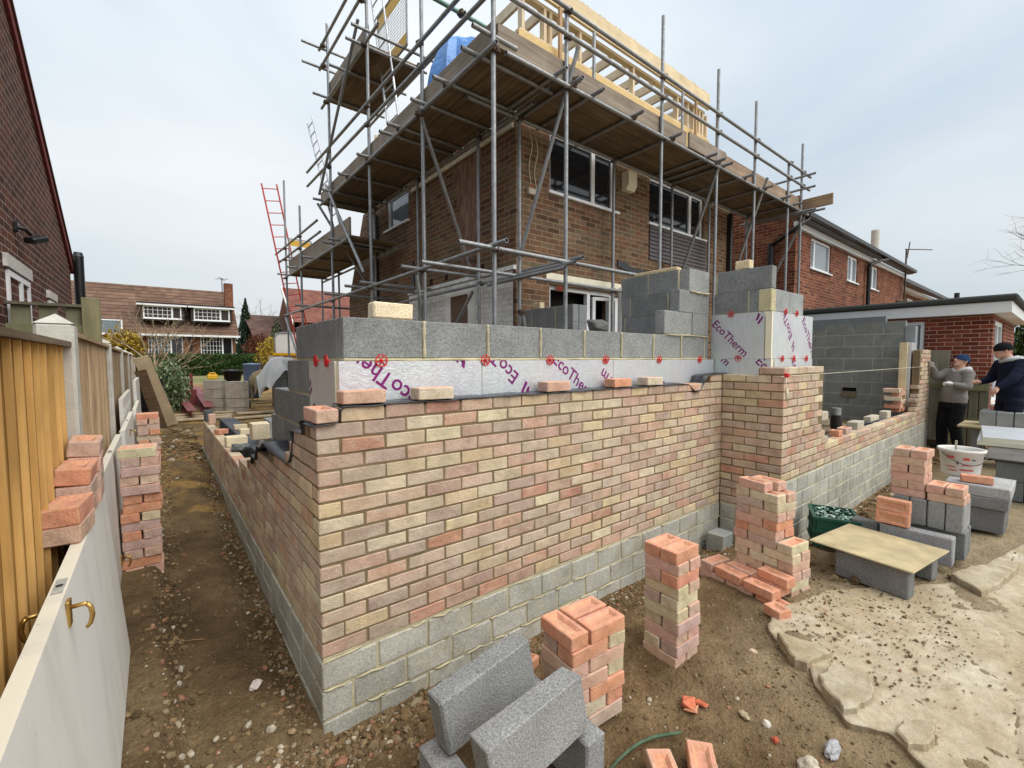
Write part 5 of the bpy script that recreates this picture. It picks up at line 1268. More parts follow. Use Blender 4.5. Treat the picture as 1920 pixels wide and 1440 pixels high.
m = MB(); leaves(m, 9000, lambda: (rz.uniform(-3.1, 4.3), 28+rz.choice((0, 0, 1))*rz.random()+rz.gauss(0, .05), .55+1.15*rz.random()**.8+rz.gauss(0, .02)), .075, rz)
leaves(m, 2500, lambda: (rz.uniform(-3.1, 4.3), 28+rz.random(), 1.70+rz.gauss(0, .025)), .075, rz); m.build('leaves', M['hedge'], he)
def bush(name, c, r, n, s, mat, label, shell=.35, cat='shrub', core=None):
    t = thing(name, label, cat, (c[0], c[1], c[2]-r[2]))
    m = MB(); leaves(m, n, ell(c, r, rz, shell), s, rz); m.build('foliage', M[mat], t)
    m = MB()
    for i in range(5): a = i*1.3; m.path([(c[0], c[1], c[2]-r[2]), (c[0]+.3*r[0]*math.cos(a), c[1]+.3*r[1]*math.sin(a), c[2]), (c[0]+.6*r[0]*math.cos(a), c[1]+.6*r[1]*math.sin(a), c[2]+.6*r[2])], .02, 5, rs=[.03, .02, .008])
    m.build('stems_or_dark_core', M['bark'], t); return t
bush('laurel_bush', (-.30, 12.0, .62), (.44, .6, .85), 3200, .055, 'laurel', 'pale green laurel bush behind the leaning plank')
bush('gold_shrub', (4.5, 24.5, 1.75), (.95, .8, .95), 2600, .07, 'gold', 'golden yellow shrub beneath the small spruce')
bush('brown_hedge', (6.1, 38, 2.35), (1.25, .6, 1.25), 2600, .10, 'beech', 'brown leaved beech hedge at the end of the dormer house', cat='hedge')
def cone_tree(name, x, y, z0, z1, r, n, s, mat, label):
    t = thing(name, label, 'tree', (x, y, z0))
    m = MB()
    def f():
        u = rz.random()**.7; z = z1-(z1-z0)*u; a = rz.uniform(0, 2*PI); k = r*u*(.45+.55*rz.random())*(1+.25*math.sin(a*5+z*3)); return (x+k*math.cos(a), y+k*math.sin(a), z-.12*k)
    leaves(m, n, f, s, rz); m.build('crown', M[mat], t); m = MB(); m.tube((x, y, z0-.6), (x, y, z1-.2), .12, 7, r2=.02); m.build('trunk', M['bark'], t)
cone_tree('conifer_tree', 6.35, 47, .8, 7.2, 1.35, 4200, .16, 'conif', 'dark green conifer beside the dormer house chimney')
cone_tree('spruce_tree', 4.9, 26, 1.0, 3.75, .95, 2600, .09, 'spruce', 'small grey green spruce above the golden shrub')
def bare_tree(name, x, y, z, h, label, mat='bark', n0=6, spread=.6, seed=1, lean=(0, 0), thick=.05, depth=4, parts=True):
    t = thing(name, label, 'tree', (x, y, z)); rn = random.Random(seed); tr = MB(); br = MB()
    def grow(p, d, L, r, lev):
        pts = [p]; q = p; dd = d.copy()
        for i in range(4): dd = (dd+Vector((rn.gauss(0, .13), rn.gauss(0, .13), rn.gauss(.03, .08)))).normalized(); q = q+dd*L/4; pts.append(q)
        (tr if lev == 0 else br).path(pts, r, 6 if lev < 2 else 4, rs=[r*(1-.13*i) for i in range(5)])
        if lev < depth:
            for k in range(n0 if lev == 0 else 3):
                b = pts[rn.choice((2, 3, 4, 4)) if lev else rn.choice((3, 4))]; dn = (dd+Vector((rn.gauss(0, spread), rn.gauss(0, spread), rn.gauss(.1, spread*.6)))).normalized(); grow(b, dn, L*rn.uniform(.58, .82), r*.52, lev+1)
    grow(Vector((x, y, z)), Vector((lean[0], lean[1], 1)).normalized(), h*.36, thick, 0)
    tr.build('trunk', M[mat], t); br.build('branches', M[mat], t); return t
bare_tree('bare_tree', 7.9, 50, .6, 7.6, 'leafless pale tree behind the low roofed bungalow', 'barkp', 8, .55, 3, thick=.13, depth=4)
bare_tree('pruned_tree', -.72, 12.2, .1, 3.1, 'bare many stemmed garden tree in front of the dormer house', 'barkp', 8, .62, 8, thick=.06, depth=4)
bush('ivy_clump', (-1.2, 13.4, 1.85), (.5, .4, .42), 1500, .06, 'gold', 'mustard coloured shrub tangled in the bare garden tree', .2)
bare_tree('bare_tree', 24.0, -3.7, .0, 8.2, 'large leafless tree reaching in from the right edge of the picture', 'bark', 9, .75, 5, lean=(-.05, .22), thick=.11, depth=5)
bush('bramble', (20.6, -1.35, 1.6), (.8, .9, 1.3), 2600, .10, 'hedge', 'dark evergreen hedge at the right edge beyond the neighbour extension', .2, cat='hedge')
# ---------------------------------------------------------------- loose bricks
BC = {'pink': s2l(216, 178, 160), 'orange': s2l(222, 158, 130), 'buff': s2l(214, 196, 168), 'mauve': s2l(204, 178, 164), 'cream': s2l(222, 206, 180), 'brown': s2l(150, 116, 92)}
FROG = s2l(236, 176, 146)
BRK = {}
def brick_mesh(color, v=0):
    k = (color, v)
    if k in BRK: return BRK[k]
    rn = random.Random(hash(color) % 97+v) if 0 else random.Random(sum(map(ord, color))+v*7)
    c = BC[color]; j = lambda q, a=.06: tuple(x*rn.uniform(1-a, 1+a) for x in q)
    m = MB(); L_, W_, H_ = BL, BW, BH; m.cbox(0, L_, 0, W_, 0, H_, .003, j(c), jit=.0012, cols={'x-': j(c), 'x+': j(c), 'y-': j(c), 'y+': j(c), 'z+': j(FROG)})
    # replace the top face by a rim and a frog
    ti = next(i for i, f in enumerate(m.f) if len(f) == 4 and all(m.v[q][2] > H_-.0015-.0012 for q in f) and abs(m.v[f[0]][0]-m.v[f[2]][0]) > .1)
    f = m.f.pop(ti); m.c.pop(ti); m.sm.pop(ti); top = [Vector(m.v[q]) for q in f]; ctr = sum(top, Vector((0, 0, 0)))/4
    o = len(m.v); rim = [Vector((ctr.x+(q.x-ctr.x)*.80, ctr.y+(q.y-ctr.y)*.66, H_-.001)) for q in top]; low = [Vector((ctr.x+(q.x-ctr.x)*.66, ctr.y+(q.y-ctr.y)*.36, H_-.015)) for q in top]
    m.v += [tuple(q) for q in rim+low]
    fr = tuple((a*.4+b*.6) for a, b in zip(c, FROG))
    for i in range(4):
        n_ = (i+1) % 4; m.f.append([f[i], f[n_], o+n_, o+i]); m.c.append(j(fr, .05)); m.sm.append(False)
        m.f.append([o+i, o+n_, o+4+n_, o+4+i]); m.c.append(j(tuple(x*.95 for x in FROG), .05)); m.sm.append(False)
    m.f.append([o+4, o+5, o+6, o+7]); m.c.append(j(FROG, .06)); m.sm.append(False)
    ob = m.build('brick', M['loosebrick'], local=True); me = ob.data; bpy.data.objects.remove(ob); BRK[k] = me; return me
NB = [0]
def put_brick(color, mat4, label, group=None, scale=None):
    NB[0] += 1; o = bpy.data.objects.new('brick', brick_mesh(color, NB[0] % 3)); C.objects.link(o); o.matrix_world = mat4
    if scale: o.scale = scale
    tag(o, label, 'brick', group); return o
def pose(x, y, z, yaw=0, pitch=0, roll=0): return Matrix.Translation((x, y, z)) @ Matrix.Rotation(yaw, 4, 'Z') @ Matrix.Rotation(pitch, 4, 'Y') @ Matrix.Rotation(roll, 4, 'X')
ORD = ['top', 'second', 'third', 'fourth', 'fifth', 'sixth', 'seventh', 'eighth', 'ninth', 'tenth', 'eleventh', 'twelfth', 'thirteenth', 'fourteenth', 'fifteenth']
rk = random.Random(17)
def stack(x, y, z, yaw_deg, rows, phrase, group, pitch=.0655, colf=None, wob=.006, lean=(0, 0)):
    """rows from the bottom; each brick (a, b, dir, place) - a towards the left face end, b along the right face"""
    yw = math.radians(yaw_deg); A = Vector((-math.sin(yw), math.cos(yw), 0)); B = Vector((math.cos(yw), math.sin(yw), 0)); n = len(rows)
    for i, row in enumerate(rows):
        z0 = z+i*pitch; ox = rk.gauss(0, wob*.6); oy = rk.gauss(0, wob*.6)
        for (a, b, d, place) in row:
            P = Vector((x, y, z0))+A*(a+oy+lean[0]*i)+B*(b+ox+lean[1]*i)+Vector((rk.gauss(0, wob*.4), rk.gauss(0, wob*.4), 0))
            wv = rk.gauss(0, .018)
            # local x of the brick along A (dir 'a') or B (dir 'b')
            if d == 'b': Mx = Matrix.Translation(P) @ Matrix.Rotation(yw+wv, 4, 'Z')
            else: Mx = Matrix.Translation(P+B*BW) @ Matrix.Rotation(yw+PI/2+wv, 4, 'Z')
            k = rk.random(); c = (colf(i, n) if colf else None) or ('pink' if k < .36 else 'mauve' if k < .56 else 'buff' if k < .74 else 'cream' if k < .84 else 'orange')
            nm = ORD[n-1-i]; lab = f'{c} brick{place} in the {nm} course of the {phrase}' if nm != 'top' else f'{c} brick{place} on top of the {phrase}'
            put_brick(c, Mx, lab, group)
# stack beside the grey blocks (7 courses): 3 bricks per course
def P3(): return [(0, 0, 'a', ', long side left,'), (0, .112, 'b', ', front right,'), (.1125, .112, 'b', ', back right,')]
def Q3(): return [(0, 0, 'b', ', front left,'), (.1125, 0, 'b', ', back left,'), (0, .2245, 'a', ', end right,')]
stack(.775, -.882, -.225, -4.5, [P3() if i % 2 == 0 else Q3() for i in range(7)], 'stack behind the grey blocks', 'bricks stacked in the yard', .0665, lambda i, n: 'orange' if i == n-1 else None)
def P2(): return [(0, 0, 'b', ', front side,'), (.1125, 0, 'b', ', rear side,')]
def Q2(): return [(0, 0, 'a', ', left side,'), (0, .1125, 'a', ', right side,')]
stack(1.577, -.888, -.262, -2.4, [P2() if i % 2 else Q2() for i in range(10)], 'slim stack between its neighbours', 'bricks stacked in the yard', .0650, lambda i, n: 'orange' if i == n-1 and rk.random() < .5 else 'pink' if i > n-3 else None)
# wide stepped stack by the inner corner
rowsC = []
for i in range(12):
    k = 11-i
    if k == 0: r_ = [(.10, 0, 'a', ', nearer one,'), (.07, .1125, 'a', ', farther one,')]
    elif k <= 5:
        r_ = [(.2225, 0, 'b', ', left end,'), (0, 0, 'a', ', front face,'), (0, .1125, 'a', ', rear face,')] if k % 2 else [(.1125, 0, 'a', ', left face,'), (.1125, .1125, 'a', ', rear face,'), (0, 0, 'b', ', right end,')]
    else:
        r_ = [(.105, 0, 'a', ', left face,'), (-.12, 0, 'a', ', right face,'), (-.12, .1125, 'a', ', rear right,')] if k % 2 else [(.225, 0, 'b', ', left end,'), (0, 0, 'a', ', middle face,'), (-.12, 0, 'b', ', right end,')]
    rowsC.append(r_)
stack(2.871, -.889, -.272, -11, rowsC, 'big stepped stack', 'bricks stacked in the yard', .0655, lambda i, n: 'pink' if i == n-1 else None)
low = [[(.24, -.235, 'a', ', left one,'), (.015, -.235, 'a', ', middle one,'), (-.215, -.235, 'a', ', right one,'), (.1, -.118, 'a', ', rear one,')],
       [(.345, -.235, 'b', ', left end,'), (.11, -.235, 'a', ', middle one,'), (-.13, -.235, 'a', ', right one,'), (.1, -.118, 'a', ', rear one,'), (-.125, -.118, 'a', ', rear right,')],
       [(-.15, -.118, 'a', ', lone one,')]]
yw = -11
stack(2.871, -.889, -.272, yw, low, 'low pile against the big stack', 'bricks in the low front pile', .0655, lambda i, n: 'orange' if (i == 2 or rk.random() < .3) else 'pink')
put_brick('orange', pose(2.52, -1.12, -.222, math.radians(70)), 'short orange half brick lying on the ground at the right end of the low pile', None, (.55, 1, 1))
# stack resting on grey blocks, bucket group
cD = lambda i, n: rk.choice(['pink', 'pink', 'mauve'])
rowsD = [[(0, 0, 'a', ', near front,'), (.225, 0, 'a', ', far front,'), (0, .1125, 'a', ', near rear,'), (.225, .1125, 'a', ', far rear,')],
         [(0, 0, 'b', ', nearest,'), (.1125, 0, 'b', ', second,'), (.225, 0, 'b', ', third,'), (.3375, 0, 'b', ', farthest,')]]
stack(4.25, -1.68, .288, -2.6, rowsD, 'wide base on the grey blocks', 'bricks on the grey blocks', .0650, cD)
rowsD2 = [[(.225, 0, 'a', ', front,'), (.225, .1125, 'a', ', rear,')] if i % 2 == 0 else [(.225, 0, 'b', ', near,'), (.3375, 0, 'b', ', far,')] for i in range(4)]
stack(4.25, -1.68, .418, -2.6, rowsD2, 'short tower on grey blocks', 'bricks on the grey blocks', .0650, cD)
put_brick('orange', pose(4.14, -1.19, .075, math.radians(-92), 0, math.radians(90)), 'orange brick on edge with its frog showing, lower of the pair under the tower', 'bricks on edge')
put_brick('orange', pose(4.155, -1.19, .180, math.radians(-92), 0, math.radians(93)), 'orange brick on edge with its frog showing, upper of the pair under the tower', 'bricks on edge')
# stacks in the side passage
cS = lambda i, n: rk.choice(['mauve', 'pink', 'orange', 'mauve', 'pink']) if rk.random() < .86 else 'cream'
rowsS = [[(0, 0, 'b', ', front,'), (.1125, 0, 'b', ', rear,')] if i % 2 == 0 else [(0, 0, 'a', ', left,'), (0, .1125, 'a', ', right,')] for i in range(15)]
BCs = dict(BC); BC['mauve'] = s2l(188, 150, 134); BC['pink'] = s2l(202, 154, 132)
stack(-.787, 1.905, -.168, 0, rowsS, 'tall stack beside the doors', 'bricks stacked along the doors', .0652, cS, .008)
stack(-.765, 4.9, .05, 0, rowsS[:11], 'far stack along the doors', 'bricks stacked along the doors', .0652, cS, .008)
BC.update(BCs); 
for k in list(BRK):
    if k[0] in ('mauve', 'pink'): pass
# bricks lying on the door edges
for (x, y, zt, n, yw, ti, who) in ((-.895, -.022, .922, 2, -5.5, -.02, 'nearest'), (-.885, .20, 1.010, 3, -.8, .10, 'middle'), (-.870, .41, 1.085, 4, 1.2, .10, 'farthest')):
    for k in range(n):
        c = 'orange' if k == n-1 and who != 'farthest' else 'pink' if k % 2 == 0 else 'mauve'
        z = zt-BH-(n-1-k)*.0655
        Mx = Matrix.Translation((x+.1, y, z)) @ Matrix.Rotation(math.radians(yw), 4, 'Z') @ Matrix.Rotation(ti*(k/(n-1)), 4, 'Y') @ Matrix.Rotation(math.radians(90), 4, 'Z')
        put_brick(c, Mx, f'{c} brick, {ORD[n-1-k]} of the {who} pile balanced on the white door', 'bricks on the white doors')
# bricks laid out dry on the membrane
for x, c, t_ in ((.125, 'pink', 'nearest the left corner'), (.515, 'cream', 'second from the left corner'), (1.455, 'pink', 'third from the left corner'), (2.15, 'orange', 'fourth from the left, smooth orange end'), (2.49+.07, 'cream', 'fifth from the left, palest one')):
    put_brick(c, pose(x, -.004+.006*math.sin(x*9), 1.2125, .02*math.sin(x*7)), f'{c} brick lying dry on the black membrane, {t_}', 'bricks lying on the membrane')
put_brick('pink', pose(3.185, -.004, 1.1345), 'pink brick set in the gap below the turned up membrane near the inner corner', 'bricks lying on the membrane')
put_brick('pink', pose(.098, -.012, 1.1335, PI/2), 'pink brick end on at the very corner of the new wall', 'bricks lying on the membrane')
# bottom edge of the yard
put_brick('orange', pose(1.02, -1.42, -.235, math.radians(38)), 'orange brick lying at the bottom edge of the yard, right one of two', None); put_brick('pink', pose(.90, -1.36, -.235, math.radians(52)), 'pink brick lying at the bottom edge of the yard, left one of two', None)
# brick pile on the low wall near the far pier
rp = random.Random(5)
for i in range(6):
    for j in range(2):
        c = rp.choice(['orange', 'pink', 'orange', 'cream']); put_brick(c, pose(9.0+.23*j*(1 if i % 2 == 0 else .5)+rp.uniform(-.02, .02), -.42+rp.uniform(-.02, .02), .535+.066*i, (0 if i % 2 == 0 else PI/2)+rp.uniform(-.1, .1)), f'{c} brick, {ORD[5-i]} layer, {"left" if j == 0 else "right"}, of the pile beside the brick pier', 'brick pile beside the pier')
# ---------------------------------------------------------------- concrete blocks
def block(x0, x1, y0, y1, z0, z1, label, mat4=None, col=(150, 154, 156), group=None, name='concrete_block', jit=.002, b=.005, mat='block', cat='block'):
    m = MB(); c = gcol(col, .06); L_, W_, H_ = x1-x0, y1-y0, z1-z0
    m.cbox(0, L_, 0, W_, 0, H_, b, c, jit=jit); o = m.build(name, M[mat], local=True)
    o.matrix_world = mat4 if mat4 else Matrix.Translation((x0, y0, z0)); tag(o, label, cat, group); return o
Mx = Matrix.Translation((.196, -.776, .175)) @ Matrix.Rotation(math.radians(1.2), 4, 'Z') @ Matrix.Rotation(math.radians(-8.1), 4, 'Y') @ Matrix.Rotation(math.radians(-4.6), 4, 'X') @ Matrix.Translation((0, 0, -.215))
block(0, .44, 0, .1, 0, .215, 'dark grey aggregate block on edge, the rear leaning one nearest the new wall', Mx, (140, 145, 148))
Mx = Matrix.Translation((.202, -1.058, .192)) @ Matrix.Rotation(math.radians(-.3), 4, 'Z') @ Matrix.Rotation(math.radians(-7), 4, 'Y') @ Matrix.Rotation(math.radians(-6.5), 4, 'X') @ Matrix.Translation((0, 0, -.215))
block(0, .44, 0, .1, 0, .215, 'dark grey aggregate block on edge, the front leaning one at the bottom of the picture', Mx, (148, 152, 155), jit=.003)
block(.163, .263, -1.13, -.66, -.262, -.047, 'grey block under the left ends of the two leaning blocks', None, (146, 150, 153))
block(.622, .722, -1.105, -.665, -.205, .010, 'grey block standing under the right ends of the two leaning blocks', None, (142, 146, 150))
# table of a board on two blocks
tb = Matrix.Translation((3.325, -1.545, -.205)) @ Matrix.Rotation(math.radians(82), 4, 'Z')
block(0, .44, 0, .1, 0, .205, 'dark block on edge under the near side of the low board table', tb @ Matrix.Translation((.01, -.115, 0)) @ Matrix.Translation((0, 0, 0)), (118, 122, 126))
block(0, .44, 0, .1, 0, .205, 'dark block on edge under the far side of the low board table', tb @ Matrix.Translation((.03, -.60, 0)), (128, 132, 136))
M['ply'] = simple('weathered board', s2l(180, 164, 128), .8, var=.25, scale=5, bump=.2)
m = MB(); m.cbox(-.02, .62, -.66, .0, 0, .012, .002, jit=.001); o = m.build('board', M['ply'], local=True); o.matrix_world = tb @ Matrix.Translation((0, .02, .206)); tag(o, 'square weathered board lying on two blocks as a low table', 'board')
# blocks below the brick tower
g_ = 'blocks under the brick tower'
for i, n_ in enumerate(('front', 'middle', 'rear')): block(4.30+.108*i, 4.40+.108*i, -1.70, -1.26, -.15, .066, f'grey block on edge in the bottom tier under the bricks, {n_} one', None, (122, 127, 130), g_)
for i, n_ in enumerate(('nearest', 'second', 'third', 'farthest')): block(4.25, 4.60, -1.69+.108*i, -1.59+.108*i, .070, .285, f'grey block end on in the upper tier under the bricks, {n_} one', None, (140, 145, 148), g_)
block(4.08, 4.18, -1.66, -1.22, -.15, .066, 'chipped grey block in front of the brick tower under the two frogged bricks', None, (150, 154, 160)); block(4.10, 4.2, -1.20, -1.02, -.16, .05, 'dark half block left of the chipped block at the foot of the tower', None, (120, 124, 128))
for i, n_ in enumerate(('front', 'second', 'third', 'rear')): block(5.36+.112*i, 5.46+.112*i, -1.84, -1.40, -.17, .045, f'dark grey block on edge beneath the bucket group, {n_} one', None, (116, 120, 124), 'blocks under the bucket')
block(5.34, 5.72, -1.86, -1.42, .048, .150, 'flat grey block, lower of the two under the orange brick', None, (126, 130, 134)); block(5.35, 5.86, -1.87, -1.44, .153, .258, 'pale topped flat block carrying the bucket and an orange brick', None, (166, 170, 174), jit=.005)
put_brick('orange', pose(5.50, -1.74, .262, math.radians(100)), 'orange frogged brick lying on the pale block beside the bucket')
# plastering bucket
bk = thing('bucket', 'dirty white builders bucket with red printing and a trowel handle sticking out', 'bucket', (5.74, -1.50, .262))
m = MB(); Mx = Matrix.Translation((5.74, -1.50, .262)); m.lathe([(0, .002), (.135, .002), (.140, .01), (.163, .235), (.178, .237), (.180, .262), (.170, .264), (.160, .255), (.156, .24), (.134, .03), (0, .03)], 32, s2l(222, 220, 214), Mx)
M['bucket'] = simple('dirty white plastic', s2l(226, 224, 218), .5, var=.1, bump=.1); m.build('body', M['bucket'], bk)
m = MB(); m.lathe([(0, .15), (.149, .15)], 24, s2l(150, 144, 130), Mx); m.build('mortar_fill', M['mortarg'], bk)
m = MB()
for k in range(17): pass
m.path([(5.74+.182*math.cos(a), -1.50+.182*math.sin(a), .262+.225-.10*math.sin((a-2.4)/(4.9-2.4)*PI)) for a in [2.4+2.5*i/16 for i in range(17)]], .004, 6); m.build('wire_handle', M['clamp'], bk)
m = MB()
def band(m, a0, a1, z0, z1, col):
    n = 8; vs = []
    for i in range(n+1):
        a = a0+(a1-a0)*i/n
        for z in (z0, z1): r_ = .1412+(z/.235)*.022+.001; vs.append((5.74+r_*math.cos(a), -1.50+r_*math.sin(a), .262+z))
    m.add(vs, [(2*i, 2*i+2, 2*i+3, 2*i+1) for i in range(n)], col)
for a0, a1, z0, z1 in ((2.55, 2.95, .175, .20), (3.35, 3.65, .165, .19), (2.5, 3.0, .085, .095), (3.2, 3.9, .06, .075), (2.6, 3.1, .05, .06), (3.3, 3.8, .11, .12)): band(m, a0, a1, z0, z1, s2l(206, 90, 84))
m.build('label_print', M['stone'], bk); m = MB()
for a0, a1, z0, z1 in ((3.05, 3.15, .12, .15), (3.75, 3.95, .165, .178)): band(m, a0, a1, z0, z1, s2l(90, 90, 100))
m.build('label_print', M['stone'], bk)
m = MB(); m.box(5.70, 5.735, -1.47, -1.455, .40, .60, s2l(168, 164, 150)); o = m.build('trowel_handle', M['stone']); tag(o, 'grey flat tool handle standing in the mortar of the white bucket', 'tool')
# crate
cr_ = thing('crate', 'dark green plastic crate heaped with bottle glass against the block wall', 'crate', (4.25, -.83, -.23))
M['crateg'] = simple('green plastic', s2l(34, 84, 66), .45, var=.1, bump=0); cm = Matrix.Translation((4.22, -.86, -.235)) @ Matrix.Rotation(math.radians(24), 4, 'Z')
m = MB(); W_, D_, H_ = .19, .16, .26
for s_ in (-1, 1):
    m.box(-W_, W_, s_*D_-.008, s_*D_+.008, 0, H_, M=cm); m.box(s_*W_-.008, s_*W_+.008, -D_+.008, D_-.008, 0, H_, M=cm)
    for z in (.0, .12, .235): m.box(-W_-.01, W_+.01, s_*(D_+.013)-.005, s_*(D_+.013)+.005, z, z+.025, M=cm); m.box(s_*(W_+.013)-.005, s_*(W_+.013)+.005, -D_-.008, D_+.008, z, z+.0248, M=cm)
    for k in (-.1, 0, .1): m.box(k-.006, k+.006, s_*(D_+.0135)-.0055, s_*(D_+.0135)+.0055, .025, .235, M=cm)
m.build('crate_body', M['crateg'], cr_); m = MB(); rz = random.Random(4)
M['shards'] = simple('bottle glass', s2l(150, 190, 176), .12, var=.2, bump=0, attr=True)
for _ in range(520):
    p = cm @ Vector((rz.uniform(-.175, .175), rz.uniform(-.145, .145), rz.uniform(.19, .262))); c = rz.choice([s2l(196, 220, 210), s2l(20, 50, 42), s2l(40, 90, 74), s2l(150, 184, 172), s2l(14, 30, 28)]); m.rock(p, rz.uniform(.007, .017), c, 0, .5, rz)
o = m.build('glass_shards', M['shards']); tag(o, 'glittering pale and dark broken glass filling the green crate', 'glass', kind='stuff')
# ---------------------------------------------------------------- right edge piles
block(0, 0.01, 0, .01, 0, .01, 'x') if 0 else None
names = ['first', 'second', 'third', 'fourth', 'fifth', 'sixth']
for t_, z0 in ((0, -.19), (1, .03)):
    for i in range(5): y = -1.66-.228*i; block(6.98, 7.42, y-.220, y, z0, z0+.215, f'dark grey block, {names[i]} from the left, {"bottom" if t_ == 0 else "upper"} tier at the right edge', None, (112, 117, 120), 'block pile at the right edge')
m = MB(); M['darkply'] = simple('dark wet plywood', s2l(92, 88, 82), .6, var=.25, scale=4, bump=.2)
pm = Matrix.Translation((7.0, -1.64, .262)) @ Matrix.Rotation(math.radians(-4), 4, 'Z') @ Matrix.Rotation(math.radians(-3.5), 4, 'Y'); m.cbox(-.05, 1.5, -1.3, .12, 0, .018, .002, M=pm); o = m.build('board', M['darkply']); tag(o, 'dark plywood sheet sloping up under the white insulation boards', 'board')
for i, (dz, sh) in enumerate(((.0, 0), (.052, .05))):
    t = thing('insulation_sheet', ['lower cream foam board on the dark plywood at the right edge', 'upper silver faced foam board on the dark plywood at the right edge'][i], 'insulation', (7.9, -2, .37))
    fm_ = Matrix.Translation((7.62, -1.44-sh, .325+dz)) @ Matrix.Rotation(math.radians(3+3*i), 4, 'Z') @ Matrix.Rotation(math.radians(-3), 4, 'Y')
    m = MB(); m.box(0, .95, -1.3, 0, 0, .048, M=fm_); m.build('foam', M['foam'], t); m = MB(); m.box(.0, .95, -1.3, 0, .0485, .051, M=fm_); m.build('foil', M['foil'], t)
for i in range(5): y = -1.30-.18*i; block(9.3, 9.74, y-.172, y, .40, .62, f'light grey block, {names[i]} from the left, in the raised row behind the foam boards', None, (150, 156, 160), 'raised block row')
m = MB(); m.cbox(9.15, 9.95, -2.3, -1.08, .365, .395, .003); o = m.build('board', M['ply']); tag(o, 'pale board raised on blocks carrying the row of light grey blocks', 'board')
for i, y in enumerate((-1.22, -2.1)): block(9.3, 9.74, y-.1, y, -.19, .363, f'block pillar under the pale raised board, {"left" if i == 0 else "right"} one', None, (120, 124, 126), 'pillars under the raised board')
# ---------------------------------------------------------------- pieces on the walls
block(.355, .585, .185, .275, 1.652, 1.742, 'cream speckled offcut block standing on the front block course', None, (226, 216, 190), mat='block')
block(2.14, 2.32, .185, .27, 1.652, 1.74, 'rough dark broken block lying on the front block course', None, (96, 98, 100), jit=.012, b=.01)
block(3.985, 4.075, -.16, -.02, 2.309, 2.395, 'small buff block offcut on top of the bay wall', None, (214, 202, 170)); block(3.465, 3.555, .30, .80, 2.303, 2.335, 'thin buff slip on top of the stepped block wall', None, (206, 194, 160)); block(3.378, 3.46, 2.2, 2.33, 2.09, 2.17, 'small buff offcut on the stub wall by the old house', None, (206, 196, 164))
gL = 'offcuts on the low left wall'
block(.04, .13, 5.95, 6.10, .453, .60, 'small pink offcut standing at the far end of the low left wall', None, (206, 178, 160)); put_brick('orange', pose(.05, 4.72, .453, .5), 'red orange half brick on the low left wall', None, (.6, 1, 1))
block(.26, .42, 5.05, 5.16, .453, .52, 'buff offcut on the inner low wall, farther one', None, (218, 208, 180)); block(.26, .42, 4.5, 4.61, .453, .53, 'buff offcut on the inner low wall, nearer one', None, (218, 208, 180)); block(.02, .23, 3.68, 3.86, .453, .56, 'largest buff offcut on the low left wall', None, (220, 212, 186))
m = MB(); m.rock((.11, 3.38, .49), .085, s2l(118, 122, 124), 2, .6); tag(m.build('stone', M['block']), 'round dark broken block piece on the low left wall', 'stone')
block(.33, .55, 3.60, 3.80, .30, .66, 'grey block standing on end behind the low left wall, farther one', None, (142, 148, 152)); block(.33, .56, 2.96, 3.30, .30, .80, 'grey block standing on end behind the low left wall, nearer one', None, (140, 146, 150))
block(.06, .20, 2.20, 2.34, .735, .88, 'buff speckled half block sitting on the membrane left of the corner', None, (222, 214, 190))
block(.02, .12, 6.28, 6.60, .453, .62, 'dark block lying across the far end of the low left wall', None, (86, 92, 100))
gR = 'offcuts on the low right wall'
block(7.3, 7.72, -.42, -.33, .53, .60, 'long grey slip on the low right wall', None, (186, 182, 170)); block(7.9, 8.1, -.48, -.38, .53, .64, 'grey offcut nearest the brick pile on the low right wall', None, (190, 186, 174)); block(6.35, 6.62, -.50, -.38, .53, .62, 'grey offcut in the middle of the low right wall', None, (180, 178, 166))
put_brick('mauve', pose(5.82, -.52, .53), 'pink brick on the low right wall beside the black pipe'); put_brick('orange', pose(5.55, -.52, .53), 'orange brick tucked behind the pink one on the low right wall', None, (.6, 1, 1))
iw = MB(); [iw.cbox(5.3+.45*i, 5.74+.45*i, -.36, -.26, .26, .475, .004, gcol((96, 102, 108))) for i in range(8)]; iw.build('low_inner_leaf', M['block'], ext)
block(5.5, 5.72, -.36, -.26, .70, .80, 'grey block piece balanced at the end of the high brickwork', None, (176, 172, 160)); block(5.6, 5.8, -.2, -.1, .80, .90, 'small grey block behind the black pipe', None, (140, 144, 148))
block(5.4, 5.5, -.35, -.25, .48, .70, 'upright offcut under the balanced block piece', None, (150, 150, 146)); block(5.62, 5.78, -.2, -.1, .3, .80, 'grey block standing on end behind the black pipe', None, (140, 144, 148))
pp = thing('soil_pipe', 'short black soil pipe with a grey sealed top rising behind the low wall', 'pipe', (6.3, -.28, .1))
m = MB(); m.tube((6.3, -.28, .1), (6.3, -.28, .70), .056, 20); m.tube((6.3, -.28, .55), (6.3, -.28, .66), .064, 20); m.build('pipe', M['blackp'], pp); m = MB(); m.tube((6.3, -.28, .70), (6.3, -.28, .79), .052, 20); m.build('cap', M['galv'], pp)
m = MB(); m.rock((8.3, .6, .28), .5, s2l(120, 108, 90), 2, .25); tag(m.build('concrete_chunk', M['stone']), 'broken concrete slab lying inside the extension behind the low wall', 'chunk')
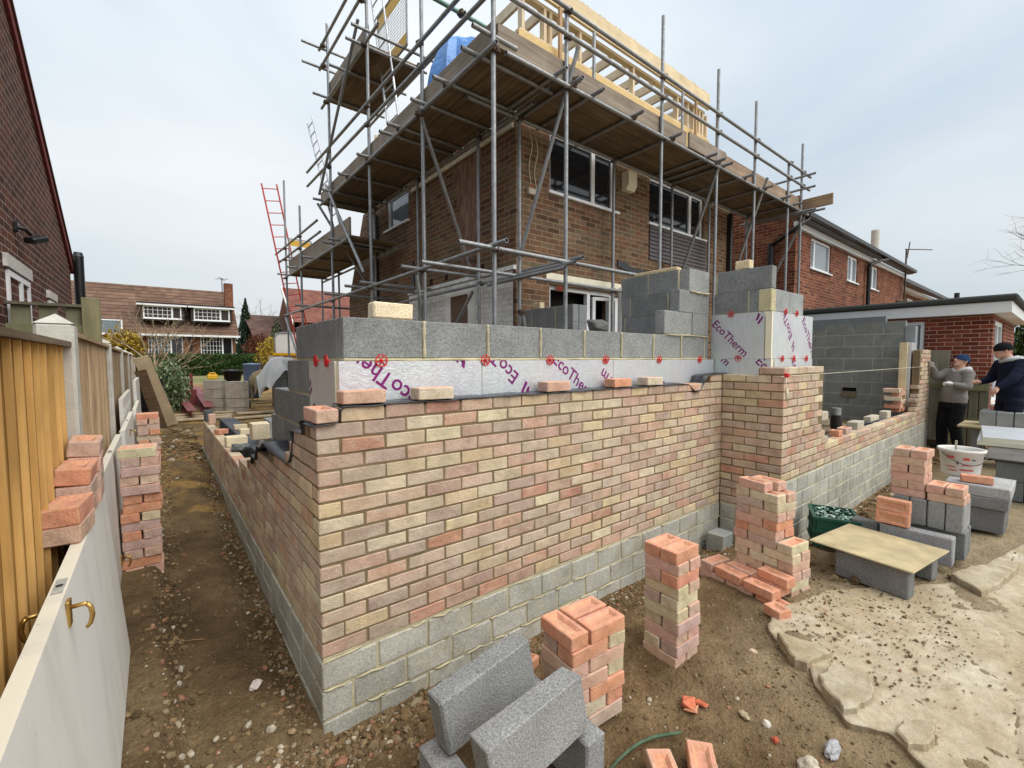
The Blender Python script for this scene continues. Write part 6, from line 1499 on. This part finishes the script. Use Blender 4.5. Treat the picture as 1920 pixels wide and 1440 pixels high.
# line and pins
m = MB(); m.tube((3.72, -.572, 1.272), (9.9, -.572, 1.285), .0022, 5); tag(m.build('string_line', M['foam']), 'taut white brickwork line from the bay corner to the far pier', 'line')
m = MB(); m.cbox(3.79, 3.84, -.60, -.561, 1.262, 1.300, .008); m.build('line_block', M['red']); tag(bpy.data.objects['line_block'], 'red plastic line block hooked on the bay corner brickwork', 'tool')
m = MB(); m.path([(3.806, -.585, 1.262), (3.80, -.585, 1.20), (3.80, -.583, 1.165)], .0025, 5); m.path([(3.802, -.59, 1.17), (3.78, -.60, 1.10), (3.765, -.612, 1.05)], .012, 6, s2l(200, 190, 160), rs=[.013, .012, .005]); tag(m.build('line_pin', M['stone']), 'wooden pin dangling on string below the red line block', 'tool')
# ---------------------------------------------------------------- white doors along the passage
def door(y0, y1, z0, z1, xt, xb, label, handle=None, th=.036, panelled=False):
    t = thing('door', label, 'door', (xt, y0, z0)); m = MB()
    dx = (xb-xt)/(z1-z0)
    P = lambda u, v: (u, v)
    m.prism([(xt, z1), (xb, z0), (xb-th, z0), (xt-th, z1)], 'y', y0, y1, (1, 1, 1)) if 0 else None
    vs = [(x, y, z) for y in (y0, y1) for x, z in ((xt, z1), (xb, z0), (xb-th, z0), (xt-th, z1))]
    m.add(vs, [(0, 1, 2, 3), (7, 6, 5, 4), (0, 4, 5, 1), (1, 5, 6, 2), (2, 6, 7, 3)], (1, 1, 1)); m.add(vs, [(3, 7, 4, 0)], (.98, .93, .82)); m.build('panel', M['doorw'], t)
    if panelled:
        m = MB()
        for a in (.12, .55): m.box(xt-.003+dx*.0, xt+.004, y0+(y1-y0)*a, y0+(y1-y0)*(a+.33), z0+.14, z1-.14)
        m.build('raised_panel', M['doorw'], t)
    if handle:
        hy, hz = handle; xs = xt+(z1-hz)*(xb-xt)/(z1-z0)
        for s_, x0 in ((1, xs), (-1, xs-th)):
            m = MB(); m.cbox(min(x0, x0+s_*.009), max(x0, x0+s_*.009), hy-.018, hy+.018, hz-.05, hz+.022, .002); m.path([(x0+s_*.008, hy, hz), (x0+s_*.036, hy, hz+.001), (x0+s_*.042, hy+.0, hz+.0)], .006, 8)
            m.path([(x0+s_*.040, hy, hz), (x0+s_*.048, hy, hz-.012), (x0+s_*.051, hy, hz-.035), (x0+s_*.046, hy, hz-.058), (x0+s_*.038, hy, hz-.068)], .006, 8, rs=[.0065, .006, .006, .0055, .0045]); m.build('handle', M['brass'], t)
        m = MB(); m.box(xt-th+.006, xt-.006, hy+.02, hy+.13, z1-.0005, z1+.0015, s2l(170, 168, 160)); m.tube((xt-th/2, hy+.075, z1+.001), (xt-th/2, hy+.075, z1+.004), .008, 10, s2l(70, 66, 60)); m.build('latch_plate', M['stone'], t)
def mat_door():
    t = NT('scuffed white door'); p = t.pos(); a = t.attr()
    c = t.mix(1, s2l(232, 230, 224), a, 'MULTIPLY')
    st = t.ramp(t.noise(t.sc(p, (2, 3, 1.2)), 1.6, 5, .6, .5), [(.50, 0.0), (.72, .38)]); c = t.mix(st, c, s2l(178, 176, 168))
    sc_ = t.ramp(t.noise(t.sc(p, (4, 26, 3)), 1.5, 3, .6), [(.74, 0.0), (.77, .5)]); c = t.mix(sc_, c, s2l(150, 138, 120))
    sp_ = t.ramp(t.noise(p, 70, 2, .5), [(.75, 0.0), (.78, .7)]); c = t.mix(sp_, c, s2l(120, 100, 78)); t.bump(t.noise(p, 40, 3), .06, .003); return t.set(c, .48, 0, .35)
M['doorw'] = mat_door()
door(-1.22, .80, -.06, .79, -.787, -.722, 'nearest white flush door lying on edge with a brass lever handle', (-.47, .752))
door(.86, 2.92, -.08, .795, -.818, -.80, 'second white flush door on edge beside the tall brick stack', (1.90, .06))
door(3.08, 5.02, .0, .80, -.800, -.79, 'third white door on edge with a small brass lever beyond the brick stack', (3.9, .70)); door(5.1, 6.6, .0, .82, -.772, -.77, 'fourth white door edge on at the far brick stack', None)
door(4.4, 6.4, .02, 1.0, -.862, -.85, 'taller white panelled door leaning behind the third one', None, panelled=True); door(6.5, 8.3, .05, 1.12, -.80, -.78, 'farthest tall white door near the leaning plank', None, panelled=True)
# ---------------------------------------------------------------- end of the passage
M['sheetp'] = simple('old scaffold plank', s2l(184, 164, 134), .85, var=.2, bump=.3)
m = MB(); pmx = Matrix.Translation((-.36, 8.9, .14)) @ Matrix.Rotation(math.radians(-17), 4, 'Y') @ Matrix.Rotation(math.radians(8), 4, 'X'); m.cbox(-.12, .12, -.02, .02, 0, 1.42, .004, M=pmx); tag(m.build('plank', M['sheetp']), 'wide pale plank leaning against the end of the fence', 'plank')
m = MB(); pmx = Matrix.Translation((-.50, 8.7, .12)) @ Matrix.Rotation(math.radians(-14), 4, 'Y'); m.cbox(-.10, .08, -.02, .02, 0, 1.15, .004, (.6, .5, .42), M=pmx); tag(m.build('plank', M['board']), 'darker shorter plank leaning behind the wide pale plank', 'plank')
m = MB(); m.box(-.86, -.45, 9.25, 9.3, .0, 1.05, s2l(26, 24, 24)); tag(m.build('gap_shade', M['blackp']), 'dark gap behind the leaning planks, its shade put in as a black panel', 'sheet')  # shade of the gap behind the planks, built as a black panel
rz = random.Random(14)
for i, (x, y, l_, a, w_) in enumerate(((-.42, 9.35, 1.15, .03, .22), (-.45, 9.85, 1.25, -.02, .24), (-.30, 10.4, 1.2, .05, .2), (.55, 9.0, 1.3, .1, .22), (.9, 10.0, 1.6, -.06, .24))):
    m = MB(); pmx = Matrix.Translation((x, y, zg(x+.5, y)+.02)) @ Matrix.Rotation(a, 4, 'Z'); m.cbox(0, l_, 0, w_, 0, .035, .003, (1.12, 1.08, .92), M=pmx); tag(m.build('ground_plank', M['sheetp']), f'muddy plank on the ground before the grey block stack, {["nearest", "second", "third", "one right of the stack", "farthest right"][i]}', 'plank', 'muddy ground planks')
M['redox'] = simple('red oxide steel', s2l(126, 62, 60), .55, var=.15, bump=.1)
def ibeam(p, q, w_, h_, label):
    p, q = Vector(p), Vector(q); d = (q-p); L_ = d.length; yaw_ = math.atan2(d.y, d.x); m = MB(); Mx = Matrix.Translation(p) @ Matrix.Rotation(yaw_, 4, 'Z') @ Matrix.Rotation(-math.asin(d.z/L_), 4, 'Y'); t_ = .012
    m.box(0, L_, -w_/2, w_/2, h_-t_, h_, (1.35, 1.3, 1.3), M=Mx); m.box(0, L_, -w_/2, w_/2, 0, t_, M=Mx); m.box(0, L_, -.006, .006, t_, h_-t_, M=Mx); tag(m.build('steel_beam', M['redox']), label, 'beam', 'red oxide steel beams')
ibeam((.02, 9.6, .14), (-.02, 12.6, .20), .17, .20, 'short red oxide steel beam lying nearest the laurel bush')
ibeam((.36, 9.9, .12), (.42, 15.5, .32), .20, .26, 'long red oxide steel beam left of the grey block stack'); ibeam((.45, 12.3, .40), (1.2, 14.6, .5), .16, .2, 'red oxide beam crossing behind the grey block stack')
m = MB(); m.box(.18, .26, 13.4, 13.42, .3, 1.05, (1, .9, .9)); m.box(.02, .3, 12.7, 12.72, .2, .62, (.7, .6, .6)); m.build('beam_end_plate', M['redox']); tag(bpy.data.objects['beam_end_plate'], 'dark red upright steel plates beyond the beams', 'plate')
for r_ in range(4):
    for c_ in range(2):
        z = .03+.226*r_; x = .34+.405*c_; bm_ = Matrix.Translation((x, 11.15-.58*c_*.9, z-.1*0)) @ Matrix.Rotation(math.radians(-36), 4, 'Z') @ Matrix.Rotation(math.radians(-1.5 if c_ else 1.0), 4, 'Y')
        if c_ and r_ == 3: bm_ = bm_ @ Matrix.Translation((0, 0, -.03))
        block(0, .44, 0, .22, 0, .217, f'weathered grey block, {["bottom", "second", "third", "top"][r_]} row, {"right" if c_ else "left"} side of the stack before the black tub', bm_, (158, 154, 146), 'weathered grey block stack', jit=.004, mat='footblock')
jg = thing('jerrycan', 'yellow plastic can on top of the grey block stack', 'can', (.56, 11.25, .94))
M['yelc'] = simple('yellow can', s2l(240, 186, 40), .4, var=.08, bump=0)
m = MB(); m.cbox(.44, .66, 11.2, 11.36, .945, 1.06, .02); m.build('body', M['yelc'], jg); m = MB(); m.path([(.47, 11.28, 1.05), (.50, 11.28, 1.10), (.60, 11.28, 1.10), (.63, 11.28, 1.05)], .014, 6); m.build('handle', M['yelc'], jg)
for i in range(3): block(.85, 1.29, 11.75+.0*i, 11.97, .08+.222*i, .298+.222*i, f'grey block, {["bottom", "middle", "top"][i]} of three carrying the black tub', None, (140, 140, 136), 'blocks under the black tub')
m = MB(); Mx = Matrix.Translation((1.06, 11.95, .755)); m.lathe([(0, .0), (.17, .0), (.225, .36), (.25, .365), (.25, .385), (.215, .38), (.16, .02), (0, .02)], 24, (1, 1, 1), Mx)
for k in range(5): m.rock((1.06+.07*math.cos(k*1.4), 11.95+.07*math.sin(k*1.4), 1.12), .075, s2l(200, 196, 190), 1)
tag(m.build('mortar_tub', M['blackp']), 'black rubber mortar tub heaped with white rubble behind the grey block stack', 'tub')
M['bluep'] = simple('blue grey plastic', s2l(96, 112, 138), .45, var=.12, bump=0)
m = MB(); Mx = Matrix.Translation((1.70, 13.2, .27)); m.lathe([(0, 0), (.21, 0), (.22, .5), (.225, .98), (.24, 1.0), (.24, 1.03), (.2, 1.04), (0, 1.06)], 24, (1, 1, 1), Mx); tag(m.build('water_butt', M['bluep']), 'tall blue grey water butt behind the cement mixer', 'barrel')
# cement mixer
mxr = thing('cement_mixer', 'muddy yellow brown cement mixer with its drum tilted up under plastic sheet', 'mixer', (1.68, 11.3, .15))
M['mud'] = simple('muddy paint', s2l(128, 112, 80), .75, var=.25, scale=9, bump=.3); Mx = Matrix.Translation((1.64, 11.35, .86)) @ Matrix.Rotation(math.radians(-34), 4, 'X') @ Matrix.Rotation(math.radians(38), 4, 'Y')
m = MB(); m.lathe([(0, -.30), (.14, -.30), (.27, -.12), (.29, .02), (.28, .08), (.19, .27), (.185, .28), (.17, .27), (.25, .06), (.2, -.1), (0, -.2)], 28, (1, 1, 1), Mx); m.build('drum', M['mud'], mxr)
m = MB(); 
for x in (1.40, 1.90): m.tube((x, 11.25, .30), (x, 11.25, .80), .022, 8); m.tube((x, 11.0, .22), (x, 11.5, .30), .022, 8)
m.tube((1.40, 11.0, .3), (1.90, 11.0, .3), .022, 8); m.tube((1.40, 11.25, .80), (1.90, 11.25, .80), .022, 8); m.build('stand', M['mud'], mxr)
for x in (1.36, 1.94): m = MB(); m.tube((x-.02, 11.45, .26), (x+.02, 11.45, .26), .11, 16); m.build('wheel', M['blackp'], mxr)
m = MB(); m.cbox(1.93, 2.10, 11.1, 11.35, .45, .85, .02); m.build('motor_box', M['mud'], mxr)
# wrapped stack of blocks
for i in range(5):
    for j in range(2): block(1.70+.23*j, 1.92+.23*j, 9.7, 10.14, .10+.22*i, .316+.22*i, f'dark grey block, {["bottom", "second", "third", "fourth", "top"][i]} {"right" if j else "left"} in the stack under the clear plastic', None, (104, 110, 116), 'blocks under the clear plastic')
def mat_plastic():
    t = NT('clear sheeting'); t.b.inputs['Transmission Weight'].default_value = .35; t.b.inputs['Alpha'].default_value = .82; t.bump(t.noise(t.pos(), 14, 4, .6), .6, .03); return t.set(s2l(222, 226, 230), .22, 0, .5)
M['poly'] = mat_plastic()
m = MB(); n = 30; vs = []
for j in range(n):
    for i in range(n):
        u, v = i/(n-1), j/(n-1); x = 1.32+1.0*u; y = 9.45+.95*v
        e_ = max(abs(u-.55)/.45, abs(v-.5)/.5); z = 1.40-.10*u*0-.62*max(0, e_-.55)/.45*(.7+.3*math.sin(u*9+v*7))+.03*noise.noise(Vector((u*7, v*7, 1)))+.10*math.exp(-((u-.5)**2+(v-.5)**2)*9)
        z += .04*math.sin(u*26+v*5)*max(0, e_-.4)
        vs.append((x, y, z))
m.add(vs, [(j*n+i, j*n+i+1, (j+1)*n+i+1, (j+1)*n+i) for j in range(n-1) for i in range(n-1)], smooth=True); tag(m.build('plastic_sheet', M['poly']), 'crumpled clear polythene sheet draped over blocks and the mixer', 'sheet')
# temporary barrier
bf = thing('barrier', 'pale mesh site barrier with rounded top corners beyond the plastic sheet', 'barrier', (2.6, 13.2, .3))
m = MB(); m.path([(2.38, 13.4, .3), (2.38, 13.4, 2.10), (2.44, 13.38, 2.24), (2.56, 13.3, 2.27), (3.4, 12.9, 2.27), (3.4, 12.9, .3)], .022, 8); m.build('frame', M['galv'], bf)
m = MB(); m.add([(2.40, 13.4, .5), (3.38, 12.9, .5), (3.38, 12.9, 2.25), (2.40, 13.4, 2.25), (2.402, 13.41, .5), (3.382, 12.91, .5), (3.382, 12.91, 2.25), (2.402, 13.41, 2.25)], [(0, 1, 2, 3), (7, 6, 5, 4)], (1, 1, 1)); m.build('panel', M['whitepaint'], bf)
m = MB(); m.box(2.1, 3.3, 12.2, 12.9, 1.35, 1.55, s2l(222, 186, 150)); m.box(2.1, 3.3, 12.15, 12.2, 1.55, 1.62, s2l(236, 182, 40)); m.box(2.15, 3.2, 12.3, 12.8, .2, 1.35, s2l(150, 140, 130)); tag(m.build('pallet_load', M['stone']), 'strapped load of pale bricks with a yellow top band beside the barrier', 'pallet')
# ---------------------------------------------------------------- small pieces in the yard
def rockthing(name, p, r, col, label, sub=2, flat=.7, cat='stone'):
    m = MB(); m.rock((p[0], p[1], zg(p[0], p[1])+r*flat*.6), r, s2l(*col), sub, flat); tag(m.build(name, M['stone']), label, cat)
rockthing('concrete_chunk', (1.46, -1.56), .038, (186, 176, 158), 'pale concrete lump at the foot of the lifted slab, left one of two'); rockthing('concrete_chunk', (1.60, -1.60), .042, (176, 176, 178), 'grey white concrete lump at the foot of the lifted slab, right one of two')
rockthing('stone', (2.60, -.985), .028, (196, 190, 176), 'pale round stone in front of the low brick pile'); rockthing('stone', (2.02, -1.10), .017, (210, 186, 160), 'pale stone alone on the soil before the slab tip')
rockthing('stone', (1.52, -1.275), .022, (176, 160, 132), 'tan stone, left of two in the middle of the yard soil'); rockthing('stone', (1.55, -1.36), .018, (206, 200, 188), 'whitish stone right of the tan stone in the yard soil'); rockthing('brick_shard', (1.49, -1.42), .018, (176, 92, 68), 'small red brick fragment near the bottom bricks')
rockthing('stone', (-.225, .40), .032, (214, 200, 196), 'pale broken stone in the hollow beside the passage', 2); rockthing('concrete_chunk', (3.58, -.15), .055, (140, 144, 144), 'grey block fragment in the inner corner of the new wall', 1)
m = MB(); m.cbox(3.46, 3.66, -.22, -.06, -.40, -.21, .006, gcol((140, 148, 150)), jit=.004); tag(m.build('concrete_block', M['footblock']), 'half block on the ground in the inner corner of the new wall', 'block')
for i, (x, y, w_, a, c) in enumerate(((1.40, -1.07, .05, .5, (206, 120, 90)), (1.44, -1.11, .032, 1.4, (196, 108, 80)), (1.37, -1.10, .03, 2.2, (214, 150, 118)))):
    m = MB(); mx_ = Matrix.Translation((x, y, zg(x, y)+.004)) @ Euler((.2*i, .25, a)).to_matrix().to_4x4(); m.cbox(-w_, w_, -w_*.5, w_*.6, 0, .018, .004, s2l(*c), M=mx_, jit=.008); tag(m.build('brick_shard', M['stone']), ['largest', 'middle sized', 'smallest'][i]+' orange brick shard of three together right of the slim stack', 'shard')
for i, (x, y, a) in enumerate(((4.75, -.82, .6), (4.95, -.9, 2.0))): put_brick('orange', pose(x, y, zg(x, y)+.005, a, .2, .1), f'orange brick fragment lying behind the green crate, {"left" if i == 0 else "right"} one', None, (.6, .9, .8))
m = MB(); m.path([(.80, -1.06, -.236), (.87, -1.057, -.228), (.94, -1.058, -.225), (1.01, -1.064, -.226), (1.08, -1.082, -.228), (1.15, -1.115, -.230), (1.20, -1.142, -.232)], .007, 6, s2l(84, 104, 82), rs=[.005, .006, .007, .007, .008, .008, .006]); tag(m.build('hose_piece', M['stone']), 'curved piece of faded green hose on the soil', 'hose')
put_brick('orange', pose(1.03, -.34, -.33, .4, .1), 'orange half brick at the foot of the new wall behind the grey blocks', None, (.35, .9, .9))
for i, (x, y) in enumerate(((-.40, .95), (-.30, 1.9), (-.52, -.1), (-.15, 1.2))):
    m = MB(); rz = random.Random(i+40); q = [(x, y, zg(x, y)+.012)]; a = rz.uniform(0, 6)
    for k in range(7): a += rz.gauss(0, .6); nx_, ny_ = q[-1][0]+.03*math.cos(a), q[-1][1]+.03*math.sin(a); q.append((nx_, ny_, zg(nx_, ny_)+.012+.006*rz.random()))
    m.path(q, .003, 5, s2l(140, 112, 80)); tag(m.build('root', M['stone']), ['pale root curling in the middle of the trench', 'thin root farther down the trench', 'twisted root near the bottom left of the trench', 'root close to the footing blocks in the trench'][i], 'root')
# bird on the far chimney
bd = thing('pigeon', 'grey bird perched on the chimney pot beyond the far toe board', 'bird', (12.2, 4.2, 6.6))
m = MB(); c0 = Vector((13.3, 3.6, 6.42)); m.path([c0+Vector((-.22, .0, -.05)), c0+Vector((-.10, 0, .0)), c0, c0+Vector((.08, 0, .05)), c0+Vector((.11, 0, .10)), c0+Vector((.13, 0, .13)), c0+Vector((.16, 0, .12))], .05, 10, s2l(170, 174, 182), rs=[.012, .035, .06, .05, .03, .028, .006]); m.build('body', M['stone'], bd)
m = MB(); m.tube(c0+Vector((0, 0, -.05)), c0+Vector((0, 0, -.12)), .006, 5); m.build('legs', M['red'], bd)
m = MB(); m.box(13.05, 13.55, 3.4, 3.8, 5.3, 6.15); tc_ = m.build('chimney', M['redbrick'], te); m = MB(); m.tube((13.3, 3.6, 6.15), (13.3, 3.6, 6.32), .09, 10, s2l(110, 80, 70)); m.build('chimney_pot', M['stone'], tc_)
# ---------------------------------------------------------------- the two bricklayers
def cloth(name, col, var=.12, bs=30): M[name] = simple(name, col, .92, var=var, scale=8, bump=.6, bscale=bs, bdist=.012, spec=.15)
cloth('grey hoodie', s2l(128, 124, 120)); cloth('hood lining', s2l(190, 190, 192)); cloth('black trousers', s2l(26, 26, 28)); cloth('navy top', s2l(26, 30, 48)); cloth('navy hat', s2l(34, 58, 92), bs=120); cloth('black hat', s2l(24, 24, 28), bs=120); cloth('work glove', s2l(206, 204, 200)); cloth('dark jeans', s2l(30, 34, 48)); cloth('boot', s2l(40, 38, 38))
M['skin'] = simple('skin', s2l(206, 158, 136), .6, var=.06, bump=.05)
def figure(base, F, label, P, hood, hat, top, legs, gloves):
    """P: joint dict in (forward, side, height) metres; side > 0 is away from the viewer"""
    F = Vector(F).normalized(); S = Vector((F.y, -F.x, 0)); t = thing('person', label, 'person', base); B0 = Vector((base[0], base[1], 0))
    zb = base[2]; K_ = P.get('scale', 1.0); W = lambda q: B0+F*q[0]*K_+S*q[1]*K_+Vector((0, 0, zb+(q[2]-P['z0'])*K_))
    g = {k: W(v) for k, v in P.items() if isinstance(v, tuple)}
    hd = g['head']; look = (F*P['look'][0]+S*P['look'][1]+Vector((0, 0, P['look'][2]))).normalized(); upv = (Vector((0, 0, 1))-look*look.z).normalized(); sd = look.cross(upv)
    # body: overlapping lofts fused into one continuous surface
    def ring(c, ax, wu, wv, U_, V_, n=14): return [c+U_*math.cos(2*PI*k/n)*wu+V_*math.sin(2*PI*k/n)*wv for k in range(n)]
    def loft(m, secs, n=14):
        """secs: (centre, half side width, half depth)"""
        vs = []
        for c, wu, wv in secs: vs += ring(c, None, wu, wv, S, F, n)
        fs = [(j*n+k, j*n+(k+1) % n, (j+1)*n+(k+1) % n, (j+1)*n+k) for j in range(len(secs)-1) for k in range(n)]+[list(range(n))[::-1], [(len(secs)-1)*n+k for k in range(n)]]
        m.add(vs, fs, smooth=True)
    def limb(m, ps, rs_): m.path(ps, .05, 12, rs=rs_)
    def fused(name, m, mat, vox, sm_=2):
        o = m.build(name, M[mat], t); r_ = o.modifiers.new('Remesh', 'REMESH'); r_.mode = 'VOXEL'; r_.voxel_size = vox; r_.use_smooth_shade = True
        q = o.modifiers.new('Smooth', 'SMOOTH'); q.iterations = sm_; q.factor = .6; return o
    def facept(u, v, w): return hd+sd*u+upv*v+look*w
    L_ = lambda p, q, f: p.lerp(q, f)
    m = MB(); n = 16; vs = []
    prof = [(-.112, .018, .030, .052), (-.100, .040, .050, .035), (-.075, .056, .074, .012), (-.04, .068, .086, .002), (0, .075, .093, .0), (.04, .076, .094, -.004), (.08, .062, .076, -.006), (.105, .032, .04, -.006)]
    for (v, wu, wv, sh_) in prof: vs += [facept(0, v, sh_)+sd*math.cos(2*PI*k/n)*wu+look*math.sin(2*PI*k/n)*wv for k in range(n)]
    m.add(vs, [(j*n+k, j*n+(k+1) % n, (j+1)*n+(k+1) % n, (j+1)*n+k) for j in range(len(prof)-1) for k in range(n)]+[list(range(n))[::-1], [(len(prof)-1)*n+k for k in range(n)]])
    m.path([facept(0, .025, .088), facept(0, -.005, .100), facept(0, -.026, .114), facept(0, -.036, .092)], .012, 8, rs=[.008, .010, .0145, .011])
    for s in (-1, 1): m.path([facept(s*.076, .014, -.004), facept(s*.086, .0, -.014), facept(s*.078, -.034, -.004)], .012, 6, rs=[.012, .017, .010])
    limb(m, [g['chest']+Vector((0, 0, .08)), g['neck'], facept(0, -.06, -.02)], [.075, .060, .060])
    loft(m, [(g['pelvis'], .14, .10), (g['belly'], .14, .11), (g['chest'], .16, .11), (L_(g['chest'], g['neck'], .7), .11, .08)])
    for s in ('n', 'f'):
        limb(m, [g['sh'+s], g['el'+s], g['wr'+s]], [.055, .042, .028]); limb(m, [g['hip'+s], g['kn'+s], g['an'+s]], [.085, .055, .04]); limb(m, [g['chest']+Vector((0, 0, .06)), g['sh'+s]], [.07, .055])
        w0, h_ = g['wr'+s], g['hand'+s]; d = (h_-w0).normalized(); sdv = d.cross(Vector((0, 0, 1))).normalized() if abs(d.z) < .9 else S; nv = sdv.cross(d); HND = MB() if gloves != 'skin' else m
        pc = w0+d*.045; limb(HND, [w0, w0+d*.035, w0+d*.085], [.027, .036, .034])
        for k in range(4):
            b0 = w0+d*.085+sdv*(-.027+.018*k); Q = (.066, .076, .072, .056)[k]; c_ = P['curl'+s]
            HND.path([b0, b0+d*Q*.5-nv*Q*.15*c_, b0+d*Q*(.9-.4*c_)-nv*Q*.55*c_, b0+d*Q*(1-.85*c_)-nv*Q*.8*c_], .009, 7, rs=[.011, .010, .009, .0075])
        b0 = w0+d*.04+sdv*-.028; HND.path([b0, b0-sdv*.026+d*.025, b0-sdv*.02+d*.06-nv*.018*P['curl'+s]], .010, 7, rs=[.014, .011, .0085])
        if gloves != 'skin': fused('glove', HND, gloves, .0055, 1)
    fused('body', m, 'skin', .007, 2)
    m = MB(); m.path([facept(-.024, -.062, .086), facept(0, -.064, .094), facept(.024, -.062, .086)], .005, 5, s2l(150, 84, 76)); m.build('mouth', M['stone'], t)
    m = MB()
    for s in (-1, 1): m.rock(facept(s*.030, .010, .082), .009, s2l(50, 40, 36), 1, 1)
    m.build('eyes', M['stone'], t)
    m = MB()
    for s in (-1, 1): m.path([facept(s*.014, .026, .092), facept(s*.030, .032, .090), facept(s*.048, .026, .078)], .004, 5, s2l(92, 70, 54))
    m.build('eyebrows', M['stone'], t)
    # woolly hat
    m = MB(); n = 18; rings = []
    for j in range(9):
        f_ = j/8; z = -.015+.125*f_; r_ = .098*math.sqrt(max(0.0, 1-(max(0, f_-.25)/.78)**2.2))+(.006 if j < 3 else 0)
        rings.append([facept(0, 0, -.012)+(sd*math.cos(2*PI*k/n)*r_*.92+(look*math.sin(2*PI*k/n))*r_*1.08)+upv*(z+.012)-look*(.05*(1-f_)*0) for k in range(n)])
    vs = [q for r_ in rings for q in r_]; m.add(vs, [(j*n+k, j*n+(k+1) % n, (j+1)*n+(k+1) % n, (j+1)*n+k) for j in range(8) for k in range(n)]+[[8*n+k for k in range(n)]], smooth=True); m.build('woolly_hat', M[hat], t)
    # top with sleeves, trousers
    rq = random.Random(5); wob = lambda: rq.uniform(.95, 1.06)
    def folds(ps, rs_, n=9):
        P2 = []; R2 = []
        for i in range(len(ps)-1):
            for k in range(n): f_ = k/n; P2.append(ps[i].lerp(ps[i+1], f_)); R2.append((rs_[i]*(1-f_)+rs_[i+1]*f_)*(1+.07*math.sin(k*2.4+i*2)*rq.random()))
        return P2+[ps[-1]], R2+[rs_[-1]]
    m = MB(); hem = g['pelvis']-Vector((0, 0, .05))
    secs = [(hem, .205, .165), (hem+Vector((0, 0, .05)), .222, .185), (L_(hem, g['belly'], .6)+F*.01, .232, .200), (g['belly']+F*.015, .226, .195), (L_(g['belly'], g['chest'], .5), .228, .178), (g['chest'], .230, .168), (L_(g['chest'], g['neck'], .35), .205, .150), (L_(g['chest'], g['neck'], .68), .145, .118), (L_(g['chest'], g['neck'], .95), .085, .09)]
    loft(m, [(c, wu*.86*wob(), wv*.80*wob()) for c, wu, wv in secs], 20)
    for s in ('n', 'f'):
        ps, rr0 = folds([L_(g['chest'], g['neck'], .45).lerp(g['sh'+s], .6), g['sh'+s], g['el'+s], g['wr'+s]], [.088, .084, .066, .042]); limb(m, ps, rr0)
    fused('hooded_top', m, top, .011, 2)
    m = MB(); loft(m, [(g['pelvis']+Vector((0, 0, .06)), .19, .15), (g['pelvis']-Vector((0, 0, .05)), .195, .155), (g['pelvis']-Vector((0, 0, .12)), .185, .145)], 18)
    for s in ('n', 'f'):
        ps, rr0 = folds([g['hip'+s]-Vector((0, 0, .0)), g['kn'+s], L_(g['kn'+s], g['an'+s], 1.0)-Vector((0, 0, .02))], [.118, .088, .075]); limb(m, ps, rr0)
    fused('trousers', m, legs, .011, 2)
    for s in ('n', 'f'):
        m = MB(); q = g['an'+s]; m.path([q+Vector((0, 0, .05))-F*.01, q-F*.02+Vector((0, 0, -.02)), q+F*.05+Vector((0, 0, -.05)), q+F*.14+Vector((0, 0, -.06)), q+F*.19+Vector((0, 0, -.065))], .05, 10, rs=[.055, .058, .052, .046, .03]); m.build('boot', M['boot'], t)
    # hood bunched behind the neck
    m = MB(); c = g['neck']; 
    m.path([c+F*.085+Vector((0, 0, -.05)), c+F*.04-S*.085+Vector((0, 0, -.01)), c-F*.06-S*.09+Vector((0, 0, .0)), c-F*.13+Vector((0, 0, -.03)), c-F*.06+S*.09+Vector((0, 0, .0)), c+F*.04+S*.085+Vector((0, 0, -.01)), c+F*.085+Vector((0, 0, -.05))], .04, 10, rs=[.022, .034, .048, .06, .048, .034, .022])
    m.path([c-F*.10+Vector((0, 0, -.0)), c-F*.15+Vector((0, 0, -.07)), c-F*.14+Vector((0, 0, -.15))], .06, 10, rs=[.07, .075, .02]); m.build('hood', M[hood], t)
    return t
FD = (-.78, .62, 0)
figure((10.34, -.895, -.145), FD, 'person in grey hooded top and navy hat reaching up to the brick pier', dict(scale=.96, z0=-.19,
    pelvis=(.02, 0, .66), belly=(.0, 0, .84), chest=(-.05, 0, 1.06), neck=(-.085, 0, 1.25), head=(-.09, 0, 1.395), look=(1, 0, .42),
    shn=(-.07, -.17, 1.17), eln=(.02, -.24, .93), wrn=(.20, -.16, .985), handn=(.28, -.13, 1.01), curln=1.0,
    shf=(-.02, .17, 1.18), elf=(.16, .20, 1.10), wrf=(.28, .16, 1.30), handf=(.37, .14, 1.39), curlf=.25,
    hipn=(.02, -.09, .62), knn=(.06, -.10, .22), ann=(-.01, -.10, -.105), hipf=(.03, .09, .62), knf=(.10, .10, .22), anf=(.07, .12, -.105)), 'hood lining', 'navy hat', 'grey hoodie', 'black trousers', 'work glove')
figure((9.60, -1.60, -.17), (-.5, .86, 0), 'person in navy top and black woolly hat seen from behind at the right edge', dict(z0=-.17,
    pelvis=(.0, 0, .86), belly=(.0, 0, 1.02), chest=(.0, 0, 1.22), neck=(.06, 0, 1.42), head=(.13, 0, 1.545), look=(1, .15, -.12),
    shn=(-.02, -.20, 1.34), eln=(.16, -.32, 1.12), wrn=(.33, -.34, .99), handn=(.38, -.34, .91), curln=.6,
    shf=(.05, .19, 1.34), elf=(.12, .26, 1.10), wrf=(.30, .16, 1.05), handf=(.37, .12, 1.06), curlf=.5,
    hipn=(.0, -.10, .80), knn=(.06, -.11, .36), ann=(.0, -.12, -.07), hipf=(.0, .10, .80), knf=(.08, .11, .36), anf=(.04, .12, -.07)), 'hood lining', 'black hat', 'navy top', 'dark jeans', 'skin')
